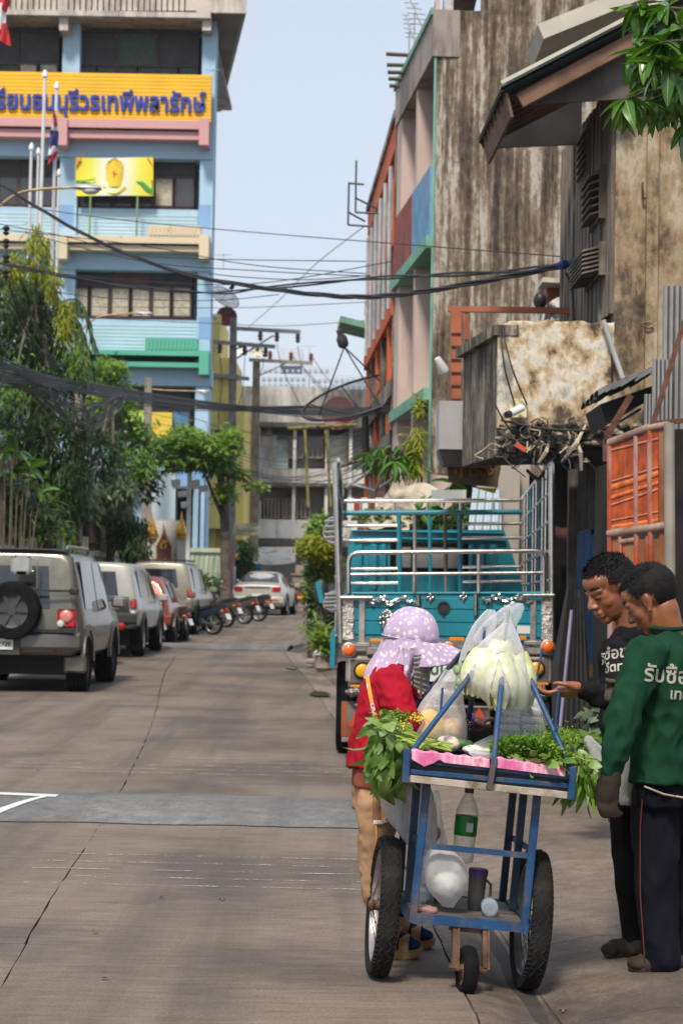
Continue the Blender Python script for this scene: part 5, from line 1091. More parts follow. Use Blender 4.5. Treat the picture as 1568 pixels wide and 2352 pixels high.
def arc(pts, n=5):
    """round the inner corners of a pipe run"""
    out = [pts[0]]
    for a,b,c in zip(pts,pts[1:],pts[2:]):
        d = min((a-b).length,(c-b).length)*0.35; d = min(d,0.09); p, q2 = b+(a-b).normalized()*d, b+(c-b).normalized()*d
        for k in range(n+1): t = k/n; out.append(p*(1-t)**2+b*2*t*(1-t)+q2*t*t)
    return out+[pts[-1]]
# tailgate panel, ribbed
ta, tb2 = T(255,795), T(1290,1050)
M = MB(); prof = [(0,0),(0.06,0),(0.08,0.012),(0.30,0.012),(0.315,0.0),(0.33,0.012),(0.60,0.012),(0.615,0.0),(0.63,0.012),(0.92,0.012),(0.94,0),(1,0)]
M.loft([[Vector((x, TY-d, ta.z+(tb2.z-ta.z)*t)) for x in (ta.x,tb2.x)] for t,d in prof],closed=False); M.loft([[Vector((x, TY+0.05, ta.z+(tb2.z-ta.z)*t)) for x in (ta.x,tb2.x)] for t in (0,1)],closed=False)
tk('tailgate', M, M_teal)
pipe('tailgate_rail',[T(240,793),T(1345,790)],0.012,M_teal)
# side posts, hammered
for c0,c1 in (((212,800),(272,1052)),((1292,795),(1352,1050))): panel('corner_post', c0, c1, -0.03, 0.06, M_hammer, 0.012)
for c0,c1 in (((300,825),(330,1062)),((1231,820),(1260,1058))): panel('strap', c0, c1, -0.035, -0.012, M_tsteel, 0.005)
for c0,c1 in (((280,1060),(362,1084)),((1195,1050),(1290,1074)),((340,1086),(410,1126)),((1140,1076),(1195,1116))): panel('hinge_plate', c0, c1, -0.05, -0.02, M_tsteel, 0.006)
for c0,c1 in (((198,806),(372,826)),((1190,795),(1362,812))): pipe('latch_bar',[T(c0[0],(c0[1]+c1[1])/2,TY-0.05),T(c1[0],(c0[1]+c1[1])/2,TY-0.05)],0.018)
for x,y0,y1 in ((624,802,858),(936,798,912)): pipe('latch',[T(x,y0,TY-0.04),T(x,y1,TY-0.03)],0.021)
# filigree ornaments: curled bright leaves
q = random.Random(4)
for x0,x1,yc in ((345,590,830),(972,1228,825)):
    M = MB(); n = 26
    for k in range(n):
        t = k/(n-1); c = T(x0+(x1-x0)*t, yc+14*math.sin(t*14)+q.uniform(-8,8), TY-0.035); a = q.uniform(0,6.28); s_ = q.uniform(0.012,0.024)
        M.tube([c+Vector((s_*1.4*math.cos(a+w)*(1-w/9),-0.008*math.sin(w),s_*math.sin(a+w)*(1-w/9))) for w in [i*0.7 for i in range(7)]],[0.004,0.008,0.009,0.008,0.007,0.005,0.003],6)
    M.tube([T(x0+(x1-x0)*k/12, yc+10*math.sin(k*1.3), TY-0.03) for k in range(13)],0.006,6)
    tk('filigree', M, M_steel, 45)
for x,y in ((688,815),(868,811)):
    M = MB(); c = T(x,y,TY-0.02)
    for k in range(4): a = k*math.pi/2; M.ball(c+Vector((0.022*math.cos(a),-0.006,0.022*math.sin(a))),(0.02 if k%2==0 else 0.013,0.008,0.013 if k%2==0 else 0.02),8,6)
    tk('rosette', M, M_steel, True)
M = MB(); c = T(452,940,TY-0.03)
for k in range(40): 
    a = q.uniform(0,6.28); r_ = q.uniform(0,0.075); M.ball(c+Vector((r_*math.cos(a)*0.85,-q.uniform(0,0.04),r_*math.sin(a)*1.25)),(q.uniform(.01,.022),0.014,q.uniform(.01,.022)),7,5)
tk('boss', M, M_steel, True)
M = MB(); M.lathe([(0.052,0),(0.056,0.012),(0.04,0.012),(0.038,-0.006),(0.001,-0.006)],16,T(760,870,TY-0.014),(0,-1,0)); M.cbox(T(760,900,TY-0.03),(0.03,0.02,0.03),bev=0.006); tk('lock', M, M_blk, 40)
panel('sticker',(1158,968),(1228,1012),-0.017,-0.0135,M_plate,0.0)
# cage gate above the tailgate
g0 = TY-0.02
pipe('gate_pipe', arc([T(243,792,g0),T(243,572,g0),T(1306,560,g0),T(1306,790,g0)]),0.021)
pipe('gate_rail',[T(246,690,g0),T(1304,680,g0)],0.016); 
for x in (600,950): pipe('gate_upright',[T(x,578,g0),T(x,792,g0)],0.015,M_tsteel)
# rear corner pipes and the two side walls
pipe('corner_pipe', arc([T(200,1060),T(192,760),T(172,110),T(176,80)]),0.030); pipe('corner_pipe', arc([T(1352,1050),T(1350,700),T(1347,90),T(1335,72)]),0.030)
zt_n, zt_f = T(1345,85).z, at(1196,1143,TF).z
xr_n, xr_f = T(1340,85).x, at(1200,1143,TF).x; xl_n, xl_f = T(186,85).x, at(786,1143,TF).x
def wall(side, t, z):
    a, b = (xr_n,xr_f) if side > 0 else (xl_n,xl_f); return Vector((a+(b-a)*t, TY+(TF-TY)*t, z))
zfl = T(300,1060).z
for side in (1,-1):
    for k in range(7):
        f = (k+0.0)/6; z0 = zfl+0.06+(zt_n-zfl-0.06)*f; z1 = zfl+0.06+(zt_f-zfl-0.06)*f
        pipe('side_rail',[wall(side,0,z0),wall(side,1,z1)],0.020 if k == 6 else 0.014,M_steel if k != 3 else M_tsteel)
    for k in range(1,9):
        t = k/9; pipe('side_upright',[wall(side,t,zfl-0.05),wall(side,t,zt_n+(zt_f-zt_n)*t)],0.013,M_teal if k in (3,6) else M_steel)
    M = MB(); pts = [wall(side,0,zfl-0.22),wall(side,1,zfl-0.22),wall(side,1,zfl+0.08),wall(side,0,zfl+0.08)]; M.prism(pts,(side*0.04,0,0)); tk('side_board', M, M_teal)
# outward ladder brackets on the near left side
for (x0,y0,y1) in ((150,380,515),(150,785,880)):
    a, b = T(112,y0+10,TY+0.2), T(105,y1,TY+0.2); pipe('side_bracket', arc([T(195,y0,TY+0.1),T(135,y0+5,TY+0.2),T(105,(y0+y1)/2+30,TY+0.25),T(150,y1+5,TY+0.2),T(195,y1-5,TY+0.1)]),0.016)
    for k in range(4): t = (k+0.7)/4.6; pipe('side_bracket_rung',[T(118,y0+(y1-y0)*t,TY+0.22),T(190,y0+(y1-y0)*t-4,TY+0.1)],0.016)
# headboard behind the cab
hY = TF
for (x0,x1,y,r,m) in ((205,1188,290,0.022,M_steel),(205,1188,355,0.028,M_teal),(210,508,425,0.018,M_steel),(210,508,505,0.018,M_steel),(250,512,660,0.016,M_steel),(250,512,738,0.016,M_steel),(850,1190,414,0.018,M_tsteel),(855,1190,492,0.018,M_steel),(860,1195,650,0.016,M_steel),(860,1195,730,0.016,M_steel)):
    pipe('headboard_rail',[T(x0,y,hY),T(x1,y-6 if x1-x0 > 500 else y-3,hY)],r,m)
for (x,y0,m,r) in ((516,355,M_teal,0.026),(846,352,M_teal,0.026),(600,360,M_tsteel,0.018),(682,358,M_teal,0.018),(766,356,M_tsteel,0.018)): pipe('headboard_upright',[T(x,y0,hY),T(x+6,800,hY)],r,m)
for x in (310,492,672,850,1030): pipe('headboard_stub',[T(x,292,hY),T(x,354,hY)],0.014)
# cab seen from behind
cY = hY+0.55
def cab(cx,cy,Y=cY): return T(cx,cy,Y)
M = MB()
rings = []
for Y,inset,top in ((cY,0.0,0.0),(cY+0.5,-0.01,0.01),(cY+1.2,0.0,-0.03),(cY+1.6,0.05,-0.5),(cY+1.75,0.06,-0.55)):
    pts = [cab(262,448),cab(1086,446),cab(1118,520),cab(1195,790),cab(1200,1180),cab(232,1180),cab(226,790),cab(246,520)]
    mx = sum(p.x for p in pts)/8; rings.append([Vector((mx+(p.x-mx)*(1-inset), Y, p.z + (top if p.z > pts[3].z else 0))) for p in pts])
M.loft(rings,caps=True); tk('cab', M, M_teal, 30)
for r in [((262,448),(1086,470)),((268,484),(1100,512))]: panel('roof_rib', r[0], r[1], -0.06, 0.0, M_teal, 0.02, cY)
for cx0,cx1 in ((285,320),(350,400),(410,450),(1010,1045),(955,985),(895,925)):
    M = MB(); a,b = T(cx0,520,cY), T(cx1,780,cY); M.cbox(((a.x+b.x)/2,cY-0.02,(a.z+b.z)/2),(b.x-a.x,0.05,a.z-b.z),bev=0.02); tk('cab_rib', M, M_teal)
for k in range(7):
    a, b = T(300+110*k,725,cY), T(375+110*k,800,cY); M = MB(); M.prism([a,Vector((b.x,cY,a.z)),Vector((b.x+0.03,cY,b.z)),Vector((a.x-0.03,cY,b.z))],(0,-0.035,0)); tk('bed_rib', M, M_teal)
a,b = T(470,515,cY-0.03), T(895,682,cY-0.03)
M = MB(); M.cbox(((a.x+b.x)/2,cY-0.015,(a.z+b.z)/2),(b.x-a.x,0.03,a.z-b.z),bev=0.014); fw = tk('rear_window_seal', M, M_rub)
for k in range(4):
    w_ = (b.x-a.x-0.10)/4; x0 = a.x+0.05+w_*k; M = MB(); M.cbox((x0+w_/2,cY-0.034,(a.z+b.z)/2),(w_-0.025,0.008,a.z-b.z-0.09),bev=0.003); tk('rear_window_pane', M, mat('cab_glass',(0.16,0.155,0.15),0.1,0,0.25,1.5,0.05))
# wing mirrors on arms
for sx,cx,flip in ((-1,92,1),):
    M = MB(); M.ball((0,0,0),(0.07,0.05,0.125),14,10); 
    M.v = [(x, max(-0.045,min(0.045,y)), z) for x,y,z in M.v]; c0 = T(cx,787,TY+1.6)
    o = tk('wing_mirror', M, M_blk, 40); o.location = c0
    M = MB(); M.cbox(c0+Vector((-0.01,-0.05,0)),(0.05,0.01,0.20),Matrix.Rotation(R(-12),3,'Y'),0.004); tk('mirror_glass', M, M_teal)
    pipe('mirror_arm', arc([c0+Vector((0.0,0,-0.1)),c0+Vector((0.02,0,-0.19)),c0+Vector((0.13,0.2,-0.20)),c0+Vector((0.25,0.3,-0.15))]),0.014,M_blk)
# rear beam, lamps, plate, bumper
panel('rear_beam',(205,1066),(1358,1128),-0.03,0.10,M_tsteel,0.01)
panel('reflector_strip',(358,1038),(640,1060),-0.045,-0.032,M_orr,0.003); panel('reflector_strip',(790,1030),(870,1052),-0.045,-0.032,M_orr,0.003); panel('reflector_strip',(1170,1024),(1208,1046),-0.045,-0.032,M_orr,0.003)
for x,y in ((245,1101),(786,1096),(1325,1084)):
    M = MB(); M.lathe([(0.062,0),(0.064,0.02),(0.052,0.025)],18,T(x,y,TY-0.03),(0,-1,0)); lm = tk('lamp_bezel', M, M_tsteel, 40); M = MB(); M.lathe([(0.053,0),(0.052,0.03),(0.042,0.045),(0.02,0.052),(0.001,0.053)],18,T(x,y,TY-0.035),(0,-1,0)); M.build('lens', M_lens, lm, True)
for x0,x1 in ((228,420),(1150,1352)):
    panel('lamp_box',(x0,1132),(x1,1285),-0.02,0.06,M_tsteel,0.02)
    panel('lamp_recess',(x0+26,1152),(x1-22,1280),-0.024,-0.019,mat('lamp_recess',(0.16,0.14,0.125),0.5,0.6,0.2,6),0.0)
for x,y in ((318,1214),(1262,1203)):
    M = MB(); M.lathe([(0.070,0),(0.074,0.02),(0.066,0.026),(0.060,0.015)],20,T(x,y,TY-0.025),(0,-1,0)); lm = tk('lamp_bezel', M, M_rub, 40); M = MB(); M.lathe([(0.062,0),(0.060,0.016),(0.03,0.022),(0.001,0.023)],20,T(x,y,TY-0.028),(0,-1,0)); M.build('lens', M_lensy, lm, True)
for x0,x1,y in ((255,345,1290),(1180,1328,1276)): panel('reflector_strip',(x0,y),(x1,y+14),-0.03,-0.02,M_orr,0.002)
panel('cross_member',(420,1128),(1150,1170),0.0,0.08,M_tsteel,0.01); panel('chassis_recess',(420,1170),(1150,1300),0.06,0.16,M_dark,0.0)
pl = panel('number_plate',(670,1176),(850,1274),-0.05,-0.042,M_plate,0.002)
me = text_mesh('บบ 247',0.14,0.001,0.003,'LEFT'); o = obj('lettering', me, mat('plate_green',(0.01,0.10,0.06),0.6), pl); o.location = T(682,1232,TY-0.056); o.rotation_euler = (math.pi/2,0,0)
M = MB(); a, b = T(225,1292), T(1345,1378); M.cbox(((a.x+b.x)/2,TY+0.02,(a.z+b.z)/2),(b.x-a.x,0.12,a.z-b.z),bev=0.045); tk('bumper', M, M_hammer, 40)
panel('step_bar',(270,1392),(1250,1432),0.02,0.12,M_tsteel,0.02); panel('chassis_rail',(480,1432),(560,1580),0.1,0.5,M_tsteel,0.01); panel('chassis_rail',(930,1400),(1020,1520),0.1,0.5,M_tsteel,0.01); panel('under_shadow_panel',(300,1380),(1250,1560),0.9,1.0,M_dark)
for x,y,s_ in ((285,1475,0.075),(954,1442,0.045)):
    M = MB(); c = T(x,y,TY-0.01); M.prism([c+Vector((-s_,0,-s_*0.9)),c+Vector((s_,0,-s_*0.9)),c+Vector((0,0,s_))],(0,-0.006,0)); tk('warning_triangle', M, mat('triangle_red',(0.50,0.05,0.012),0.4,0,0.1,9))
# wheels and mud flaps
for x0,x1 in ((206,300),(1235,1330)):
    p = T((x0+x1)/2,1560,TY+0.45); wz = gnd(800,1742).z
    c = Vector((p.x,TY+0.62,0.40)); w = wheel(TK, c-tkl, 0.40, 0.26, M_tsteel); 
for x0,x1 in ((204,290),(1240,1326)):
    panel('mud_flap',(x0,1384),(x1,1580),0.08,0.10,mat('mud_flap_orange',(0.30,0.075,0.02),0.7,0,0.25,3,0.2,dirt=0.3),0.004)
    panel('flap_insert',(x0+32,1384),(x1+12,1520),0.07,0.085,mat('flap_grey',(0.13,0.125,0.12),0.7),0.01); panel('flap_weight',(x0,1580),(x1,1606),0.06,0.11,M_tsteel,0.004)
M = MB(); M.box((T(240,1340).x,TY+0.2,0.55),(T(1310,1340).x,TF+0.4,T(300,1080).z-0.02)); tk('bed', M, M_tsteel)
for wx in (T(250,1500).x+0.1,T(1280,1500).x-0.1): wheel(TK, Vector((wx,TF+1.2,0.38))-tkl, 0.38, 0.22, M_tsteel)
# ------------------------------------------------------------------ school fence, gate sign, poles, lamps, dishes
WX = -6.5
FW = empty('boundary_wall', (WX,50,0), label='pale green rendered wall with dark iron bars along the school', cat='wall'); fwl = FW.location
M_gwall = mat('wall_pale_green',(0.42,0.46,0.34),0.85,0,0.12,0.8,0.2,20,dirt=0.55,dcol=(0.16,0.17,0.11),dscale=1.2); M_iron = mat('fence_iron',(0.055,0.035,0.03),0.7,0.3,0.3,4,0.2); M_ironr = mat('fence_rail_rust',(0.16,0.075,0.05),0.8,0.2,0.3,4,0.2)
def fk(o): return keep(o, fwl)
for k in range(7):
    y0 = 33+4.2*k; M = MB(); M.box((WX-0.1,y0+0.2,0),(WX+0.1,y0+4.0,2.05+gz(y0))); fk(M.build('wall_panel', M_gwall, FW)); M = MB(); M.box((WX-0.16,y0-0.2,0),(WX+0.16,y0+0.2,2.45+gz(y0))); fk(M.build('pier', M_gwall, FW)); M = MB(); M.box((WX-0.17,y0+0.2,1.98+gz(y0)),(WX+0.17,y0+4.0,2.10+gz(y0))); fk(M.build('coping', M_gwall, FW))
    for z in (2.35,3.1): M = MB(); M.bar((WX,y0+0.2,z+gz(y0)),(WX,y0+4.0,z+gz(y0)),0.05,0.04); fk(M.build('rail', M_ironr, FW))
    for j in range(11): yy = y0+0.45+j*0.34; o = fk(MB().box((WX-0.02,yy-0.02,2.1+gz(yy)),(WX+0.02,yy+0.02,3.9+gz(yy))).build('bar', M_iron, FW))
M = MB(); M.box((WX-0.9,33,0),(WX-0.75,62,4.4)); fk(M.build('screen', mat('fence_backing',(0.035,0.024,0.022),0.9), FW))
LW = empty('school_gate_wall', (at(475,1330,66).x,64,0), label='light green wall between the golden gate sign and the concrete pole', cat='wall'); lwl = LW.location
M_lg = mat('wall_light_green',(0.46,0.54,0.40),0.8,0,0.1,1,0.15,dirt=0.4,dcol=(0.26,0.29,0.2)); M = MB(); a,b = at(432,1268,64.5), at(522,1268,64.5); M.box((a.x,64.5,0),(b.x,64.7,a.z)); keep(M.build('wall_panel', M_lg, LW), lwl); M = MB(); M.box((a.x,64.4,a.z),(b.x,64.8,a.z+0.14)); keep(M.build('coping', M_lg, LW), lwl)
for k in range(8): x = a.x+(b.x-a.x)*k/8; keep(MB().prism([(x+0.05,64.5,0.9),(x+0.12,64.5,0.9),(x+0.2,64.5,a.z-0.1),(x+0.1,64.5,a.z-0.1)],(0,-0.05,0)).build('rib', M_lg, LW), lwl)
# gate sign with golden finials
GS = empty('gate_sign', gp_(378,1330,62.5), label='white gate pillars with golden finials around a maroon pointed name plaque', cat='sign'); gsl = GS.location; M_goldp = mat('gold_paint',(0.66,0.36,0.04),0.35,0.5,0.2,4,0.1); fgs = Facade(62.5)
M = MB(); fgs.box(M,345,1195,420,1345,-0.4,0); keep(M.build('wall_panel', mat('gate_white',(0.60,0.58,0.55),0.7,0,0.06,1,0.1), GS), gsl)
for x in (340,408):
    M = MB(); fgs.box(M,x,1236,x+18 if x>350 else x+16,1345,-0.5,0.25); keep(M.build('pillar', mat('gate_white',(0.60,0.58,0.55),0.7), GS), gsl)
    p = at(x+8,1238,62.3); s_ = 62.3/F
    M = MB(); M.lathe([(13*s_,0),(14*s_,4*s_),(10*s_,6*s_),(14*s_,12*s_),(12*s_,22*s_),(8*s_,32*s_),(4*s_,42*s_),(1.5*s_,56*s_),(0.3*s_,64*s_)],8,p); keep(M.build('finial', M_goldp, GS, 30), gsl)
def pgon(name, pts, d, m):
    M = MB(); M.prism([at(px,py,62.3-d) for px,py in pts],(0,0.05,0)); keep(M.build(name, m, GS), gsl)
pgon('plaque_border',[(355,1345),(355,1248),(362,1236),(372,1218),(375,1190),(378,1218),(390,1236),(398,1250),(398,1345)],0.05,mat('gate_white',(0.60,0.58,0.55),0.7)); pgon('plaque_rim',[(358,1340),(358,1252),(366,1240),(374,1222),(376,1202),(379,1222),(388,1240),(395,1252),(395,1340)],0.10,M_goldp); pgon('plaque',[(360,1338),(360,1254),(367,1243),(375,1226),(376,1212),(378,1226),(386,1243),(393,1254),(393,1338)],0.15,mat('plaque_maroon',(0.10,0.03,0.02),0.5))
for txt,py,sz in (('๕',1262,0.5),('โรงเรียน',1292,0.17),('วรเทพี',1308,0.17)): me = text_mesh(txt,sz,0.004,0.006); o = obj('lettering', me, M_goldp, GS); keep(o,gsl); o.location = at(376,py,62.10); o.rotation_euler = (math.pi/2,0,0)
# concrete poles
def pole(px, ytop, Y, w0, w1, label):
    p = at(px,ytop,Y); b = Vector((at(px-8,1380,Y).x,Y,gz(Y))); e = empty('utility_pole', b, label=label, cat='pole', group='concrete poles along the left side'); h = p.z-b.z
    M = MB(); M.loft([[Vector((dx+sx*w/2,sy*w*0.4,z)) for sx,sy in ((-1,-1),(1,-1),(1,1),(-1,1))] for z,w,dx in ((0,w0,0),(h,w1,p.x-b.x))],caps=True); M.build('shaft', M_conc_pole, e); return e, p, b
M_lampg = mat('lamp_grey',(0.42,0.42,0.42),0.4,0.4,0.12,4,0.05); M_arm = mat('lamp_arm_rust',(0.36,0.25,0.14),0.6,0.3,0.25,5,0.1)
def lamp(px0,py0,px1,py1,Y,s,label):
    a, b = at(px0,py0,Y), at(px1,py1,Y); e = empty('street_lamp', a, label=label, cat='street lamp', group='street lamps along the left side'); L = e.location
    mid = a.lerp(b,0.35)+Vector((0,0,(b.z-a.z)*0.42+0.0)); M = MB(); M.tube(smooth_path([tuple(a-L),tuple(mid-L),tuple(b-L)],6),0.032*s,8); M.build('arm', M_arm, e, 40)
    d = Vector((1,0,-0.03)).normalized(); c = b-L
    M = MB(); rr = []
    for t,h,w in ((0,0.05,0.05),(0.06,0.09,0.08),(0.16,0.12,0.12),(0.40,0.13,0.14),(0.62,0.10,0.12),(0.66,0.05,0.08)): rr.append([c+d*t*s+Vector((0,w*s*math.cos(k*math.pi/5),(h*0.75*s)*max(-0.35,math.sin(k*math.pi/5)))) for k in range(10)])
    M.loft(rr,caps=True); M.build('housing', M_lampg, e, 40)
    M = MB(); M.ball(c+d*0.42*s+Vector((0,0,-0.04*s)),(0.2*s,0.12*s,0.10*s),14,8); M.build('diffuser', mat('lamp_diffuser',(0.62,0.63,0.60),0.25,0,0.06,3,0.1), e, True)
PA = pole(-34,300,33,0.34,0.24,'dark concrete pole wrapped in cables at the left picture edge'); PB = pole(177,765,50,0.40,0.27,'concrete pole carrying the middle street lamp behind the tree'); PCc = pole(341,868,64,0.36,0.22,'thin concrete pole with the small far street lamp'); PD = pole(536,730,76,0.36,0.26,'tall concrete pole with three crossarms beside the yellow building'); PE = pole(589,826,84,0.40,0.30,'further concrete pole with one crossarm and red insulators')
lamp(-8,478,165,430,33,0.75,'large grey street lamp reaching in from the left edge'); lamp(180,765,308,719,50,0.70,'grey street lamp on the curved rusty arm above the palm'); lamp(345,893,448,898,64,0.72,'small far street lamp beside the green ledge')
M_ins = mat('insulator_brown',(0.12,0.05,0.04),0.35,0,0.2,6,0.05); M_insr = mat('insulator_red',(0.22,0.07,0.04),0.35,0,0.2,6,0.05)
def crossarm(P, pxa, pya, pxb, pyb, Y, ins, up, brace, label=None):
    e, p, b = P; a_, b_ = at(pxa,pya,Y-0.25)-b, at(pxb,pyb,Y-0.25)-b; M = MB(); M.bar(a_,b_,0.12,0.14); M.build('crossarm', mat('crossarm_grey',(0.28,0.26,0.23),0.8,0,0.15,3,0.1), e)
    for px in ins:
        t = (px-pxa)/(pxb-pxa); c = a_.lerp(b_,t); prof = [(0.05,0),(0.10,0.06),(0.06,0.10),(0.12,0.16),(0.06,0.22),(0.10,0.28),(0.04,0.36)]; M = MB(); M.lathe(prof,10,c+Vector((0,0,0.07 if up else -0.07)),(0,0,1 if up else -1)); M.build('insulator', M_insr if up else M_ins, e, 40)
    if brace: M = MB(); M.tube([at(*brace[0],Y-0.2)-b,at(*brace[1],Y-0.2)-b],0.035,6); M.build('brace', M_galv, e)
crossarm(PD,541,754,690,762,76,(598,636,684),False,((540,825),(628,770))); crossarm(PD,480,784,632,796,76,(505,562,610),False,((540,802),(580,788))); crossarm(PD,478,860,572,870,76,(),False,None); crossarm(PE,572,826,718,834,84,(620,668,714),True,((596,862),(660,832)))
M = MB(); M.cbox((0,0,0),(0.7,0.4,0.6),bev=0.05); tag(M.build('meter_box', M_dgrey, loc=at(495,1005,78.8)),'dark grey box on the yellow building wall','box'); 
tag(MB().cbox((0,0,0),(0.75,0.05,1.4)).build('notice_sign', mat('notice_red',(0.50,0.12,0.11),0.6,0,0.2,5), loc=at(511,1305,71)),'pink and red notice fixed to the tall concrete pole','sign'); tag(MB().cbox((0,0,0),(0.5,0.05,0.9)).build('notice_sign', mat('notice_white',(0.58,0.56,0.53),0.6), loc=at(525,1330,71.2)),'small white notice low on the tall concrete pole','sign')
# CCTV pole by the gate
e = empty('camera_pole', gp_(430,1340,61), label='white pole with a cluster of security cameras beside the gate sign', cat='pole'); h = at(430,1120,61).z-e.location.z; M = MB(); M.tube([(0,0,0),(0,0,h+0.6)],0.07,10); M.build('shaft', M_white, e, 40); M = MB(); M.bar((-0.5,0,h),(0.5,0,h),0.08,0.08); M.build('arm', M_white, e)
for dx,dz in ((-0.42,0.12),(-0.2,-0.22),(0.18,0.12),(0.42,-0.05),(-0.1,-0.55)): M = MB(); M.tube([(dx-0.12,-0.15,h+dz),(dx+0.14,-0.1,h+dz+0.04)],0.10,8); M.build('security_camera', M_white, e, 40)
# satellite dishes
M_mesh_d = None
def dish(c, nrm, R_, depth, label, mesh=True, m=None, ribs=8, feed=0.9, stand=None, group='satellite dishes'):
    e = empty('satellite_dish', c, label=label, cat='satellite dish', group=group); z = Vector(nrm).normalized(); x = z.cross(Vector((0,0,1))).normalized(); y = z.cross(x)
    def P(r,a): return x*(r*math.cos(a))+y*(r*math.sin(a))+z*(depth*(r/R_)**2)
    if mesh:
        M = MB(); M.tube([P(R_,2*math.pi*k/40) for k in range(40)],0.018*R_+0.006,5,closed=True); M.build('rim', M_cable, e)
        M = MB()
        for k in range(ribs): a = 2*math.pi*k/ribs+0.2; M.tube([P(R_*t,a) for t in (0.05,0.35,0.7,1.0)],0.012*R_,5)
        M.build('rib', M_cable, e)
    M = MB(); nr = 7
    vs = [P(R_*max(0.02,j/nr),2*math.pi*k/40) for j in range(nr+1) for k in range(40)]; M.add(vs,[(j*40+k,j*40+(k+1)%40,(j+1)*40+(k+1)%40,(j+1)*40+k) for j in range(nr) for k in range(40)]); M.build('reflector', m, e, True)
    M = MB(); f_ = z*(depth+feed*R_*0.8)
    for k in range(3): a = 2*math.pi*k/3+0.6; M.tube([P(R_*0.75,a),f_],0.010*R_+0.003,5)
    M.build('feed_arm', M_cable, e); M = MB(); M.lathe([(0.07,0),(0.09,0.04),(0.09,0.16),(0.05,0.22),(0.05,0.3)],10,f_,z); M.build('feed_horn', M_dgrey, e, 40)
    if stand: M = MB(); M.tube([(0,0,0),Vector(stand)],0.045*R_+0.012,8); M.build('stand', M_cable, e, 40)
    return e
def meshmat():
    m, n, l, b = nodes('dish_mesh'); b.inputs['Base Color'].default_value = (0.03,0.03,0.03,1); b.inputs['Roughness'].default_value = 0.6
    t = tex(n, l, 'noise', 30, 2); tr = n.new('ShaderNodeBsdfTransparent'); mx = n.new('ShaderNodeMixShader'); mr = n.new('ShaderNodeMapRange'); mr.inputs[3].default_value = 0.32; mr.inputs[4].default_value = 0.62
    l.new(t.outputs['Fac'], mr.inputs[0]); l.new(mr.outputs[0], mx.inputs[0]); l.new(tr.outputs[0], mx.inputs[1]); l.new(b.outputs[0], mx.inputs[2]); l.new(mx.outputs[0], n['Material Output'].inputs[0]); return m
M_dm = meshmat(); M_rd = mat('dish_red',(0.17,0.018,0.02),0.5,0,0.15,2,0.1)
dish(at(838,948,33), (-0.30,-0.34,0.86), 1.0, 0.30, 'big black mesh satellite dish on the orange shophouse', True, M_dm, 8, 1.1, stand=at(848,1090,33)-at(845,945,33))
dish(at(778,950,70), (-0.3,-0.95,0.1), 0.60, 0.14, 'dark red dish behind the big black mesh one', False, M_rd); dish(at(520,728,80), (0.15,-0.97,0.2), 0.42, 0.1, 'red dish on the roof behind the blue school', False, M_rd); dish(at(512,690,79.5), (0.5,-0.55,0.65), 0.62, 0.2, 'black mesh dish above the red one behind the school', True, M_dm, 8)
dish(at(548,800,90), (0.2,-0.95,0.2), 0.35, 0.08, 'small white dish behind the tall concrete pole', False, M_white); dish(at(588,808,92), (0.2,-0.95,0.2), 0.3, 0.08, 'small cream dish behind the crossarm', False, mat('dish_cream',(0.6,0.55,0.42),0.5)); dish(at(780,972,87), (0.0,-0.95,0.2), 0.25, 0.06, 'tiny red dish on the far shophouse parapet', False, M_rd)
# ------------------------------------------------------------------ overhead cables
M_cab2 = mat('cable_grey',(0.045,0.045,0.05),0.6,0,0.2,9,0)
def cable(pts, r, label, group='thin overhead cables', twist=0, m=None, seed=0):
    """pts: (px, py, Y)"""
    P = [tuple(at(px,py,Y)) for px,py,Y in pts]; sm = [Vector(p) for p in smooth_path(P,6)]; M = MB()
    if twist:
        for k in range(twist):
            ph = 2*math.pi*k/twist; M.tube([p+Vector((0,math.cos(ph+i*0.55)*r*1.1,math.sin(ph+i*0.55)*r*1.3)) for i,p in enumerate(sm)],r,5)
    else: M.tube(sm,r,5)
    tag(M.build('overhead_cable', m or M_cable, None, True), label, 'cable', group)
cable([(-30,400,31),(90,478,29.5),(240,560,28),(420,627,26),(600,660,24),(750,678,22.5),(860,681,21.5),(980,668,20.5),(1140,640,19.6),(1285,612,19)],0.014,'thick twisted black cable sagging from upper left to the old house','main overhead cables',3)
cable([(-20,600,32),(254,652,30),(480,672,28),(600,662,26),(840,640,23.5),(1000,632,21.5),(1180,622,20),(1290,606,19)],0.013,'second twisted cable running level to the blue knot on the old house','main overhead cables',2)
tag(MB().tube([at(1278,611,19),at(1295,607,18.95),at(1310,604,18.95)],[0.03,0.05,0.025],8).build('cable_clamp', mat('clamp_blue',(0.01,0.035,0.22),0.5), smooth=40),'blue insulating clamp where cables meet the timber wall','clamp'); tag(MB().tube([at(1308,604,18.95),at(1332,598,18.9)],0.045,8).build('cable_sleeve', mat('sleeve_green',(0.06,0.12,0.09),0.6), smooth=40),'green sleeve on the cable end at the timber wall','sleeve')
tl = 'thin black cables crossing the sky between school and shophouses'
for k,(a,b,c_,d) in enumerate((((-20,462,33),(240,500,31),(570,532,29),(1330,592,20)),((-20,510,33),(160,545,32),(341,588,30),(840,600,27)),((-20,524,33),(316,562,31),(570,607,29),(840,628,27)),((60,535,33),(330,600,31),(600,622,29),(850,634,27)),((10,611,33),(254,640,31),(570,652,29),(900,600,26)),((30,703,40),(300,705,40),(570,706,40),(900,690,36)),((160,728,44),(480,742,44),(650,748,42),(850,735,38)),((480,628,30),(560,636,29),(700,642,28),(850,632,27)),((-20,640,33),(200,680,33),(470,690,32),(640,676,30)))): cable([a,b,c_,d],0.007,('topmost','second','third','fourth','fifth','sixth','seventh','eighth','lowest')[k]+' of the '+tl)
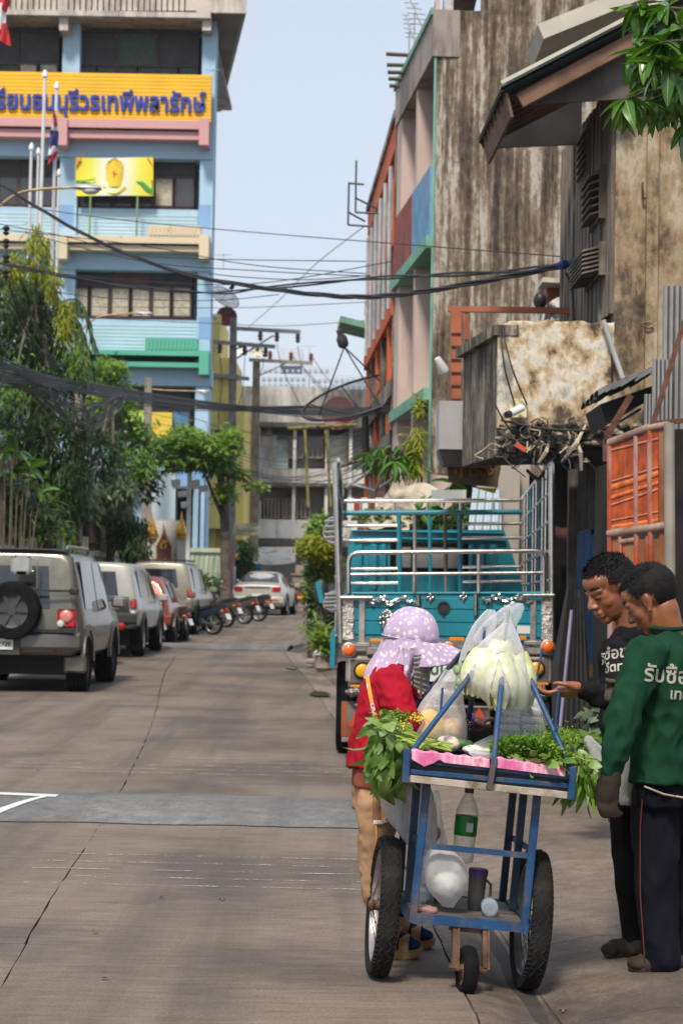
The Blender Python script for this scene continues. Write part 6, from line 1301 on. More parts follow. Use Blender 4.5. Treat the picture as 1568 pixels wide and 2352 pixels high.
cable([(560,760,84),(640,690,70),(720,610,60),(835,520,50)],0.012,'very thin slanting cable rising across the pale sky',m=M_cab2)
q = random.Random(21)
bl = 'black communication cable in the heavy bundle sagging along the street'
for k in range(24):
    o = q.uniform(-11,11); s_ = q.uniform(-6,10)
    cable([(-20,850+o*2.2+q.uniform(-25,12),34),(131,880+o*1.2,40),(272,904+o+s_*0.5,47),(400,925+o*0.8+s_,54),(570,939+o*0.6,62),(700,944+o*0.8+s_*0.7,52),(845,944+o*0.7,34),(975,932+o*1.2,28)],q.uniform(0.009,0.02),bl,'heavy cable bundle')
for k in range(14):
    y = q.uniform(985,1110); o = q.uniform(-18,18)
    cable([(q.uniform(300,420),y-40+o,56),(520,y-8+o*0.4,72),(640,y+18+o,66),(760,y+10,52),(850,y-25-o,34)],q.uniform(0.006,0.013),'loose thin cable drooping across the far shophouses','loose cables before the far shophouses',m=M_cab2)
for k in range(24):
    a = q.uniform(-6,6); dr = q.uniform(25,95)
    cable([(q.uniform(-20,60),q.uniform(830,890),36),(110+a*4,880+dr*0.5,39),(190+a*5,900+dr,41),(250+a*4,880+dr*0.9,43),(285+a,q.uniform(905,925),45)],q.uniform(0.006,0.012),'grey cable loop hanging among the leaves at the left pole','cable loops at the left poles',m=M_cab2)
for k in range(10):
    cable([(10+q.uniform(-8,8),q.uniform(540,700),33.2),(60+q.uniform(-10,20),q.uniform(700,800),35),(130+q.uniform(-10,20),q.uniform(840,880),39)],0.007,'drop cable slanting down from the left pole into the tree','drop cables at the left pole')
for k,(px,py) in enumerate(((14,540),(14,570),(14,605),(14,640))): tag(MB().lathe([(0.02,0),(0.06,0.04),(0.03,0.07),(0.07,0.12),(0.03,0.16)],10,at(px,py,32.6)).build('spool_insulator', M_blk, smooth=40),('topmost','second','third','lowest')[k]+' black spool insulator on the rack at the left pole','insulator','insulators on the left pole')
for a,b,c_ in (((598,790,76),(604,840,77),(575,905,78)),((636,790,76),(650,850,80),(690,930,86)),((684,795,76),(700,850,80),(770,930,86)),((505,815,76),(510,880,77),(500,960,77)),((562,820,76),(556,900,77),(535,960,77)),((668,815,84),(740,890,86),(800,960,88)),((714,815,84),(760,880,86),(830,945,88))): cable([a,b,c_],0.014,'thin line dropping from the crossarm insulators','crossarm lines',m=M_cab2)
for px,py,dx,Y in ((700,985,0,50),(748,985,4,49)): tag(MB().tube([at(px,py,Y),at(px+dx+8,py+180,Y-0.3)],0.04,6).build('bamboo_pole', mat('bamboo_mossy',(0.15,0.14,0.045),0.8,0,0.4,8,0.2)),'mossy yellow bamboo pole, '+('left' if px==700 else 'right')+' one of the upright pair','pole','bamboo poles')
tag(MB().tube([at(662,984,49.5),at(820,976,48.5)],0.05,6).build('bamboo_pole', mat('bamboo_mossy',(0.26,0.25,0.07),0.7)),'level bamboo pole across the top of the upright pair','pole','bamboo poles')
tag(MB().tube([at(770,1075,45),at(835,1055,44)],0.035,6).build('bamboo_pole', mat('bamboo_mossy',(0.26,0.25,0.07),0.7)),'short bamboo pole below the mesh dish','pole','bamboo poles')
# tangle of cut cables under the balcony
q = random.Random(31); TG = empty('cable_tangle', at(1250,1010,16.9), label='tangle of cut cables, cords and tape hanging under the balcony', cat='cable tangle'); tg = TG.location
M = MB(); M2 = MB()
for k in range(46):
    a = at(q.uniform(1150,1350),q.uniform(985,1040),16.85+q.uniform(-0.1,0.2)); pts = [a]
    for j in range(6): pts.append(pts[-1]+Vector((q.uniform(-0.09,0.09),q.uniform(-0.05,0.05),q.uniform(-0.09,0.06))))
    (M if k < 34 else M2).tube([Vector(p) for p in smooth_path([tuple(p) for p in pts],3)],q.uniform(0.004,0.008),5)
tag(keep(M.build('cable_mess', M_cable, TG), tg), kind='stuff'); tag(keep(M2.build('cord_mess', mat('cord_straw',(0.40,0.33,0.22),0.8,0,0.3,9), TG), tg), kind='stuff')
M = MB(); p = at(1195,1027,16.75); M.cbox(p,(0.10,0.02,0.04),Matrix.Rotation(R(30),3,'Y')); keep(M.build('red_tape', mat('tape_red',(0.55,0.07,0.03),0.6), TG), tg)
for a,b in (((1290,1060),(1345,975)),((1235,1065),(1262,1010)),((1335,1080),(1320,1000))): M = MB(); M.tube([at(*a,16.8),at((a[0]+b[0])/2+6,(a[1]+b[1])/2,16.75),at(*b,16.8)],[0.012,0.02,0.006],5); keep(M.build('loose_strip', mat('strip_pale',(0.45,0.39,0.29),0.7), TG), tg)
for a,b,wh in (((1148,755),(1182,930),'left one of the two black cords hanging to the camera plate'),((1152,750),(1210,930),'right one of the two black cords hanging to the camera plate'),((1120,880),(1180,1000),'black cord across the lower corner of the balcony')): cable([(a[0],a[1],16.9),((a[0]+b[0])/2-6,(a[1]+b[1])/2+4,16.8),(b[0],b[1],16.9)],0.008,wh,'balcony cords')
cable([(1150,965,16.8),(1260,985,16.7),(1380,985,16.4),(1470,940,15.2)],0.01,'black cable looping along the balcony edge','balcony cords'); cable([(1210,1080,17.5),(1235,1100,17.4),(1255,1075,17.4),(1260,1062,17.3)],0.016,'thick black cable coil under the balcony','balcony cords')
cable([(1298,625,18.9),(1312,660,18.9),(1318,735,18.8)],0.012,'black service cable down the timber wall','balcony cords')
# ------------------------------------------------------------------ vegetation
L_dark = leafm('leaf_dark',(0.010,0.026,0.007),(0.04,0.08,0.016),trans=0.25,spec=0.25); L_mid = leafm('leaf_mid',(0.04,0.10,0.012),(0.14,0.26,0.035),spec=0.3); L_bri = leafm('leaf_bright',(0.07,0.16,0.014),(0.22,0.34,0.04),spec=0.3); L_yel = leafm('leaf_yellowgreen',(0.12,0.17,0.01),(0.30,0.31,0.025),spec=0.25); L_glossy = leafm('leaf_glossy',(0.022,0.075,0.012),(0.08,0.20,0.025),rough=0.28,trans=0.25); L_pale = leafm('leaf_midrib',(0.22,0.32,0.08),(0.30,0.42,0.12)); L_grey = leafm('leaf_greygreen',(0.05,0.085,0.045),(0.13,0.18,0.09))
M_bark = mat('bark',(0.10,0.08,0.062),0.95,0,0.4,4,0.8,25)
def leaf6(M, p, d, up, L, w, bend):
    """folded leaf: two quads along a bent midrib"""
    d = d.normalized(); s = d.cross(up); s = s.normalized() if s.length > 1e-4 else Vector((1,0,0)); n = s.cross(d)
    a = p; m = p + d*(L*0.5) + n*(L*bend*0.5); t = p + d*L - n*(L*bend*0.6)
    o = len(M.v); M.v += [tuple(a), tuple(m+s*w*0.5-n*w*0.12), tuple(t), tuple(m-s*w*0.5-n*w*0.12), tuple(m)]; M.f += [(o,o+1,o+4),(o+1,o+2,o+4),(o+2,o+3,o+4),(o+3,o,o+4)]
def clump(M, px, py, Y, rx, ry, ry_d, n, L, w, droop, q, shell=0.5):
    c = at(px,py,Y); sx, sz = rx*Y/F, ry*Y/F
    for _ in range(n):
        v = Vector((q.gauss(0,1),q.gauss(0,1),q.gauss(0,1))).normalized()*(shell+(1-shell)*q.random())**0.8*(1+0.18*q.gauss(0,1))
        p = c+Vector((v.x*sx,v.y*ry_d,v.z*sz)); d = Vector((q.gauss(0,0.8)+v.x*0.5,q.gauss(0,0.8)-0.2,q.gauss(0,0.5)-droop)); leaf6(M,p,d,Vector((q.gauss(0,.3),-0.4,1)),L*q.uniform(0.6,1.25),w*q.uniform(0.7,1.2),q.uniform(0.0,0.3))
def tree(label, cat, parts, trunk, Yb, name='tree', r0=0.16, group=None):
    b = at(*trunk[0]); b.z = gz(b.y); e = empty(name, b, label=label, cat=cat, group=group)
    P = [b]+[at(*t) for t in trunk[1:]]; M = MB(); sm = [Vector(p) for p in smooth_path([tuple(p) for p in P],4)]; M.tube(sm,[r0*(1-0.7*k/len(sm)) for k in range(len(sm))],8)
    q = random.Random(len(label)*7+int(trunk[0][0]))
    for (px,py,Y,rx,ry,dd,n,L,w,dr,m) in parts:
        a = sm[q.randrange(len(sm)//3,len(sm))]; c = at(px,py,Y); M.tube([a,a.lerp(c,0.5)+Vector((0,0,0.12)),c],[r0*0.35,r0*0.22,r0*0.08],5)
    keep(M.build('trunk', M_bark, e, 50), b)
    by = {}
    for s_ in parts: by.setdefault(s_[-1],[]).append(s_)
    for mname, lst in by.items():
        M = MB()
        for (px,py,Y,rx,ry,dd,n,L,w,dr,m) in lst: clump(M,px,py,Y,rx,ry,dd,n,L,w,dr,q)
        keep(M.build('crown', MATS[mname], e), b)
    return e
D,Mi,B,Yl,Gy = 'leaf_dark','leaf_mid','leaf_bright','leaf_yellowgreen','leaf_greygreen'
tree('tall dark weeping tree with yellowish tips crowding the left edge','tree',[
 (85,575,42,28,62,0.4,330,0.22,0.05,1.4,Yl),(30,610,42,24,40,0.4,170,0.22,0.05,1.4,Yl),(120,640,42,22,50,0.4,210,0.22,0.05,1.5,Yl),(70,660,43,60,50,0.6,420,0.24,0.06,1.2,Mi),(150,735,42,22,60,0.4,230,0.22,0.05,1.6,Yl),
 (60,760,43,90,80,0.9,1300,0.26,0.06,1.0,D),(20,700,44,50,90,0.8,600,0.26,0.06,1.0,D),(130,850,43,70,80,0.8,900,0.26,0.06,1.0,D),(50,920,43,100,100,0.9,1500,0.28,0.06,1.1,D),(180,830,42,26,50,0.4,240,0.2,0.05,1.4,Mi),
 (130,1010,42,80,90,0.8,1100,0.28,0.06,1.2,D),(40,1060,42,70,80,0.7,800,0.28,0.06,1.2,D),(170,1110,41.5,36,90,0.5,520,0.28,0.05,1.8,D),(160,1200,41.5,14,55,0.2,170,0.28,0.05,2.2,D),(165,1245,41.5,9,30,0.15,60,0.24,0.05,2.2,Yl),(120,1120,42,50,60,0.6,360,0.26,0.06,1.3,Mi),(30,880,41,50,70,0.4,240,0.2,0.06,1.0,Mi)],
 [(80,1330,43),(85,1100,43),(75,850,43),(85,640,43)],43)
tree('loose light green tree behind the middle lamp pole','tree',[(250,850,54,44,36,0.7,420,0.22,0.09,0.5,Mi),(262,845,53.5,30,22,0.5,200,0.2,0.08,0.4,B),(262,915,54,60,44,0.8,620,0.24,0.10,0.5,B),(290,1000,55,70,50,0.8,700,0.24,0.10,0.5,Mi),(225,1040,52,60,70,0.8,750,0.24,0.09,0.6,D),(300,1070,54,60,45,0.7,560,0.24,0.09,0.6,Mi),(260,1130,52,60,40,0.6,620,0.26,0.08,0.8,Gy),(340,1090,55,36,60,0.5,420,0.24,0.09,0.6,D),(205,1150,50,30,50,0.5,320,0.26,0.07,1.2,Gy)],[(250,1330,54),(255,1150,54),(262,960,54),(255,860,54)],54)
tree('dark long leaved shrub leaning over the boundary wall','shrub',[(300,1225,53,44,42,0.6,700,0.30,0.06,1.5,D),(312,1262,52.5,30,32,0.5,420,0.30,0.06,1.7,D),(255,1175,53,50,28,0.5,360,0.28,0.06,1.2,Gy)],[(315,1330,54),(310,1260,54),(300,1220,53.5)],54,'shrub',0.08)
tree('bright green leafy tree spreading in front of the yellow building','tree',[(375,1030,60,52,30,0.9,480,0.26,0.13,0.3,Mi),(430,1010,60,50,32,0.9,620,0.26,0.13,0.2,B),(480,1030,60,50,34,0.9,620,0.26,0.13,0.2,B),(530,1010,60.5,26,34,0.7,360,0.26,0.13,0.2,B),(410,1055,60,61,24,0.9,520,0.28,0.13,0.4,Mi),(500,1065,60.5,44,24,0.8,340,0.26,0.12,0.4,Mi),(585,1115,61,30,9,0.4,90,0.24,0.12,0.3,B),(550,1090,61,20,14,0.4,100,0.24,0.12,0.3,B),(515,1130,60.5,30,30,0.5,150,0.24,0.11,0.5,Mi)],[(520,1340,61),(516,1200,61),(505,1090,60.8),(470,1040,60.5)],61,r0=0.2)
tree('low green bush under the light green wall beside the motorbikes','bush',[(470,1340,62,34,22,0.6,420,0.2,0.07,0.2,Mi),(505,1348,64,20,18,0.5,180,0.2,0.07,0.2,D)],[(475,1375,62),(472,1345,62)],62,'bush',0.05)
tree('dark creeper around the bright blue shop doors','bush',[(562,1295,79,20,44,0.5,420,0.24,0.11,0.4,D),(568,1260,79,20,24,0.5,160,0.24,0.11,0.3,Mi),(690,1392,78,14,18,0.4,120,0.2,0.1,0.3,D)],[(562,1390,79),(562,1290,79)],79,'bush',0.06)
tree('yellow green bushy shrub beside the cargo truck','shrub',[(738,1215,37.5,34,36,0.5,560,0.14,0.07,0.1,B),(722,1258,37,40,34,0.6,560,0.14,0.07,0.1,Yl),(745,1300,37.5,34,40,0.5,520,0.15,0.07,0.3,B),(720,1315,37.5,22,36,0.4,220,0.15,0.07,0.3,Mi),(755,1250,37.8,26,60,0.5,400,0.15,0.07,0.3,D)],[(745,1500,38),(748,1400,38),(740,1260,37.8)],38,'shrub',0.06)
# pots and their plants at the kerb
M_pot = mat('pot_brown',(0.12,0.06,0.035),0.45,0,0.3,6,0.1); M_cem = mat('planter_cement',(0.30,0.26,0.22),0.9,0,0.2,4,0.3)
def potted(px,py,Y,label,prof,m,clumps,kind='potted_plant'):
    p = at(px,py,Y); p.z = pav_z(p.x,Y)+0.01; e = empty(kind, p, label=label, cat='potted plant', group='potted plants at the kerb'); M = MB(); M.lathe(prof,16); M.build('pot', m, e, 40); q = random.Random(int(px))
    for (dx,dz,rx,rz,n,L,w,dr,mm) in clumps:
        M = MB()
        for _ in range(n):
            v = Vector((q.gauss(0,.6),q.gauss(0,.6),q.gauss(0,.6))); leaf6(M,Vector((dx+v.x*rx,v.y*rx,dz+v.z*rz)),Vector((q.gauss(0,1),q.gauss(0,1)-.3,q.gauss(0,.6)-dr)),Vector((0,-.4,1)),L*q.uniform(.6,1.2),w*q.uniform(.7,1.2),q.uniform(0,.3))
        M.tube([(0,0,prof[-1][1]*0.8),(dx*0.5,0,dz*0.6),(dx,0,dz)],0.012,5); M.build('foliage', MATS[mm], e)
potted(719,1502,37.0,'trailing green plant in a slim brown urn at the kerb',[(0.08,0),(0.11,0.10),(0.13,0.26),(0.10,0.34),(0.13,0.38)],M_pot,[(0,0.62,0.16,0.26,260,0.11,0.05,0.2,Mi),(-0.04,1.05,0.14,0.22,220,0.11,0.05,0.3,D),(-0.08,1.30,0.16,0.16,160,0.11,0.05,0.2,Mi)])
potted(741,1520,33.5,'arching palm-like plant in a grey cement planter',[(0.10,0),(0.14,0.05),(0.13,0.22),(0.15,0.26)],M_cem,[(0.0,0.52,0.18,0.16,150,0.24,0.05,-0.4,B),(0.05,0.40,0.14,0.10,90,0.22,0.05,0.1,Mi)])
potted(758,1500,35,'dark leafy plant behind the palm in a small pot',[(0.09,0),(0.12,0.2)],M_pot,[(0,0.8,0.18,0.4,380,0.12,0.06,0.2,D)])
tag(MB().cbox((0,0,0.04),(0.5,0.5,0.08),bev=0.02).build('drain_cover', M_cem, loc=(gnd(735,1530).x,gnd(735,1530).y,0.045)),'raised square concrete drain cover beside the pots','drain cover')
tag(MB().ball((0,0,0.12),(0.16,0.14,0.13),12,8).build('white_sack', mat('sack_white',(0.55,0.56,0.58),0.6,0,0.1,6,0.4), loc=(at(738,1500,36.2).x,36.2,0.04), smooth=True),'small grey white sack between the potted plants','sack')
# ------------------------------------------------------------------ single large leaves
def leaf_mesh(name, L, w, droop, fold=0.18, n=8, shape=0.62, tip=0.9, mr=0.07):
    vs = []; fs = []; ms = []
    for i in range(n+1):
        t = i/n; hw = w/2*(math.sin(math.pi*min(1,t**shape*1.0))**0.75)+0.0015; y = L*t*(1-0.25*droop*t); z = -droop*L*t*t*0.8
        wav = 0.02*w*math.sin(t*19)
        for s_ in (-1,-mr,mr,1): vs.append((s_*hw, y, z+fold*abs(s_)*hw*1.2+(wav if abs(s_)==1 else 0)))
    for i in range(n):
        for k in range(3): fs.append((i*4+k,i*4+k+1,(i+1)*4+k+1,(i+1)*4+k)); ms.append(1 if k == 1 else 0)
    me = bpy.data.meshes.new(name); me.from_pydata(vs,[],fs); me.materials.append(L_glossy); me.materials.append(L_pale); me.polygons.foreach_set('material_index', ms); me.polygons.foreach_set('use_smooth',[True]*len(fs)); me.update(); return me
def put_leaf(me, p, d, parent, roll=0.0, sc=1.0, up=Vector((0,0,1)), L=None):
    d = Vector(d).normalized(); x = d.cross(up); x = x.normalized() if x.length > 1e-3 else Vector((1,0,0)); z = x.cross(d); M3 = Matrix((x,d,z)).transposed(); e = (M3 @ Matrix.Rotation(roll,3,'Y')).to_euler()
    o = bpy.data.objects.new('leaf', me); COL.objects.link(o); o.parent = parent; o.location = p; o.rotation_euler = e; o.scale = (sc,sc,sc); return o
q = random.Random(17)
LF = [leaf_mesh('leaf',0.135,0.042,dr,sh) for dr,sh in ((0.25,0.2),(0.5,0.15),(0.1,0.28))]
BR = empty('overhanging_tree', (1.95,6.9,0.02), label='tree with glossy whorled leaves hanging into the upper right corner', cat='tree'); brl = BR.location
cen = [(1562,60,6.7),(1505,55,6.9),(1462,12,6.9),(1535,150,6.6),(1492,118,6.8),(1462,108,6.9),(1500,185,6.9),(1436,226,6.7),(1478,232,6.8),(1516,214,7.0),(1545,228,7.0),(1574,120,6.9),(1530,15,6.8),(1568,200,6.8),(1580,282,6.8),(1490,40,7.0),(1550,100,7.1),(1520,95,6.6),(1590,40,6.8),(1575,165,6.7)]
M = MB(); M.tube([(0,0,0),(-0.02,0.0,1.4),(-0.10,-0.02,2.6),(-0.3,0,3.5),(-0.45,0,4.2)],[0.09,0.08,0.07,0.05,0.03],8); root = Vector((-0.22,0,3.3))
for px,py,Y in cen:
    c = at(px,py,Y)-brl; M.tube([root,root.lerp(c,0.6)+Vector((0.03,0,0.06)),c],[0.018,0.009,0.004],5)
M.build('trunk', M_bark, BR, 50)
for px,py,Y in cen:
    c = at(px,py,Y)-brl; k = q.randrange(10,14); a0 = q.uniform(0,6)
    for j in range(k):
        a = a0+2*math.pi*j/k*1.7; el = q.uniform(-1.5,-0.15) if j > 2 else q.uniform(-0.2,0.6)
        d = Vector((math.cos(a)*math.cos(el),math.sin(a)*math.cos(el)*0.8-0.15,math.sin(el))); put_leaf(LF[q.randrange(3)], c+d*0.008, d, BR, q.uniform(-0.5,0.5), q.uniform(0.72,1.12))
# mango leaves over the shophouse pavement
LM = leaf_mesh('leaf',0.34,0.065,0.7,0.15); LB = leaf_mesh('leaf',0.42,0.16,0.5,0.12,shape=0.8)
MG = empty('mango_tree', (at(880,1330,26.5).x,26.5,0.05), label='mango tree with drooping leaves between truck and orange shophouse', cat='tree'); ml = MG.location; M = MB(); cs = [(845,1040,25.5),(870,1030,25.8),(890,1045,25.4),(910,1025,25.9),(925,1050,25.5),(860,1055,25.6),(940,1015,25.8),(905,1060,25.3),(950,1040,26)]
top_ = at(890,1035,26)-ml; M.tube([(0,0,0),(0.03,0,1.4),top_+Vector((0,0,-0.2))],[0.06,0.05,0.03],6)
for c_ in cs: M.tube([top_+Vector((0,0,-0.25)),at(*c_)-ml],[0.02,0.008],5)
M.build('trunk', M_bark, MG)
for px,py,Y in cs:
    c = at(px,py,Y)-ml
    for j in range(9): a = q.uniform(0,6.28); el = q.uniform(-1.4,0.2); d = Vector((math.cos(a)*math.cos(el),math.sin(a)*math.cos(el)*0.7-0.2,math.sin(el))); put_leaf(LM,c,d,MG,q.uniform(-.5,.5),q.uniform(.7,1.1))
BP = empty('broadleaf_plant', (at(1030,1330,23.8).x,24.2,0.05), label='broad leaved plants crowding behind the truck cab', cat='plant'); bpl = BP.location
for px,py,Y,n_ in ((1010,1130,24,8),(1040,1110,23.8,9),(985,1150,24.2,7),(1060,1165,23.9,8),(1020,1180,23.7,8),(1195,1190,22.8,9),(1220,1215,22.7,8),(960,1175,24,7),(900,1180,24.5,6),(850,1190,24.6,6)):
    c = at(px,py,Y)-bpl; o = MB().tube([(c.x*0.8,c.y,0),(c.x*0.95,c.y,c.z*0.6),c],[0.02,0.015,0.006],5).build('stem', mat('stem_green',(0.10,0.15,0.05),0.6), BP)
    for j in range(n_): a = q.uniform(0,6.28); el = q.uniform(-0.7,0.9); d = Vector((math.cos(a)*math.cos(el),math.sin(a)*math.cos(el)*0.6-0.25,math.sin(el))); put_leaf(LB if px < 1150 else LM,c,d,BP,q.uniform(-.5,.5),q.uniform(.45,0.9))
tree('dense small leaved shrubs behind the truck cage','bush',[(880,1190,24.6,50,26,0.5,420,0.12,0.06,0.2,Mi),(985,1205,24.4,60,24,0.5,420,0.12,0.06,0.2,D),(1060,1200,24.2,50,24,0.5,300,0.12,0.06,0.2,Mi),(1205,1250,22.9,34,60,0.4,420,0.14,0.06,0.3,D)],[(980,1500,24.5),(980,1250,24.5)],24,'bush',0.04)
tree('yellowish hanging fern on the corner of the streaked shophouse','fern',[(955,1005,25.6,16,36,0.2,120,0.22,0.03,0.8,Yl),(960,930,25.7,8,30,0.15,60,0.12,0.05,0.4,Yl),(950,1065,25.6,18,20,0.2,90,0.22,0.03,1.2,Yl)],[(966,1330,25.85),(967,1100,25.85),(962,1000,25.8)],25.6,'fern',0.02)
tree('straggly vine climbing behind the man in black','vine',[(1375,1650,11.4,26,40,0.15,70,0.10,0.08,0.3,Gy),(1352,1700,11.2,30,20,0.15,60,0.10,0.08,0.3,Mi),(1385,1590,11.5,14,40,0.15,26,0.08,0.06,0.3,Mi)],[(1400,1800,12.3),(1392,1720,11.9),(1378,1640,11.4)],11.4,'vine',0.006)
# big pale leaves low at the left edge
LG = [leaf_mesh('leaf',0.44,0.24,dr,0.10,shape=0.85) for dr in (0.2,0.45)]
BL_ = empty('broadleaf_shrub', (at(20,1300,33).x,33,0), label='shrub with big pale green leaves at the lower left edge', cat='shrub'); bll = BL_.location; q = random.Random(9)
for px,py in ((0,1010),(30,1000),(10,1040),(45,1035),(70,1075),(30,1075),(85,1100),(55,1110),(5,1090),(95,1130),(60,1055),(-20,1060)):
    c = at(px,py,33+q.uniform(-.5,.5))-bll; MB().tube([(c.x*0.6,c.y,0.3),c*0.8,c],[0.02,0.015,0.008],5).build('stem', M_bark, BL_)
    for j in range(4): a = q.uniform(0,6.28); el = q.uniform(-0.9,0.5); d = Vector((math.cos(a)*math.cos(el),math.sin(a)*math.cos(el)*0.6-0.3,math.sin(el))); put_leaf(LG[j%2],c,d,BL_,q.uniform(-.5,.5),q.uniform(.5,1.0))
tree('dark undergrowth with narrow leaves below the big pale leaves','bush',[(20,1130,34,70,60,0.5,420,0.26,0.06,0.8,D),(70,1180,35,80,50,0.6,380,0.24,0.06,0.8,D),(20,1180,34,40,40,0.4,160,0.26,0.06,0.9,Mi),(110,1215,37,60,30,0.5,160,0.2,0.06,0.6,Mi)],[(40,1330,35),(40,1150,35)],35,'bush',0.06)
# palm frond over the lamp pole
PF = empty('palm', (at(120,1330,47).x,47,0.2), label='palm whose dark fronds arch over the middle lamp pole', cat='palm'); pfl = PF.location
PT = at(110,730,47)-pfl; MB().tube([(0,0,0),PT*0.5,PT],[0.14,0.12,0.1],8).build('trunk', M_bark, PF)
for pts in (((110,730),(150,690),(190,700),(215,780)),((110,730),(160,745),(200,790),(205,860)),((110,730),(130,680),(105,640),(60,650)),((110,730),(80,690),(40,700),(10,760)),((110,730),(150,720),(185,745),(190,800))):
    sp = [at(px,py,47-0.3*i)-pfl for i,(px,py) in enumerate(pts)]; sm = [Vector(p) for p in smooth_path([tuple(p) for p in sp],8)]; M = MB(); M.tube(sm,0.02,5)
    for i,p in enumerate(sm[4:]):
        for s_ in (-1,1):
            for r_ in (0,0.5): t = (sm[min(i+5,len(sm)-1)]-p); leaf6(M,p+t*r_,Vector((0.4*q.uniform(-.3,1),s_*0.8,-0.9)),Vector((0,0,1)),0.55,0.045,0.1)
    M.build('frond', L_dark, PF)
# clutter on the pavement behind the truck
TP = tag(MB().grid(lambda u,v: at(905+100*u-70*v, 1108+10*u+100*v+6*math.sin(u*7), 24.9-0.9*v+0.05*math.sin(u*11)), 14, 12).build('tarpaulin', mat('tarp_beige',(0.48,0.41,0.31),0.8,0,0.12,2,0.2,dirt=0.3), smooth=True),'slack beige tarpaulin stretched behind the truck cage','tarpaulin')
tag(MB().grid(lambda u,v: at(1085+66*u-12*v*(1-u), 1118+8*u+118*v, 21.9-0.3*v+0.035*math.sin(u*26+v*2)), 40, 8).build('tarpaulin', mat('tarp_pale_blue',(0.46,0.56,0.62),0.6,0,0.08,2,0.15), smooth=True),'pleated pale blue sheet hanging behind the truck cage','tarpaulin')
tag(MB().grid(lambda u,v: at(990+80*u, 1125+30*v, 23.4), 4, 2).build('shop_banner', mat('banner_pale',(0.42,0.45,0.42),0.7)),'pale shop banner with green lettering behind the plants','banner')
BRD = empty('barricade', at(835,1190,27), label='red and white striped barricade board behind the truck', cat='barricade'); 
for k in range(5): a,b = at(797+16*k,1143,27)-BRD.location, at(813+16*k,1188,27)-BRD.location; MB().box((a.x,0,b.z),(b.x,0.04,a.z)).build('panel', (mat('barrier_red',(0.35,0.03,0.03),0.5) if k%2 else M_white), BRD)
for a,b,wh in (((800,1110),(862,1128),'lowest sloping'),((862,1128),(905,1098),'short rising'),((795,1120),(880,1060),'longest slanting'),((845,1185),(872,1100),'nearly upright')): tag(MB().tube([at(*a,26),at(*b,25.7)],0.022,6).build('loose_pipe', M_galv),wh+' grey pipe behind the truck cage, left of the tarpaulin','pipe','loose pipes behind the truck')
SH = empty('spirit_house', gp_(688,1402,76), label='small ornate spirit house with tiered roof at the street end', cat='shrine'); 
for k,(w,h0,h1) in enumerate(((0.9,0,0.35),(0.7,0.35,0.5),(0.62,0.5,1.0),(0.95,1.0,1.12),(0.6,1.12,1.4),(0.75,1.4,1.48),(0.4,1.48,1.8))): MB().cbox((0,0,(h0+h1)/2),(w,w,h1-h0),bev=0.02).build('tier', mat('shrine_stone',(0.30,0.24,0.18),0.8,0,0.25,3,0.3), SH)
MB().cbox((0,-0.32,0.72),(0.3,0.06,0.35)).build('niche', mat('shrine_red',(0.25,0.05,0.03),0.6), SH); MB().ball((0,-0.42,0.56),(0.25,0.06,0.07),10,6).build('garland', mat('garland_orange',(0.7,0.28,0.02),0.7), SH, True)
# umbrellas and poles bundled against the dark front
UM = empty('umbrella_bundle', (at(1300,1400,15.6).x,15.6,0.05), label='bundle of folded black umbrellas and poles beside the truck', cat='umbrella'); q = random.Random(6)
for k in range(7):
    x = -0.06+0.035*k; M = MB(); M.tube([(x*1.4,0,0.1),(x,0.02*k,0.8),(x*0.6+0.05,0.03*k,1.35+0.1*q.random())],[0.012,0.05,0.014],8); M.build('umbrella', mat('umbrella_black',(0.014,0.014,0.015),0.75,0,0.3,9,0.3), UM, 40)
MB().tube([at(1283,1700,14.8)-UM.location,at(1312,1402,15.0)-UM.location],0.012,6).build('pole', mat('pole_lilac',(0.25,0.22,0.34),0.5), UM)
tag(MB().lathe([(0.13,0),(0.15,0.02),(0.15,0.05),(0.14,0.06)],20,(gnd(1250,1828).x,gnd(1250,1828).y,0.03)).build('plastic_tray', mat('tray_coral',(0.55,0.12,0.07),0.5), smooth=40),'round coral plastic tray on the pavement behind the cart','tray')
# ------------------------------------------------------------------ the vegetable cart
_l, _r = gnd(862,2239), gnd(1206,2276,-0.048)
CART = empty('vegetable_cart', ((_l.x+_r.x)/2,(_l.y+_r.y)/2,-0.024), (0,R(4.8),R(4)), 'blue painted three wheeled vegetable cart with a pipe pyramid over its tray', 'cart')
CM_ = Matrix.Translation(CART.location) @ Euler((0,R(4.8),R(4))).to_matrix().to_4x4(); CI = CM_.inverted()
def C(px, py, ly):
    """photograph pixel at a depth in the cart's own frame -> cart coordinates"""
    o = CI @ Vector((0,0,EYE)); d = CI.to_3x3() @ ray(px,py); t = (ly-o.y)/d.y; return o+d*t
def CW(px, py, ly): return CM_ @ C(px,py,ly)
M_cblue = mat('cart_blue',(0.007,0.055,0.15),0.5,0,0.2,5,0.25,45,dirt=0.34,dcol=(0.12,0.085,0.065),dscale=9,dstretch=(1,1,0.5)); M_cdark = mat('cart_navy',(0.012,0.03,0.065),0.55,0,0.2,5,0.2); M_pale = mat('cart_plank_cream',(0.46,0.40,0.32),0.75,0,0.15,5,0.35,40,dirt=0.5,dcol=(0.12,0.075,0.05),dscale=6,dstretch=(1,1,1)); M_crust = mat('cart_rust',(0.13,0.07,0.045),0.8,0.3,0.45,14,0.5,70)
def cp(name, M, m, smooth=None, parent=None): return M.build(name, m, parent or CART, smooth)
ZF, ZB = -0.20, 0.32            # front and back of the lower frame
def leg(a, b, ly, m): M = MB(); M.bar(C(*a,ly),C(*b,ly),0.028,0.028,bev=0.003); return cp('leg',M,m)
leg((980,1800),(948,2112),ZF,M_cblue); leg((1233,1828),(1204,2128),ZF,M_cblue)
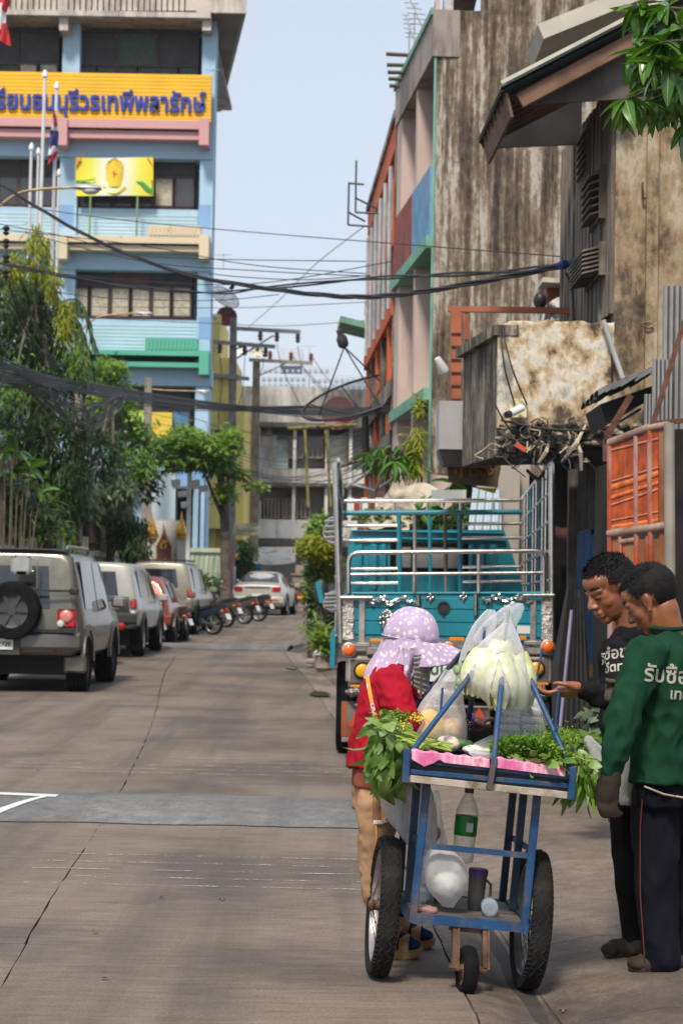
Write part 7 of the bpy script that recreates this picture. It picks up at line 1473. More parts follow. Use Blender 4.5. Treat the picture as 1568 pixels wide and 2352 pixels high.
leg((957,1795),(936,2075),0.06,M_cdark); leg((1202,1822),(1176,2090),0.06,M_cdark); leg((934,1792),(916,2060),ZB,M_cdark); leg((1178,1818),(1152,2078),ZB,M_cdark)
M = MB(); M.bar(C(974,1943,ZF),C(1214,1966,ZF),0.016,0.020); cp('crossbar',M,M_cblue); M = MB(); M.bar(C(929,1892,ZB),C(968,1943,ZF),0.008,0.022); cp('brace',M,M_cdark); M = MB(); M.bar(C(1176,1925,ZB),C(1222,1955,ZF),0.008,0.022); cp('brace',M,M_cdark)
# platform
a, b, c_, d_ = C(946,2108,ZF-0.01), C(1207,2127,ZF-0.01), C(1152,2080,ZB), C(918,2062,ZB)
zp = (a.z+b.z)/2; xl, xr = a.x, b.x
M = MB(); M.cbox(((xl+xr)/2,(ZF+ZB)/2,zp),(xr-xl,ZB-ZF,0.02),bev=0.003); cp('platform',M,mat('platform_grey',(0.17,0.15,0.135),0.7,0.2,0.25,5,0.3,dirt=0.4,dcol=(0.07,0.05,0.04)))
for y in (ZF-0.012,ZB+0.012): M = MB(); M.bar((xl-0.01,y,zp-0.004),(xr+0.01,y,zp-0.004),0.022,0.034); cp('frame_rail',M,M_cblue)
for x in (xl-0.012,xr+0.012): M = MB(); M.bar((x,ZF,zp+0.002),(x,ZB,zp+0.002),0.022,0.03); cp('frame_rail',M,M_cdark)
# wheels: motorbike tyres with zigzag grooves, wire spokes
def bikewheel(x, lab):
    R_ = 0.264; w = 0.076; e = empty('wheel',(x,0,R_),(0,math.pi/2,0),parent=CART)
    M = MB(); prof = [(R_*0.80,-w*0.36),(R_*0.86,-w*0.50),(R_*0.93,-w*0.50),(R_*0.975,-w*0.36),(R_*0.992,-w*0.2),(R_,0),(R_*0.992,w*0.2),(R_*0.975,w*0.36),(R_*0.93,w*0.50),(R_*0.86,w*0.50),(R_*0.80,w*0.36)]; M.lathe(prof,48,caps=False); M.build('tyre', mat('tyre_worn',(0.012,0.0115,0.011),0.85,0,0.35,9,0.3,80,dirt=0.2,dcol=(0.035,0.03,0.025),spec=0.2), e, 40)
    for off in (-0.18,0.18):
        M = MB(); n = 120; pts = []
        for k in range(n): an = 2*math.pi*k/n; tz = w*off+0.006*(1 if (k//2)%2 else -1); rr = R_*0.9935; pts.append(Vector((rr*math.cos(an),rr*math.sin(an),tz)))
        M.tube(pts,0.0026,4,closed=True); M.build('tread_groove', M_dark, e)
    M = MB()
    for k in range(72):
        an = 2*math.pi*k/72
        for s_ in (-1,1): p0 = Vector((R_*0.978*math.cos(an),R_*0.978*math.sin(an),s_*w*0.36)); p1 = Vector((R_*0.945*math.cos(an+0.03),R_*0.945*math.sin(an+0.03),s_*w*0.495)); M.bar(p0,p1,0.004,0.003)
    tag(M.build('tread_edge', M_dark, e),kind='stuff')
    M = MB(); M.lathe([(R_*0.82,-w*0.34),(R_*0.78,-w*0.36),(R_*0.75,-w*0.15),(R_*0.75,w*0.15),(R_*0.78,w*0.36),(R_*0.82,w*0.34)],48,caps=False); M.build('rim', mat('rim_chrome_worn',(0.42,0.40,0.40),0.4,0.7,0.3,9,0.2,dirt=0.4,dcol=(0.14,0.07,0.04),dscale=9), e, 40)
    M = MB(); M.lathe([(0.010,-0.056),(0.018,-0.05),(0.026,-0.042),(0.018,-0.03),(0.018,0.03),(0.026,0.042),(0.018,0.05),(0.010,0.056)],14); M.build('hub', M_crust, e, 40)
    for k in range(24):
        an = 2*math.pi*k/24; s_ = 1 if k%2 else -1; p0 = Vector((0.03*math.cos(an+0.9*(1 if k%4<2 else -1)),0.03*math.sin(an+0.9*(1 if k%4<2 else -1)),s_*0.045)); p1 = Vector((R_*0.755*math.cos(an),R_*0.755*math.sin(an),0)); MB().tube([p0,p1],0.0016,4).build('spoke', M_crust, e)
bikewheel((CI@_l).x,'l'); bikewheel((CI@_r).x,'r')
M = MB(); M.tube([((CI@_l).x,0,0.264),((CI@_r).x,0,0.264)],0.014,8); cp('axle',M,M_crust,40)
for x in (xl-0.05,xr+0.05): M = MB(); M.bar((x,0,0.264),(x+(0.06 if x<0.2 else -0.06)*0,0.0,zp),0.02,0.03); M.bar((xl-0.05,0,zp),(xl+0.02,0,zp),0.02,0.02) if x < 0 else M.bar((xr+0.05,0,zp),(xr-0.02,0,zp),0.02,0.02); cp('axle_bracket',M,M_crust)
# castor under the front
cy = ZF-0.05
for (x0,x1) in ((645,640),(840,838)):
    p0, p1 = C(808.4+.3515*(x0+28),1837+.3515*(790),cy+0.06), C(808.4+.3515*(x1+28),1837+.3515*1110,cy); M = MB(); M.bar(p0,p1,0.022,0.03,bev=0.003); M.tube([p0+Vector((0.012,-0.016,0)),p1+Vector((0.012,-0.016,0))],0.006,6); cp('fork_leg',M,M_crust)
p0, p1 = C(1032,2130,cy+0.06), C(1118,2140,cy+0.06); M = MB(); M.bar(p0,p1,0.03,0.02); cp('fork_bridge',M,M_crust)
p0, p1 = C(1030,2222,cy), C(1116,2231,cy); M = MB(); M.tube([p0,p1],0.014,8); cp('castor_axle',M,M_crust,40)
ctr = C(1073,2226,cy); ctr.z = 0.092; wc = empty('castor_wheel',ctr,(0,math.pi/2,R(3)),parent=CART)
M = MB(); M.lathe([(0.05,-0.022),(0.075,-0.028),(0.088,-0.022),(0.094,-0.01),(0.095,0),(0.094,0.01),(0.088,0.022),(0.075,0.028),(0.05,0.022)],30,caps=False); M.build('tyre', M_rub, wc, 40); M = MB(); M.lathe([(0.052,-0.02),(0.04,-0.012),(0.012,-0.02),(0.012,0.02),(0.04,0.012),(0.052,0.02)],20,caps=False); M.build('hub', M_crust, wc, 40)
# tray
TFy, TBy = -0.30, 0.36
def rail(name,a,b,ly,w,h,m): M = MB(); M.bar(C(*a,ly),C(*b,ly),w,h,bev=0.002); return cp(name,M,m)
rail('tray_rail',(940,1744),(1312,1786),TFy,0.022,0.022,M_cblue); rail('tray_rail',(938,1772),(1312,1806),TFy,0.022,0.018,M_cblue); rail('tray_plank',(936,1788),(1308,1828),TFy-0.002,0.020,0.026,M_pale)
tl_, tr_ = C(936,1740,TFy), C(1316,1782,TFy); zt = (tl_.z+tr_.z)/2; zb2 = C(1120,1800,TFy).z
M = MB(); M.cbox(((tl_.x+tr_.x)/2,TFy+0.022,(zt+zb2)/2),(tr_.x-tl_.x,0.012,zt-zb2)); cp('tray_panel',M,mat('tray_black_sheet',(0.028,0.027,0.027),0.5,0,0.2,4,0.3,12))
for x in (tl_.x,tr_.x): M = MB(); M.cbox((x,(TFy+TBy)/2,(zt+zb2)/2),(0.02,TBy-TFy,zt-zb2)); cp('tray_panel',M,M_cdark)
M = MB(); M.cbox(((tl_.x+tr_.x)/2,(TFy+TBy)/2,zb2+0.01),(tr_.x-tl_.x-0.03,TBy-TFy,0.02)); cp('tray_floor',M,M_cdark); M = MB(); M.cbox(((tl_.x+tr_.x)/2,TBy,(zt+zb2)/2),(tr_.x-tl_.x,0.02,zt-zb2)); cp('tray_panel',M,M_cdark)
for a,b in (((934,1720),(930,1798)),((1314,1762),(1310,1838))): M = MB(); M.bar(C(*a,TFy-0.015),C(*b,TFy-0.015),0.032,0.026,bev=0.002); cp('corner_post',M,M_cblue)
M = MB(); M.bar(C(1136,1740,TFy-0.028),C(1122,1814,TFy-0.028),0.026,0.02,bev=0.002); cp('centre_post',M,mat('cart_blue_rusty',(0.05,0.065,0.09),0.7,0.1,0.3,8,0.4,dirt=0.55,dcol=(0.15,0.09,0.055),dscale=9,dstretch=(1,1,1)))
for x in (tl_.x+0.03,tr_.x-0.03):
    for y in (ZF,0.06,ZB): pass
# pipe pyramid
AP = C(1158,1455,0.03)
def pole_(a,ly,b,lyb,name='pyramid_pole',r=0.0105): M = MB(); M.tube([C(*a,ly),C(*b,lyb)],r,10); return cp(name,M,M_cblue,45)
pole_((937,1738),TFy,(1110,1512),0.0); pole_((1314,1772),TFy,(1206,1535),0.0); pole_((1134,1742),TFy-0.02,(1158,1500),0.0); pole_((930,1652),TBy,(1060,1500),0.1); pole_((1068,1715),TBy,(1092,1540),0.08); pole_((1262,1720),TBy,(1178,1560),0.08)
for x,(y0,y1) in ((1078,(1505,1560)),(1150,(1455,1520)),(1206,(1500,1560))): pass
M = MB(); M.tube([C(1060,1500,0.1),C(1110,1512,0.0),C(1158,1500,0.0),C(1206,1535,0.0),C(1178,1560,0.08),C(1092,1540,0.08)],0.007,8,closed=True); cp('top_ring',M,M_cblue,45)
M = MB(); M.tube([C(1150,1520,0.02),C(1166,1420,0.02),C(1168,1398,0.02)],0.006,8); M.tube([C(1108,1540,0.02),C(1112,1440,0.03)],0.006,8); cp('hook_rod',M,M_cblue,45)
for a,b,ly in (((1012,1632),(1016,1580),-0.16),((965,1605),(968,1545),0.2),((1273,1700),(1281,1605),-0.2),((1281,1605),(1284,1588),-0.2),((1232,1560),(1245,1490),0.0)): M = MB(); M.tube([C(*a,ly),C(*b,ly)],0.005,6); cp('hook',M,M_cblue if a[0] != 965 else M_crust,45)
# ------------------------------------------------------------------ goods on and in the cart
def top(name, M, m, label, cat, group=None, smooth=None):
    """a thing of its own, built in cart coordinates, standing in world space"""
    M.v = [tuple(CM_ @ Vector(p)) for p in M.v]; c = Vector((sum(p[0] for p in M.v)/len(M.v), sum(p[1] for p in M.v)/len(M.v), min(p[2] for p in M.v))); M.v = [tuple(Vector(p)-c) for p in M.v]
    o = M.build(name, m, None, smooth, loc=c); return tag(o, label, cat, group)
def bag_rings(prof, ly, dep, n=28, wr=0.006, seed=0, lobes=5):
    """prof: (py, left px, right px) down the bag; dep: depth as share of width"""
    rings = []
    for j,(py,x0,x1) in enumerate(prof):
        a, b = C(x0,py,ly), C(x1,py,ly); c = (a+b)/2; hw = (b-a).length/2; ring = []
        for k in range(n):
            an = 2*math.pi*k/n; w_ = wr*(noise.noise(Vector((math.cos(an)*2.2,math.sin(an)*2.2,j*0.55+seed)))+0.7*math.sin(lobes*an+j*0.35+seed))*(0.4+0.6*min(1,hw/0.05)); ring.append(c+Vector(((hw+w_)*math.cos(an),(hw*dep+w_)*math.sin(an),0.0)))
        rings.append(ring)
    return rings
def bag(name, prof, ly, dep, m, label, cat='plastic bag', group='plastic bags on the cart', wr=0.006, seed=0):
    M = MB(); M.loft([ [Vector(p) for p in r] for r in bag_rings([tuple(v) for v in smooth_path(prof,3)],ly,dep,wr=wr,seed=seed)]); return top(name,M,m,label,cat,group,True)
F_clear = film('film_clear',(0.94,0.95,0.96),0.30,0.92,0.12,0.9,11,(1,1,0.20)); F_white = film('film_white',(0.88,0.88,0.89),0.45,0.90,0.25,0.8,14); F_dense = film('film_dense',(0.86,0.86,0.86),0.72,0.97,0.3,0.9,16)
# chinese cabbages in the big hanging bag
def napamat():
    m, n, l, b = nodes('napa_leaf'); t = tex(n, l, 'noise', 26, 6, stretch=(1,1,0.35)); t2 = tex(n, l, 'noise', 9, 4)
    c = ramp(n, l, t2.outputs['Fac'], [(0.38,(0.72,0.71,0.46)),(0.5,(0.50,0.56,0.20)),(0.62,(0.74,0.73,0.52))]); c = mixc(n, l, ramp(n, l, t.outputs['Fac'], [(0.45,(0,0,0)),(0.62,(0.8,0.8,0.8))]), c, (0.80,0.80,0.66)); l.new(c, b.inputs['Base Color']); b.inputs['Roughness'].default_value = 0.45
    b.inputs['Subsurface Weight'].default_value = 0.15; b.inputs['Subsurface Radius'].default_value = (0.01,0.012,0.004); bumpn(n, l, b, t.outputs['Fac'], 0.5, 0.01); return m
M_napa = napamat()
def napa(pa, pb, ly, r, label, seed):
    a, b = C(*pa,ly), C(*pb,ly); z = (b-a); L = z.length; z.normalize(); x = z.orthogonal().normalized(); y = z.cross(x); q = random.Random(seed); M = MB()
    for k in range(9):
        a0 = k*2.4+q.random(); rr = r*(0.55+0.5*k/9)
        def fn(u,v):
            t = v; wd = (0.35+0.9*t)*1.15; an = a0+(u-0.5)*2*wd*0.9; rad = rr*(0.45+0.6*math.sin(math.pi*min(1,t*0.85+0.12)))*(1+0.05*math.sin(an*14+t*9)*t*t); edge = abs(u-0.5)*2
            rad += 0.012*edge**3*math.sin(t*30+k)*t; return a+z*(L*t*(0.9+0.02*k)-0.01*edge)+x*(rad*math.cos(an))+y*(rad*math.sin(an))
        M.grid(fn,10,14)
    top('napa_cabbage',M,M_napa,label,'cabbage','cabbages in the hanging bag',True)
napa((1150,1625),(1145,1500),-0.03,0.074,'middle pale green cabbage in the big hanging bag',1); napa((1085,1595),(1110,1490),0.0,0.070,'left cabbage lying against the side of the hanging bag',2); napa((1196,1620),(1190,1500),0.01,0.066,'right cabbage in the big hanging bag',3); napa((1130,1600),(1150,1470),0.05,0.076,'rear cabbage at the back of the hanging bag',4)
bag('plastic_bag',[(1390,1158,1175),(1410,1161,1171),(1428,1158,1174),(1450,1138,1186),(1490,1098,1204),(1530,1068,1216),(1565,1060,1224),(1590,1074,1222),(1615,1112,1214),(1630,1136,1208),(1634,1150,1198)],0.0,0.82,F_clear,'big clear hanging bag full of pale cabbages above the cart',seed=1,wr=0.007)
bag('plastic_bag',[(1400,1118,1135),(1430,1092,1140),(1470,1072,1120),(1510,1058,1092),(1550,1048,1078),(1580,1046,1066)],0.05,0.6,F_clear,'clear bag of small green gourds beside the cabbage bag',seed=2)
q = random.Random(12)
for k in range(9):
    p = CW(1056+q.uniform(-6,22),1525+k*7,0.05+q.uniform(-.02,.02)); tag(MB().ball((0,0,0),(0.016,0.016,0.02),10,7).build('small_gourd', mat('gourd_green',(0.22,0.30,0.14),0.5,0,0.3,20,0.1), loc=p, smooth=True),'small green round gourd in the narrow clear bag','gourd','gourds in the narrow bag')
bag('plastic_bag',[(1530,1030,1042),(1548,1018,1052),(1580,1000,1062),(1620,968,1066),(1660,948,1070),(1690,944,1068),(1706,960,1052),(1710,985,1030)],0.16,0.7,F_clear,'tall clear bag with yellow noodles and brown crisps on the tray',seed=3,wr=0.008)
top('noodle_portion',MB().ball(C(984,1668,0.14),(0.060,0.035,0.066),16,12),mat('noodle_yellow',(0.80,0.46,0.03),0.6,0,0.2,30,0.8,60),'bright yellow portion inside the tall clear bag','food',smooth=True); top('crisp_portion',MB().ball(C(1038,1676,0.16),(0.050,0.045,0.046),16,12),mat('crisp_tan',(0.62,0.40,0.20),0.7,0,0.35,30,1.0,50),'tan crisps inside the tall clear bag','food',smooth=True)
# foam boxes in a bag
for k in range(2):
    for j in range(4):
        c_ = C(1165+52*k,1688-18*j,0.26); M = MB(); M.cbox(c_,(0.085,0.11,0.027),bev=0.008); top('foam_box',M,mat('foam_white',(0.78,0.78,0.77),0.6,0,0.03,9,0.15,90),('near-left' if k==0 else 'near-right')+' stack of white foam boxes, '+('bottom','second','third','top')[j]+' box','box','foam boxes on the cart')
bag('plastic_bag',[(1600,1150,1242),(1612,1146,1246),(1640,1140,1250),(1675,1138,1252),(1702,1142,1252)],0.26,1.0,F_white,'white bag around the stacked foam boxes at the back',seed=5)
# foam tray, packets, cucumber
M = MB(); M.loft([[C(px,py,ly) for px,py in ((1062,1720),(1125,1690),(1185,1688),(1200,1712),(1130,1730))] for ly in (0.10,0.12)],caps=True); top('foam_tray',M,mat('foam_tray_grey',(0.50,0.52,0.48),0.5),'grey foam tray tilted among the vegetables','tray')
for (x0,y0,x1,y1,ly,m,lab) in ((1000,1690,1058,1728,-0.05,mat('packet_red_white',(0.70,0.55,0.48),0.4,0,0.3,60,0.3),'red and white printed packet beside the leafy stalks'),(1060,1712,1130,1738,-0.12,mat('packet_green_white',(0.55,0.60,0.48),0.35,0,0.4,40,0.3),'green and white wrapped vegetable packet on the tray'),(1075,1724,1140,1742,-0.2,film('film_packet',(0.85,0.85,0.83),0.5,0.9),'crumpled clear packet at the tray front')):
    M = MB(); a = C((x0+x1)/2,(y0+y1)/2,ly); M.ball(a,((x1-x0)/1240,0.05,(y1-y0)/1240),18,10); M.v = [tuple(Vector(p)*(1)+Vector((0,0,0.006*noise.noise(Vector(p)*40)))) for p in M.v]; top('food_packet',M,m,lab,'packet','packets on the tray',True)
M = MB(); rcone(M,C(1010,1700,0.10),C(1075,1712,0.08),0.022,0.02); top('cucumber',M,mat('cucumber_green',(0.06,0.16,0.03),0.4,0,0.3,25,0.2),'dark green cucumber behind the printed packet','cucumber',smooth=True)
# skewers with red ribbons
for k in range(9): p = C(1096+7*k+q.uniform(-2,2),1452,0.14); top('skewer',MB().tube([p,p+Vector((q.uniform(-.004,.004),0,0.045+0.02*q.random()))],0.004,6),M_blk,'black handled skewer standing behind the hanging bags','skewer','skewers behind the bags')
M = MB()
for k in range(40): p = C(1090+75*q.random(),1446+26*q.random(),0.12); d = Vector((q.gauss(0,1),q.gauss(0,.6),q.gauss(0,1))).normalized(); leaf6(M,p,d,Vector((0,0,1)),0.035,0.012,0.4)
tag(top('ribbon_cluster',M,mat('ribbon_red',(0.62,0.06,0.04),0.45,0,0.2,9),'cluster of red ribbons tied on the skewers','ribbon'),kind='stuff'); bag('plastic_bag',[(1385,1178,1200),(1400,1150,1200),(1425,1120,1190),(1455,1096,1170),(1480,1090,1150)],0.1,0.4,F_clear,'crumpled clear film around the ribbons',seed=7)
# pink cloth over the front rail
def clothm():
    m, n, l, b = nodes('cloth_pink'); t = tex(n, l, 'noise', 14, 6, stretch=(1,1,0.6)); mp = tex(n, l, 'noise', 30, 3, stretch=(2,1,0.3))
    c = ramp(n, l, t.outputs['Fac'], [(0.3,(0.62,0.10,0.28)),(0.5,(0.72,0.24,0.42)),(0.62,(0.80,0.50,0.58)),(0.75,(0.66,0.10,0.10))]); c = mixc(n,l,ramp(n,l,mp.outputs['Fac'],[(0.5,(0,0,0)),(0.7,(0.6,0.6,0.6))]),c,(0.60,0.06,0.24)); l.new(c,b.inputs['Base Color']); b.inputs['Roughness'].default_value = 0.45; return m
CLm = clothm()
for (x0,y0,x1,y1,hL,hR,tri,lab) in ((945,1722,1124,1744,22,20,True,'pink patterned cloth over the left half of the tray rail'),(1140,1740,1298,1766,24,18,False,'pink patterned cloth over the right half of the tray rail')):
    def fn(u,v):
        x = x0+(x1-x0)*u; y = y0+(y1-y0)*u; h = hL+(hR-hL)*u
        if tri and u < 0.42: h += 14*max(0,1-abs(u-0.16)/0.16)-6*max(0,(1-abs(u-0.36)/0.06))
        if v < 0.4: return C(x,y-2,TFy-0.014+0.30*(0.4-v))+Vector((0,0,-0.01*(0.4-v)+0.004*math.sin(u*30)))
        return C(x,y+h*(v-0.4)/0.6,TFy-0.024-0.004*math.sin(u*34)*(v-0.3))
    top('pink_cloth',MB().grid(fn,44,10),CLm,lab,'cloth','pink cloths on the tray',True)
# leafy greens: every leaf its own piece
def leafset(name, m, mr, sizes):
    out = []
    for L,w,dr in sizes:
        me = leaf_mesh('leaf',L,w,dr,0.12,shape=0.9); me.materials.clear(); me.materials.append(m); me.materials.append(mr); out.append(me)
    return out
L_choy = leafm('choy_leaf',(0.05,0.13,0.018),(0.23,0.35,0.09),rough=0.4,trans=0.3); L_choyr = leafm('choy_rib',(0.30,0.42,0.12),(0.42,0.52,0.2)); L_par = leafm('parsley_leaf',(0.05,0.15,0.012),(0.17,0.34,0.03)); L_lime = leafm('lime_leaf',(0.14,0.30,0.02),(0.32,0.46,0.06)); L_stalk = mat('stalk_green',(0.30,0.42,0.08),0.45,0,0.25,12,0.1)
LC = leafset('choy',L_choy,L_choyr,((0.13,0.075,0.5),(0.11,0.06,0.3),(0.15,0.06,0.8),(0.10,0.085,0.6)))
q = random.Random(44)
o0 = CW(905,1735,-0.1); CH = empty('leafy_greens', o0, label='big bunch of leafy greens hanging over the left end of the tray', cat='vegetable'); 
for k in range(60):
    a = CW(1005+q.uniform(-60,36),1722+q.uniform(-14,10),-0.22+q.uniform(0,0.3))-o0; b = CW(890+q.uniform(-40,40),1700+q.uniform(-32,26),-0.22+q.uniform(0,0.35))-o0; M = MB(); M.tube([a,a.lerp(b,0.5)+Vector((0,0,0.012)),b],[0.005,0.0045,0.003],5); M.build('stalk', L_stalk, CH)
for k in range(280):
    px = max(856,q.gauss(895,24)); py = q.uniform(1658,1770)
    if px > 950: px = 950-q.random()*40
    if py > 1735 and px > 925: px -= 40
    p = CW(px,py,-0.30+q.uniform(0,0.42))-o0; dl = (880-px)/60
    d = Vector((-0.30+0.35*q.gauss(0,1), -0.35+0.5*q.gauss(0,1), -0.55+0.5*q.gauss(0,1)+(0.5 if py<1685 else -0.3))); put_leaf(LC[q.randrange(4)],p,d,CH,q.uniform(-.9,.9),q.uniform(.32,.74),Vector((0.2+q.gauss(0,.4),-0.5+q.gauss(0,.4),1)))
for k in range(16):
    p = CW(q.uniform(848,930),q.uniform(1740,1788),-0.32+q.uniform(0,.1))-o0; put_leaf(LC[2],p,Vector((q.gauss(0,.25),q.gauss(0,.25)-.15,-1)),CH,q.uniform(-1.2,1.2),q.uniform(.7,1.0),Vector((0,-1,0.1)))
M = MB()
for k in range(220):
    p = CW(q.gauss(905,20),1648+q.uniform(-12,16),q.uniform(-.1,.15))-o0; leaf6(M,p,Vector((q.gauss(0,1),q.gauss(0,1),q.gauss(0,.8)+.3)),Vector((0,0,1)),0.022,0.014,0.3)
tag(M.build('herb_tops', L_par, CH),kind='stuff'); M = MB()
for cx,cy,n_ in ((960,1648,30),(850,1770,40),(925,1665,20),(868,1785,14)):
    for k in range(n_): M.ball(CW(cx+q.gauss(0,8),cy+q.gauss(0,7),-0.25+q.uniform(0,.15))-o0,q.uniform(.003,.0055),6,4)
tag(M.build('flower_buds', mat('bud_yellow',(0.62,0.50,0.03),0.6,0,0.3,30), CH),kind='stuff')
# dense herbs on the right half, frilly lighter ones at the corner, hanging water spinach
o1 = CW(1220,1745,-0.05); HB = empty('herb_bundle', o1, label='heap of dense green herbs on the right half of the tray', cat='vegetable'); M = MB(); M2 = MB(); Q = random.Random(3)
for k in range(5200):
    t = Q.random(); px = 1128+190*t; base = 1742+22*t; hgt = 52*math.sin(math.pi*min(1,0.18+0.7*t))+10; v = Q.random()**0.6; py = base-hgt*v+4; ly = -0.28+0.5*Q.random()*(1-0.4*v); p = CW(px,py,ly)-o1; leaf6(M if px < 1262 or Q.random()<0.35 else M2,p,Vector((Q.gauss(0,1),Q.gauss(0,1)-.3,Q.gauss(0,.8)+.35)),Vector((0,0,1)),Q.uniform(.012,.024),Q.uniform(.008,.016),0.3)
for k in range(700): p = CW(1285+Q.gauss(0,26),1700+Q.gauss(0,14),Q.uniform(-.2,.15))-o1; leaf6(M2,p,Vector((Q.gauss(0,1),Q.gauss(0,1),Q.gauss(0,1)+.5)),Vector((0,0,1)),Q.uniform(.01,.02),0.008,0.3)
tag(M.build('herb_leaves', L_par, HB),kind='stuff'); tag(M2.build('frilly_leaves', L_lime, HB),kind='stuff')
for k in range(26): p = CW(q.uniform(1200,1300),q.uniform(1735,1762),-0.32+q.uniform(0,.1))-o1; put_leaf(LC[1],p,Vector((q.gauss(0,1),q.gauss(0,.5)-.4,q.gauss(0,.5))),HB,q.uniform(-1,1),q.uniform(.4,.65))
for k in range(30): c0 = CW(1250+q.gauss(0,28),1716+q.gauss(0,10),q.uniform(-.2,.1))-o1; c1 = c0+Vector((q.gauss(0,.012),q.gauss(0,.01),0.05+.02*q.random())); M = MB(); M.tube([c0,c0.lerp(c1,.6)+Vector((.004,0,0)),c1,c1+Vector((.006,0,.002))],0.0012,4); M.build('tendril', L_lime, HB)
LS = leafset('spinach',L_glossy,L_pale,((0.11,0.018,0.2),(0.09,0.022,0.3),(0.13,0.016,0.15)))
for me in LS: me.materials.clear(); me.materials.append(L_par); me.materials.append(L_choyr)
o2 = CW(1340,1740,-0.15); WS = empty('water_spinach', o2, label='bunch of water spinach hanging off the right end of the tray', cat='vegetable')
for k in range(40): a = CW(1300+q.uniform(-20,30),1748+q.uniform(-16,8),-0.25+q.uniform(0,.3))-o2; b = CW(1338+q.gauss(0,20),1775+q.uniform(-20,30),-0.28+q.uniform(0,.25))-o2; M = MB(); M.tube([a,a.lerp(b,.5)+Vector((.01,0,.02)),b],[0.004,0.004,0.003],5); M.build('stalk', L_stalk, WS)
for k in range(110):
    px = q.gauss(1340,20); py = q.uniform(1745,1815); p = CW(px,py,-0.30+q.uniform(0,.3))-o2; put_leaf(LS[q.randrange(3)] if py > 1765 else LC[1],p,Vector((q.gauss(0,.28)+(px-1340)/90,q.gauss(0,.3)-.1,-1 if py>1765 else q.gauss(0,.6))),WS,q.uniform(-1.4,1.4),q.uniform(.55,1.0) if py>1765 else q.uniform(.35,.6),Vector((0,-1,0.15)))
# ------------------------------------------------------------------ hung below and on the platform
bag('plastic_bag',[(1792,880,960),(1800,866,985),(1830,868,1000),(1870,880,1004),(1910,905,1002),(1950,940,995),(1965,955,985)],0.16,0.4,F_dense,'white carrier bag of foam boxes hanging below the tray at left',seed=9,wr=0.008)
bag('plastic_bag',[(1815,1000,1006),(1840,990,1012),(1880,978,1015),(1920,970,1022),(1945,972,1024),(1952,985,1015)],0.36,0.6,F_clear,'slim clear bag of brown snacks below the tray',seed=10); top('snack_portion',MB().ball(C(995,1915,0.36),(0.03,0.03,0.035),14,10),mat('snack_brown',(0.36,0.16,0.05),0.7,0,0.4,30,0.8,60),'brown snacks at the bottom of the slim bag','food',smooth=True)
bag('plastic_bag',[(1946,1008,1016),(1958,985,1050),(1985,974,1068),(2020,972,1072),(2050,984,1062),(2072,1006,1046),(2084,1018,1040)],-0.12,0.85,F_white,'round clear bag of white noodles hanging inside the frame',seed=11,wr=0.006); top('noodle_portion',MB().ball(C(1026,2030,-0.12),(0.058,0.05,0.05),18,12),mat('noodle_white',(0.74,0.72,0.68),0.5,0,0.12,25,0.9,40),'white noodles at the bottom of the round bag','food',smooth=True)
bag('plastic_bag',[(1690,1348,1358),(1706,1340,1372),(1730,1352,1398),(1765,1350,1404),(1795,1362,1400)],0.05,0.6,F_white,'white carrier bag hooked on the right end of the cart',seed=12)
BT = empty('green_bottle', CW(1061,1985,0.2), (0,R(4.8),R(4)), 'clear two litre bottle with a green label hanging on a red string', 'bottle'); s_ = 1/600
M = MB(); M.lathe([(0.012,0),(0.040,0.01),(0.043,0.03),(0.041,0.08),(0.043,0.10),(0.0435,0.20),(0.043,0.21),(0.030,0.245),(0.016,0.27),(0.015,0.29)],24); M.build('bottle_body', film('bottle_pet',(0.80,0.86,0.80),0.16,0.7,0.05,0.15,6), BT, True); M = MB(); M.lathe([(0.0448,0.112),(0.0452,0.115),(0.0452,0.185),(0.0448,0.188)],24,caps=False); lb = M.build('label', mat('label_green',(0.012,0.22,0.02),0.35,0,0.25,14,0.05), BT, True); M = MB(); M.lathe([(0.018,0.285),(0.018,0.308),(0.016,0.312),(0.001,0.312)],16); M.build('cap', mat('cap_green',(0.02,0.12,0.04),0.5), BT, 40); M = MB(); M.lathe([(0.0185,0.277),(0.0185,0.286)],16); M.build('cap_ring', mat('ring_red',(0.35,0.04,0.02),0.5), BT, 40)
M = MB(); M.tube([(0,0,0.31),(0.004,0,0.42)],0.004,6); M.build('string', mat('string_red',(0.30,0.035,0.03),0.6), BT); MB().box((-0.004,-0.0465,0.13),(0.022,-0.0455,0.165)).build('barcode', M_plate, BT)
for px,py,ly,lab in ((1090,2080,0.02,'grey mug with a purple lid on the platform'),(1012,2066,0.16,'grey mug partly hidden behind the round bag')):
    e = empty('mug', CW(px,py,ly), (0,R(4.8),R(4)), lab, 'mug', 'mugs on the platform'); e.location.z = (CM_@Vector((C(px,py,ly).x,ly,zp+0.012))).z
    M = MB(); M.lathe([(0.028,0),(0.030,0.005),(0.035,0.13),(0.036,0.135)],22); M.build('cup', mat('mug_grey',(0.055,0.055,0.055),0.4,0,0.2,5,0.1), e, 40); M = MB(); M.lathe([(0.037,0.13),(0.038,0.15),(0.034,0.155),(0.001,0.155)],22); M.build('lid', mat('lid_purple',(0.06,0.02,0.13),0.4), e, 40); M = MB(); M.tube([(0.032,-0.01,0.115),(0.05,-0.012,0.10),(0.052,-0.012,0.06),(0.034,-0.01,0.03)],0.006,6); M.build('handle', mat('mug_grey',(0.055,0.055,0.055),0.4), e, 40)
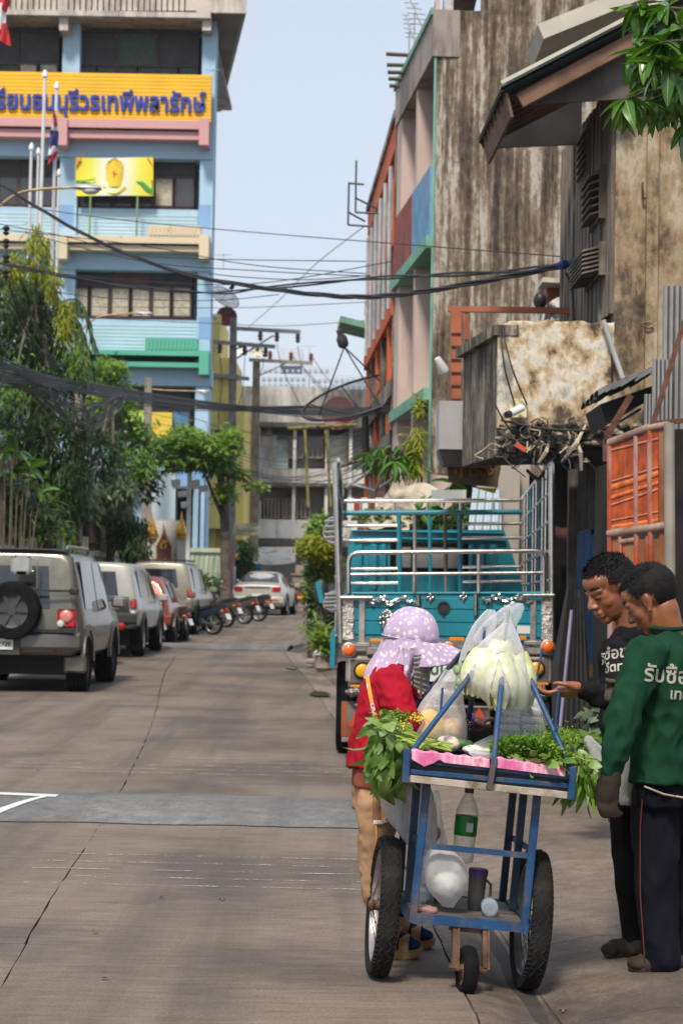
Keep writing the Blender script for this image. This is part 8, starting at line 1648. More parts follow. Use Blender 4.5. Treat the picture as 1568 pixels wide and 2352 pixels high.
for px,py,ly,lab in ((1122,2098,-0.08,'small clear water bottle lying beside the grey mug'),(965,2080,0.10,'clear water bottle half hidden behind the front leg')):
    a = C(px,py,ly); a.z = zp+0.043; M = MB(); M.lathe([(0.02,-0.06),(0.031,-0.05),(0.030,-0.02),(0.032,-0.01),(0.030,0.01),(0.032,0.03),(0.024,0.06),(0.012,0.08)],18,a,(0.1,1,0)); top('water_bottle',M,film('bottle_blue',(0.72,0.85,0.95),0.3,0.9,0.04,0.5,12,(1,1,1)),lab,'bottle','water bottles on the platform',True)
M = MB(); a = C(980,2096,-0.14); a.z = zp+0.02; M.ball(a,(0.04,0.04,0.012),14,8); M.v = [tuple(Vector(p)+Vector((0,0,0.01*noise.noise(Vector(p)*60)))) for p in M.v]; top('food_packet',M,film('film_chilli',(0.75,0.45,0.40),0.55,0.9),'clear packet of red chillies at the platform corner','packet','packets on the platform',True)
# ------------------------------------------------------------------ people
def skinmat(name, col):
    m, n, l, b = nodes(name); t = tex(n, l, 'noise', 30, 6); t2 = tex(n, l, 'noise', 7, 3)
    c = ramp(n, l, t2.outputs['Fac'], [(0.40, tuple(x*0.68 for x in col)), (0.60, tuple(x*1.15 for x in col))]); l.new(c, b.inputs['Base Color']); b.inputs['Roughness'].default_value = 0.42
    b.inputs['Subsurface Weight'].default_value = 0.12; b.inputs['Subsurface Radius'].default_value = (0.012,0.005,0.003); bumpn(n, l, b, t.outputs['Fac'], 0.12, 0.004); MATS[name] = m; return m
SKIN = skinmat('skin_brown',(0.27,0.098,0.043)); HAIR = mat('hair_black',(0.008,0.007,0.007),0.7,0,0.3,40,0.5,90,spec=0.2)
def cloth(name, col, sc=300, sheen=0.2): return mat(name, col, 0.9, 0, 0.14, 6, 0.25, sc, spec=0.12, bdist=0.003)
def person(p, label): return empty('person', p, label=label, cat='person', group='people at the vegetable cart')
def pk_(o, e): o.parent = e; o.matrix_parent_inverse = Matrix.Translation(-e.location); return o
def frame(f, pitch=0.0, roll=0.0):
    f = Vector((f[0],f[1],0)).normalized(); l_ = Vector((-f.y,f.x,0)); u = Vector((0,0,1)); M3 = Matrix((f,l_,u)).transposed(); return M3 @ Matrix.Rotation(pitch,3,'Y') @ Matrix.Rotation(roll,3,'X')
def torso(M, rings, f, n=20):
    """rings: (centre, half width, half depth)"""
    f = Vector((f[0],f[1],0)).normalized(); l_ = Vector((-f.y,f.x,0)); rr = []
    for c, hw, hd in rings: rr.append([Vector(c)+l_*(hw*math.copysign(abs(math.cos(a))**0.85,math.cos(a)))+f*(hd*math.sin(a)) for a in [2*math.pi*k/n for k in range(n)]])
    M.loft(rr, caps=True); return M
def head_solid(M, c, A, s=1.0, neck=None):
    P = lambda x,y,z: Vector(c)+A@(Vector((x,y,z))*s)
    def el(x,y,z,a,b,d): M.ball(P(x,y,z),(a*s,b*s,d*s),18,14,A)
    el(-0.012,0,0.035,0.098,0.077,0.088); el(0.028,0,-0.03,0.066,0.060,0.082); el(0.030,0,-0.072,0.052,0.050,0.040); el(0.066,0,-0.096,0.020,0.024,0.018); el(0.052,0,0.045,0.045,0.062,0.045)
    rcone(M,P(0.088,0,0.006),P(0.108,0,-0.030),0.010*s,0.014*s); 
    for y in (-1,1):
        el(0.099,y*0.014,-0.036,0.011,0.010,0.009); rcone(M,P(0.074,y*0.048,0.020),P(0.088,y*0.012,0.018),0.010*s,0.011*s); el(0.050,y*0.034,-0.026,0.032,0.028,0.032); el(0.077,y*0.032,-0.002,0.012,0.015,0.010)
        el(0.055,y*0.030,-0.006,0.028,0.030,0.036); el(-0.006,y*0.075,-0.008,0.018,0.008,0.029); el(-0.012,y*0.079,0.002,0.013,0.009,0.022); el(0.0,y*0.076,-0.036,0.010,0.007,0.010)
    rcone(M,P(0.090,-0.018,-0.060),P(0.090,0.018,-0.060),0.0085*s,0.0085*s); rcone(M,P(0.087,-0.016,-0.073),P(0.087,0.016,-0.073),0.0095*s,0.0095*s); el(0.092,0,-0.061,0.010,0.010,0.008)
    if neck: rcone(M,P(-0.025,0,-0.05),neck,0.052*s,0.055*s)
    return P
def face_bits(e, P, A, s=1.0):
    for y in (-1,1):
        M = MB(); M.tube([P(0.072,y*0.054,0.030),P(0.086,y*0.040,0.036),P(0.095,y*0.018,0.031)],[0.003*s,0.0048*s,0.004*s],6); pk_(M.build('eyebrow', HAIR, e, True), e)
        M = MB(); M.tube([P(0.080,y*0.047,-0.006),P(0.0895,y*0.034,-0.008),P(0.090,y*0.020,-0.006)],0.0022*s,6); pk_(M.build('eyelash', HAIR, e, True), e)
    M = MB(); M.tube([P(0.090,-0.022,-0.0655),P(0.0975,-0.008,-0.0665),P(0.0985,0,-0.066),P(0.0975,0.008,-0.0665),P(0.090,0.022,-0.0655)],0.0022*s,6); pk_(M.build('lips', mat('lip_line',(0.09,0.03,0.025),0.5), e, True), e)
def hair(e, P, A, s, seed, front=0.062, n=2600):
    q = random.Random(seed); M = MB()
    def hl(x,y,z):      # hairline in head space
        if z > 0.072: return x < front+0.018
        if z > 0.02: return x < front-0.022-(0.072-z)*0.25 
        return x < -0.030+0.25*(z+0.05) and z > -0.062 and not (abs(y) > 0.06 and x > -0.032)
    M2 = MB()
    for k in range(n):
        v = Vector((q.gauss(0,1),q.gauss(0,1),q.gauss(0,1))).normalized(); x,y,z = v.x*0.099-0.012, v.y*0.078, v.z*0.089+0.035
        if not hl(x,y,z): continue
        o = Vector((x,y,z)); nn = Vector((v.x/0.099,v.y/0.078,v.z/0.089)).normalized(); g = Vector((0.75,0.12*y/0.08,0.1)) if z > 0.07 else Vector((0.05,0,-0.9)); d = (nn*(q.uniform(0.45,0.95) if z > 0.085 else q.uniform(0.15,0.4))+g+Vector((q.gauss(0,.22),q.gauss(0,.22),q.gauss(0,.22)))).normalized()
        L = q.uniform(0.012,0.026) if z > 0.04 else q.uniform(0.004,0.009); a = P(*(o-nn*0.002)); b = P(*(o+d*L)); leaf6(M2,a,b-a,A@nn,(b-a).length,0.0042*s,0.05)
    vs = []; nu, nv = 40, 26
    for j in range(nv+1):
        th = math.pi*j/nv
        for i in range(nu): ph = 2*math.pi*i/nu; vs.append((math.sin(th)*math.cos(ph)*0.1035-0.012, math.sin(th)*math.sin(ph)*0.0815, math.cos(th)*0.0935+0.035))
    keepf = [(j*nu+i,(j+1)*nu+i,(j+1)*nu+(i+1)%nu,j*nu+(i+1)%nu) for j in range(nv) for i in range(nu) if hl(*vs[j*nu+i]) and hl(*vs[(j+1)*nu+(i+1)%nu])]
    q2 = random.Random(seed+1); M.add([P(*(Vector(p)*(1+0.012*q2.random()))) for p in vs], keepf)
    h = pk_(M.build('hair', HAIR, e, True), e); o = M2.build('hair_strands', HAIR, e); pk_(o, e); tag(o, kind='stuff')
def lettering(e, shirt, txt, size, c, n_, up, m, name='lettering', bold=0.0014):
    """flat print laid onto the cloth by projecting it along n_"""
    me = text_mesh(txt, size, 0.0, bold, 'CENTER', 2); bm = bmesh.new(); bm.from_mesh(me); bmesh.ops.triangulate(bm, faces=bm.faces); 
    for _ in range(2): bmesh.ops.subdivide_edges(bm, edges=[x for x in bm.edges if x.calc_length() > size*0.12], cuts=1); bmesh.ops.triangulate(bm, faces=bm.faces)
    n_ = Vector(n_).normalized(); u = (Vector(up)-n_*Vector(up).dot(n_)).normalized(); r = u.cross(n_); tree_ = BVHTree.FromPolygons([v.co.copy() for v in shirt.data.vertices],[tuple(p.vertices) for p in shirt.data.polygons])
    miss = []
    for v in bm.verts:
        p = Vector(c)+r*v.co.x+u*v.co.y; hit = tree_.ray_cast(p+n_*0.6,-n_,1.6)
        if hit[0] is not None and abs((hit[0]-p).dot(n_)) < 0.35: v.co = hit[0]+n_*0.0035
        else: miss.append(v)
    bmesh.ops.delete(bm, geom=miss, context='VERTS'); bm.to_mesh(me); bm.free(); me.update(); o = obj(name, me, m, e); return pk_(o, e)
def finger(M, pts, r): chain(M,[Vector(p) for p in pts],[r,r*0.95,r*0.88,r*0.75][:len(pts)],8)
def shoe_clog(e, toe, heel, w, m, h=0.075):
    toe, heel = Vector(toe), Vector(heel); d = (toe-heel).normalized(); s_ = Vector((-d.y,d.x,0)); L = (toe-heel).length; M = MB()
    for t,hh,ww in ((0.10,0.75,0.8),(0.3,0.55,0.85),(0.55,0.85,1.0),(0.75,0.85,1.05),(0.92,0.6,0.85)): M.ball(heel+d*L*t+Vector((0,0,0.028)),(L*0.16,w*ww*0.5,h*hh*0.62),12,8,Matrix((d,s_,Vector((0,0,1)))).transposed())
    pk_(fused(M,'shoe',m,None,0.007,3),e); M = MB(); prof = []
    for z,k in ((0.0,0.97),(0.006,1.03),(0.020,1.03),(0.026,0.98)): prof.append([heel+d*(L*(0.5+0.54*k*math.cos(a)))+s_*(w*0.5*k*math.sin(a)*(0.9+0.1*math.cos(a)))+Vector((0,0,z)) for a in [2*math.pi*i/22 for i in range(22)]])
    M.loft(prof,caps=True); pk_(M.build('sole', m, e, 40), e)
# ---------------- man in green, nearest to the edge
Y2 = 7.6; f2 = (-0.80,0.60); E2 = person(Vector((at(1530,2200,Y2).x,Y2,0.03)), 'man in a dark green shirt with his back half turned, gloved hand hanging')
c2 = lambda py,px=1540: at(px,py,Y2)
hd2 = at(1496,1376,Y2); A2 = frame((-0.86,0.51),R(30),R(-6)); S2 = 1.06
M = MB(); P2 = head_solid(M,hd2,A2,S2,c2(1462,1538)); torso(M,[(c2(1480),0.06,0.05),(c2(1520),0.11,0.06),(c2(1650),0.11,0.06),(c2(1800),0.11,0.07)],f2); chain(M,[c2(1800,1500),c2(2000,1505),c2(2205,1520)],[0.06,0.05,0.04]); chain(M,[at(1572,1800,7.7),at(1577,2000,7.74),at(1584,2185,7.76)],[0.05,0.045,0.036])
chain(M,[at(1478,1505,7.42),at(1430,1645,7.38),at(1403,1775,7.36)],[0.028,0.024,0.022]); pk_(fused(M,'body',SKIN,None,0.0048,5),E2); face_bits(E2,P2,A2,S2); hair(E2,P2,A2,S2,5,n=4200)
M_green = cloth('shirt_green',(0.008,0.042,0.021)); M = MB()
torso(M,[(c2(1440,1528),0.060,0.057),(c2(1454,1531),0.088,0.075),(c2(1472,1536),0.155,0.10),(c2(1496,1538),0.20,0.118),(c2(1560,1540),0.212,0.135),(c2(1650,1541),0.20,0.135),(c2(1730,1541),0.195,0.135),(c2(1796,1541),0.20,0.142)],f2)
chain(M,[at(1484,1506,7.45),at(1462,1560,7.42),at(1432,1645,7.37),at(1412,1715,7.35),at(1404,1768,7.35)],[0.080,0.074,0.064,0.054,0.046],14); chain(M,[c2(1500,1600),at(1640,1640,7.75),at(1600,1750,7.9)],[0.075,0.06,0.05])
def f_green(p): return 0.006*math.sin(34*p.z+9*p.x)*max(0,min(1,(1.05-p.z)/0.25))*(0.5+0.5*math.sin(7*p.x+3*p.z))
sh2 = pk_(fused(M,'shirt',M_green,None,0.008,4,wrinkle=0.022,wscale=8,wdir=(1,1,0.6),seed=3,folds=f_green),E2)
M = MB(); M.tube([c2(1441,1528)+Vector((0.070*math.cos(a)*0.95,0.066*math.sin(a),0.006*math.sin(a))) for a in [k*math.pi/10 for k in range(20)]],0.009,8,closed=True); pk_(M.build('collar', M_green, E2, True),E2)
M_print = mat('print_cream',(0.36,0.345,0.29),0.8,0,0.1,9,0)
nb = Vector((-f2[0]*0.45,-f2[1]*0-0.9,0.05)); lettering(E2,sh2,'รับซื้อของเก่า',0.084,at(1606,1574,7.4),(0.05,-1,0.05),(0.06,0,1),M_print); lettering(E2,sh2,'เทอดไทย',0.056,at(1600,1610,7.4),(0.05,-1,0.05),(0.06,0,1),M_print)
M_navy = cloth('trousers_navy',(0.008,0.008,0.014)); M = MB(); torso(M,[(c2(1782,1538),0.165,0.12),(c2(1820,1538),0.165,0.12),(c2(1850,1538),0.15,0.11)],f2)
chain(M,[c2(1822,1508),c2(1900,1507),c2(2000,1508),c2(2120,1512),c2(2200,1518)],[0.096,0.094,0.086,0.076,0.073],14); chain(M,[at(1574,1822,7.72),at(1578,2000,7.74),at(1584,2185,7.76)],[0.098,0.086,0.072],14); pk_(fused(M,'trousers',M_navy,None,0.011,3,wrinkle=0.016,wscale=8,wdir=(1,1,0.4),seed=8),E2)
M = MB(); M.tube([c2(1800,1460)+Vector((0.012,-0.1,0)),c2(1900,1462)+Vector((0,-0.085,0)),c2(2050,1463)+Vector((0,-0.075,0)),c2(2190,1474)+Vector((0,-0.06,0))],0.0024,6); pk_(M.build('trouser_piping', mat('piping_red',(0.13,0.02,0.014),0.7), E2),E2)
M = MB(); M.tube([c2(1798,1466)+Vector((0,-0.14,0)),c2(1815,1510)+Vector((0,-0.155,0)),c2(1826,1568)+Vector((0,-0.14,0))],0.004,6); pk_(M.build('drawcord', mat('cord_cream',(0.42,0.38,0.28),0.7), E2),E2)
M_clog = mat('clog_brown',(0.035,0.024,0.017),0.8,0,0.3,8,0.3,60,dirt=0.2,dcol=(0.06,0.045,0.03),spec=0.2); g2 = gnd(1450,2232,0.03); shoe_clog(E2,g2+Vector((0,0,0)),g2+Vector((0.20,0.055,0)),0.105,M_clog); g3 = gnd(1560,2180,0.035); shoe_clog(E2,g3+Vector((-0.12,0.02,0)),g3+Vector((0.08,0.08,0)),0.10,M_clog)
M_glove = cloth('glove_brown',(0.030,0.022,0.018),140); M = MB(); w0 = at(1403,1772,7.36); kn = at(1392,1830,7.34); chain(M,[w0+Vector((0,0,0.03)),w0,at(1398,1800,7.35),kn],[0.040,0.038,0.046,0.046],12); M.ball(at(1394,1818,7.35),(0.044,0.036,0.055),14,10)
for k,(dx,dy) in enumerate(((-0.028,-0.024),(-0.012,-0.034),(0.008,-0.032),(0.026,-0.02))): b = kn+Vector((dx,dy*0.5,-0.01)); finger(M,[b,b+Vector((0.004,-0.022,-0.035)),b+Vector((0.016,-0.02,-0.055)),b+Vector((0.026,0.0,-0.05))],0.0135)
finger(M,[at(1408,1805,7.34),at(1414,1835,7.32),at(1412,1852,7.31)],0.014); pk_(fused(M,'glove',M_glove,None,0.006,2,wrinkle=0.004,wscale=22),E2)
# ---------------- man in black, hand held out
Y1 = 7.95; f1 = (-0.93,-0.36); E1 = person(Vector((at(1440,2190,Y1).x,Y1,0.03)), 'man in a black printed shirt holding out his open palm')
c1 = lambda py,px=1462: at(px,py,Y1)
hd1 = at(1404,1352,Y1); A1 = frame((-0.92,-0.38),R(24),R(3)); S1 = 1.08
M = MB(); P1 = head_solid(M,hd1,A1,S1,c1(1470,1456)); torso(M,[(c1(1490),0.06,0.05),(c1(1530),0.11,0.06),(c1(1650),0.11,0.06),(c1(1800),0.11,0.07)],f1); chain(M,[c1(1800,1440),c1(2000,1445),c1(2170,1455)],[0.06,0.05,0.04]); chain(M,[at(1476,1800,8.08),at(1484,2000,8.1),at(1490,2155,8.1)],[0.05,0.045,0.036])
wr_ = at(1334,1584,7.62); chain(M,[at(1428,1500,7.75),at(1424,1602,7.65),wr_],[0.026,0.024,0.025])
# open palm, fingers to the left, thumb on the near side
hx_ = Vector((-1,0.05,0.03)).normalized(); hy_ = Vector((0,-1,0)); hz_ = Vector((0,0,1)); HP = lambda a,b,c: wr_+hx_*a+hy_*b+hz_*c
chain(M,[wr_,HP(0.03,0,0),HP(0.06,0,-0.004)],[0.027,0.031,0.033]); M.ball(HP(0.055,0.0,-0.006),(0.048,0.042,0.018),16,10); M.ball(HP(0.035,0.026,0.006),(0.030,0.018,0.017),12,8)
for b,L,cu in ((0.030,1.0,0.1),(0.010,1.08,0.55),(-0.012,1.0,0.8),(-0.032,0.82,1.0)): finger(M,[HP(0.088,b,-0.006),HP(0.088+0.036*L,b*1.08,-0.016-0.012*cu),HP(0.088+0.060*L,b*1.1,-0.012-0.012*cu),HP(0.088+(0.082-0.02*cu)*L,b*1.1,0.0+0.010*cu)],0.0092)
finger(M,[HP(0.030,0.036,0.008),HP(0.062,0.052,0.018),HP(0.090,0.050,0.022),HP(0.108,0.044,0.020)],0.0105); pk_(fused(M,'body',SKIN,None,0.0046,4),E1); face_bits(E1,P1,A1,S1); hair(E1,P1,A1,S1,9,n=4200)
M_black = cloth('shirt_black',(0.010,0.010,0.012)); M = MB()
torso(M,[(c1(1436,1444),0.064,0.056),(c1(1452,1449),0.09,0.07),(c1(1474,1455),0.16,0.10),(c1(1502,1458),0.20,0.115),(c1(1570,1460),0.205,0.125),(c1(1660,1462),0.19,0.12),(c1(1760,1462),0.185,0.125),(c1(1810,1462),0.19,0.13)],f1)
chain(M,[at(1434,1505,7.76),at(1430,1560,7.70),at(1424,1602,7.65),at(1378,1596,7.63),at(1340,1584,7.62)],[0.072,0.066,0.060,0.048,0.038],14); chain(M,[at(1490,1510,8.15),at(1500,1640,8.2),at(1470,1760,8.1)],[0.07,0.058,0.045])
sh1 = pk_(fused(M,'shirt',M_black,None,0.008,4,wrinkle=0.018,wscale=8,seed=5),E1); nf = Vector((f1[0]*0.35,-1,0.0))
lettering(E1,sh1,'รับซื้อของเก่า',0.064,at(1424,1506,7.6),(-0.38,-1,0.1),(-0.14,0,1),M_print); lettering(E1,sh1,'อดีตทหาร 2',0.050,at(1425,1538,7.6),(-0.38,-1,0.1),(-0.14,0,1),M_print)
M_blk2 = cloth('trousers_black',(0.007,0.007,0.008)); M = MB(); torso(M,[(c1(1790,1460),0.16,0.115),(c1(1830,1458),0.16,0.115),(c1(1860,1458),0.14,0.11)],f1); chain(M,[c1(1830,1444),c1(2010,1450),c1(2165,1462)],[0.085,0.072,0.055],14); chain(M,[at(1478,1870,8.1),at(1484,2010,8.1),at(1490,2155,8.1)],[0.085,0.07,0.055],14); pk_(fused(M,'trousers',M_blk2,None,0.011,3,wrinkle=0.009,wscale=7,wdir=(1,1,0.5),seed=2),E1)
g1 = gnd(1394,2200,0.03); shoe_clog(E1,g1,g1+Vector((0.17,0.15,0)),0.10,M_clog); g4 = gnd(1428,2200,0.03); shoe_clog(E1,g4+Vector((0.02,0,0)),g4+Vector((0.19,0.10,0)),0.10,M_clog)
M = MB(); gl0 = at(1402,1602,7.55); chain(M,[gl0,at(1404,1585,7.55),at(1402,1572,7.55)],[0.026,0.024,0.022])
for k in range(4): finger(M,[at(1398+6*k,1585,7.55),at(1395+7*k,1570,7.53),at(1394+8*k,1562+2*k,7.52)],0.010)
tag(fused(M,'work_glove',cloth('glove_grey_brown',(0.085,0.07,0.05),120),None,0.005,2,wrinkle=0.004,wscale=20),'grey brown knitted work glove tucked at the black shirt','glove')
# shopping bag carried between the two men
M = MB(); rg = bag_rings([tuple(v) for v in smooth_path([(1668,1448,1456),(1690,1440,1462),(1740,1430,1464),(1790,1422,1462),(1830,1418,1456),(1850,1424,1446)],3)],0.1,0.6,seed=20,wr=0.007); M.loft([[CM_@Vector(p) for p in r] for r in rg]); tag(M.build('shopping_bag', F_white, None, True),'crumpled carrier bag with vegetables hanging between the two men','plastic bag')
for k,(px,py,m) in enumerate(((1444,1822,L_lime),(1436,1800,L_par),(1448,1795,mat('onion_pink',(0.55,0.22,0.18),0.4)),(1440,1838,mat('turnip_white',(0.7,0.68,0.62),0.4)))): tag(MB().ball(CW(px,py,0.1),(0.018,0.018,0.02),10,8).build('vegetable', m, smooth=True),('pale green','dark green','pink','white')[k]+' vegetable inside the carrier bag between the men','vegetable')
# ---------------- the vendor
Y3 = 7.95; f3 = (1,0.05); E3 = person(Vector((at(880,2180,Y3).x,Y3,0)), 'vendor in a red cardigan and lilac flowered sun hat leaning over the cart')
c3 = lambda px,py,d=0.0: at(px,py,Y3+d)
hd3 = c3(948,1474); A3 = frame((1,-0.10),R(22)); S3 = 0.93; M = MB(); P3 = head_solid(M,hd3,A3,S3,c3(905,1530)); torso(M,[(c3(900,1540),0.06,0.05),(c3(882,1590),0.11,0.06),(c3(868,1700),0.11,0.06),(c3(866,1800),0.11,0.07)],f3)
for d in (-0.10,0.10): chain(M,[c3(866,1810,d),c3(864,1980,d),c3(894 if d<0 else 912,2135 if d > 0 else 2150,d)],[0.06,0.05,0.036])
wr3 = at(1078,1662,7.9); chain(M,[c3(894,1566,-0.15),c3(932,1660,-0.2),wr3],[0.028,0.026,0.024]); chain(M,[wr3,wr3+Vector((0.035,0,0.0))],[0.026,0.030]); 
for k in range(4): b = wr3+Vector((0.05,-0.02+0.016*k,0.008)); finger(M,[b,b+Vector((0.030,-0.004,0.012)),b+Vector((0.046,-0.006,0.010)),b+Vector((0.056,-0.008,-0.004))],0.0085)
finger(M,[wr3+Vector((0.03,-0.03,0.0)),wr3+Vector((0.058,-0.042,-0.004)),wr3+Vector((0.078,-0.036,-0.008))],0.0095); pk_(fused(M,'body',SKIN,None,0.005,3),E3)
M_redk = cloth('cardigan_red',(0.33,0.008,0.022),220); M = MB(); torso(M,[(c3(905,1524),0.07,0.06),(c3(900,1538),0.13,0.085),(c3(888,1560),0.165,0.09),(c3(878,1600),0.165,0.094),(c3(868,1660),0.165,0.098),(c3(864,1710),0.17,0.104),(c3(858,1752),0.18,0.108),(c3(857,1762),0.178,0.106)],f3)
chain(M,[c3(898,1566,-0.15),c3(912,1610,-0.20),c3(930,1658,-0.22),at(1000,1672,7.78),at(1050,1666,7.86)],[0.070,0.066,0.058,0.048,0.042],14); chain(M,[c3(900,1562,0.16),c3(940,1650,0.2),at(1010,1650,8.15)],[0.075,0.06,0.045],14)
pk_(fused(M,'cardigan',M_redk,None,0.009,3,wrinkle=0.018,wscale=9,seed=11,folds=lambda p: 0.0016*math.sin(p.y*420)*(1 if p.z < 0.92 else 0)),E3)
M = MB(); torso(M,[(c3(866,1745),0.175,0.10),(c3(866,1806),0.182,0.106)],f3); pk_(fused(M,'under_shirt',cloth('shirt_rust',(0.26,0.075,0.045)),None,0.012,2,wrinkle=0.008,wscale=8),E3)
M = MB(); torso(M,[(c3(866,1790),0.17,0.10),(c3(866,1860),0.165,0.10)],f3)
for d,ax,ay in ((-0.10,890,2140),(0.10,912,2122)): chain(M,[c3(866,1840,d),c3(864,1920,d),c3(862,2000,d),c3(872,2070,d),c3(ax,ay,d)],[0.088,0.074,0.068,0.062,0.05],14)
pk_(fused(M,'trousers',cloth('trousers_tan',(0.36,0.215,0.12)),None,0.011,3,wrinkle=0.011,wscale=9,wdir=(1,1,1.5),seed=4),E3)
def flowers(name, base, petal, eye, sc, base2=None):
    m, n, l, b = nodes(name); v = tex(n, l, 'voronoi', sc); v.inputs['Randomness'].default_value = 0.9; tn = tex(n, l, 'noise', sc*3.2, 2); md = n.new('ShaderNodeMath'); md.operation = 'MULTIPLY_ADD'; md.inputs[1].default_value = 0.35; l.new(tn.outputs['Fac'], md.inputs[0]); l.new(v.outputs['Distance'], md.inputs[2])
    bn = tex(n, l, 'noise', 12, 4); c = ramp(n, l, bn.outputs['Fac'], [(0.35, base), (0.7, base2 or tuple(min(1,x*1.25) for x in base))]); c = mixc(n, l, ramp(n, l, md.outputs[0], [(0.50,(1,1,1)),(0.56,(0,0,0))]), c, petal); c = mixc(n, l, ramp(n, l, md.outputs[0], [(0.30,(1,1,1)),(0.34,(0,0,0))]), c, eye)
    l.new(c, b.inputs['Base Color']); b.inputs['Roughness'].default_value = 0.85; b.inputs['Sheen Weight'].default_value = 0.15; return m
M_lil = flowers('lilac_floral',(0.40,0.30,0.45),(0.66,0.60,0.62),(0.60,0.46,0.10),44); M_apr = flowers('apron_orange_floral',(0.70,0.28,0.05),(0.74,0.60,0.52),(0.45,0.05,0.05),30)
# hat: crown, long peak, hanging neck scarf
AH = frame((1,-0.06),R(9)); HQ = lambda x,y,z: c3(950,1450)+AH@(Vector((x,y,z))*1.16); M = MB(); rr = []
for j in range(9):
    t = j/8; z = -0.035+0.118*math.sin(t*math.pi/2); k = math.cos(t*math.pi/2)**0.85; rr.append([HQ(0.098*k*math.cos(a)-0.006,0.088*k*math.sin(a),z+0.003*math.sin(a*8)*k) for a in [2*math.pi*i/36 for i in range(36)]])
M.loft(rr,caps=True); pk_(M.build('hat_crown', M_lil, E3, True),E3)
M = MB(); M.tube([HQ(0.100*math.cos(a)-0.006,0.090*math.sin(a),-0.03) for a in [2*math.pi*i/36 for i in range(36)]],0.003,6,closed=True); pk_(M.build('hat_band', M_lil, E3, True),E3)
M = MB()
def brim(u,v): a = (u-0.5)*3.7; r = 1+v*(1.0*max(0,math.cos(a*0.70))**1.3); return HQ(0.097*math.cos(a)*r-0.004,0.091*math.sin(a)*(1+0.5*v*max(0.12,math.cos(a*0.62))),-0.022-0.022*v*v-0.062*v*abs(math.sin(a))**1.2-0.008*abs(math.sin(a)))
M.grid(brim,24,8); n_ = len(M.v); M.add([Vector(p)+Vector((0,0,-0.006)) for p in M.v],[tuple(reversed(f)) for f in M.f]); rim = [8*25+i for i in range(25)]; M.f += [(rim[i],rim[i+1],rim[i+1]+n_,rim[i]+n_) for i in range(24)]; pk_(M.build('hat_peak', M_lil, E3, True),E3)
M = MB(); rr = []
for (px,py,hw,hd,open_) in ((944,1464,0.102,0.106,0),(934,1490,0.104,0.108,0),(922,1515,0.108,0.112,0),(912,1535,0.124,0.122,0),(904,1555,0.150,0.118,0),(904,1575,0.155,0.108,0)):
    c = c3(px,py); rr.append([c+Vector(((hd+0.007*math.sin(9*a+py*0.03))*math.cos(a),(hw+0.007*math.sin(9*a+py*0.03))*math.sin(a),0.010*math.sin(7*a+py*0.05)-(0.05*max(0,math.cos(a-0.5)) if py > 1525 else 0))) for a in [0.95+(2*math.pi-1.9)*i/30 for i in range(31)]])
M.loft(rr,closed=False); pk_(M.build('neck_scarf', M_lil, E3, True),E3)
M = MB(); 
def drape(u,v): return c3(922+36*u-2*v+4*math.sin(v*5),1488+106*v-18*u*v,-0.185+0.04*u+0.012*math.sin(u*9+v*3)+0.02*v*u)
M.grid(lambda u,v: drape(u*(1-0.75*v**2)+0.2*v,v),12,14); pk_(M.build('scarf_end', M_lil, E3, True),E3)
M_quil = mat('quilt_grey',(0.30,0.28,0.28),0.8,0,0.1,9,0.2); M = MB(); M.grid(lambda u,v: c3(950+ (42-8*v)*u, 1506+96*v*(0.75+0.25*u)-6*u, -0.165+0.10*u+0.006*math.sin(v*44)),10,40); pk_(M.build('quilted_bib', M_quil, E3, True),E3)
M = MB(); M.ball(P3(0.062,0,-0.045),(0.062,0.064,0.070),18,12,A3); pk_(M.build('face_mask', mat('mask_black',(0.014,0.013,0.014),0.85), E3, True),E3)
# sling strap, apron with lace, cuff
def drap(name, fn, m, nu=6, nv=20): M = MB(); M.grid(fn,nu,nv); return pk_(M.build(name, m, E3, True),E3)
drap('sling_strap', lambda u,v: c3(839+9*u+22*v**1.3,1553+112*v,-0.165-0.028*math.sin(v*2.6)), M_apr,3)
drap('apron', lambda u,v: c3(856+48*u-4*v*u,1778+112*v,-0.20+0.03*math.sin(u*7)+0.02*v), M_apr,10); drap('apron_lace', lambda u,v: c3(857+25*u,1884+9*v+1.6*math.sin(u*26)*v,-0.185), mat('lace_white',(0.70,0.69,0.66),0.8,0,0.1,90,0.4,200),20,3); drap('apron_tie', lambda u,v: c3(860+4*u+2*math.sin(v*4),1893+62*v,-0.18), M_apr,2)
def dots():
    m, n, l, b = nodes('cuff_polka'); v = tex(n, l, 'voronoi', 120); v.inputs['Randomness'].default_value = 0.15; l.new(ramp(n, l, v.outputs['Distance'], [(0.28,(0.7,0.68,0.66)),(0.34,(0.014,0.013,0.016))]), b.inputs['Base Color']); b.inputs['Roughness'].default_value = 0.8; return m
M = MB(); chain(M,[at(1042,1668,7.86),at(1062,1665,7.88),wr3],[0.046,0.042,0.034],14); pk_(fused(M,'cuff',dots(),None,0.006,2,wrinkle=0.006,wscale=14),E3)
M = MB(); M.tube([wr3+Vector((0.012,0.034*math.cos(a),0.034*math.sin(a))) for a in [k*math.pi/8 for k in range(16)]],0.007,8,closed=True); pk_(M.build('purple_wristband', mat('band_purple',(0.13,0.05,0.25),0.7), E3, True),E3)
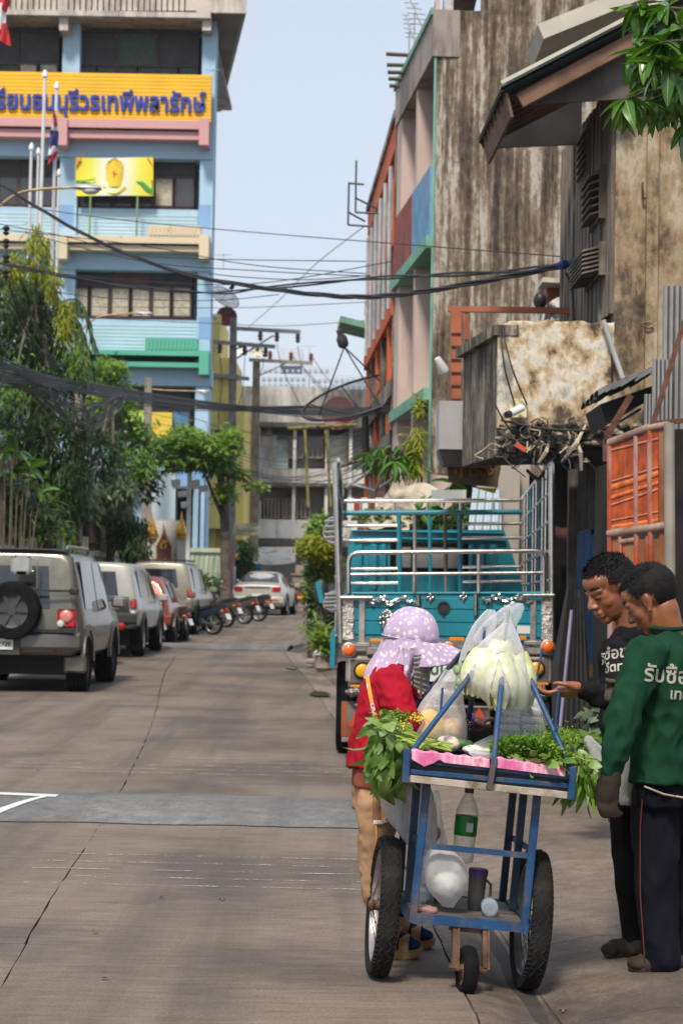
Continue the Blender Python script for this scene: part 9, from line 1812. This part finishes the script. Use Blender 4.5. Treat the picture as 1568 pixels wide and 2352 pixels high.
# sandals over navy socks
M_sock = cloth('sock_navy',(0.008,0.022,0.075)); M_sand = mat('sandal_tan',(0.38,0.22,0.09),0.7,0,0.15,8,0.2,60)
for ax,ay,tx,ty,d in ((893,2150,966,2202,-0.10),(914,2128,996,2180,0.10)):
    t_ = gnd(tx,ty); Yf = t_.y; heel = Vector((at(ax-22,ty,Yf).x,Yf+0.02,0)); toe = Vector((t_.x,Yf-0.01,0)); dd = (toe-heel).normalized(); ss = Vector((-dd.y,dd.x,0)); L = (toe-heel).length
    M = MB(); an = c3(ax,ay-14,d); chain(M,[an+Vector((0,0,0.03)),heel+dd*L*0.22+Vector((0,0,0.075)),heel+dd*L*0.6+Vector((0,0,0.062)),heel+dd*L*0.86+Vector((0,0,0.052))],[0.040,0.040,0.034,0.024],12); M.ball(heel+dd*L*0.14+Vector((0,0,0.06)),0.036,12,8); M.ball(heel+dd*L*0.8+Vector((0,0,0.05)),(0.032,0.044,0.02),12,8); pk_(fused(M,'sock',M_sock,None,0.006,3),E3)
    M = MB(); pr = []
    for z,k,up_ in ((0.0,0.95,0),(0.006,1.02,0),(0.014,0.99,0),(0.020,1.03,0),(0.036,1.0,0)): pr.append([heel+dd*(L*(0.5+0.53*k*math.cos(a)))+ss*(0.048*k*math.sin(a))+Vector((0,0,z+0.012*max(0,math.cos(a))**3)) for a in [2*math.pi*i/26 for i in range(26)]])
    M.loft(pr,caps=True); pk_(M.build('sandal_sole', M_sand, E3, 50),E3)
    for t,wd,hh in ((0.62,0.040,0.094),(0.30,0.044,0.118)):
        M = MB(); M.grid(lambda u,v: heel+dd*(L*t+(v-0.5)*wd+(0.02 if t<0.5 else 0)*math.sin(u*math.pi))+ss*(0.048*math.cos(math.pi*u))+Vector((0,0,0.03+(hh-0.03)*math.sin(math.pi*u)**0.7)),16,4); pk_(M.build('sandal_strap', M_sand, E3, True),E3)
# ------------------------------------------------------------------ thin hot-season haze
HZ = MB().box((-420,-20,-1.2),(420,1450,190)).build('haze', None); HZ['kind'] = 'stuff'
m = bpy.data.materials.new('haze_air'); m.use_nodes = True; nn, ll = m.node_tree.nodes, m.node_tree.links; nn.remove(nn['Principled BSDF']); pv = nn.new('ShaderNodeVolumePrincipled'); pv.inputs['Color'].default_value = (0.86,0.92,1.0,1); pv.inputs['Density'].default_value = 0.00022; pv.inputs['Anisotropy'].default_value = 0.1
ll.new(pv.outputs[0], nn['Material Output'].inputs['Volume']); HZ.data.materials.append(m)
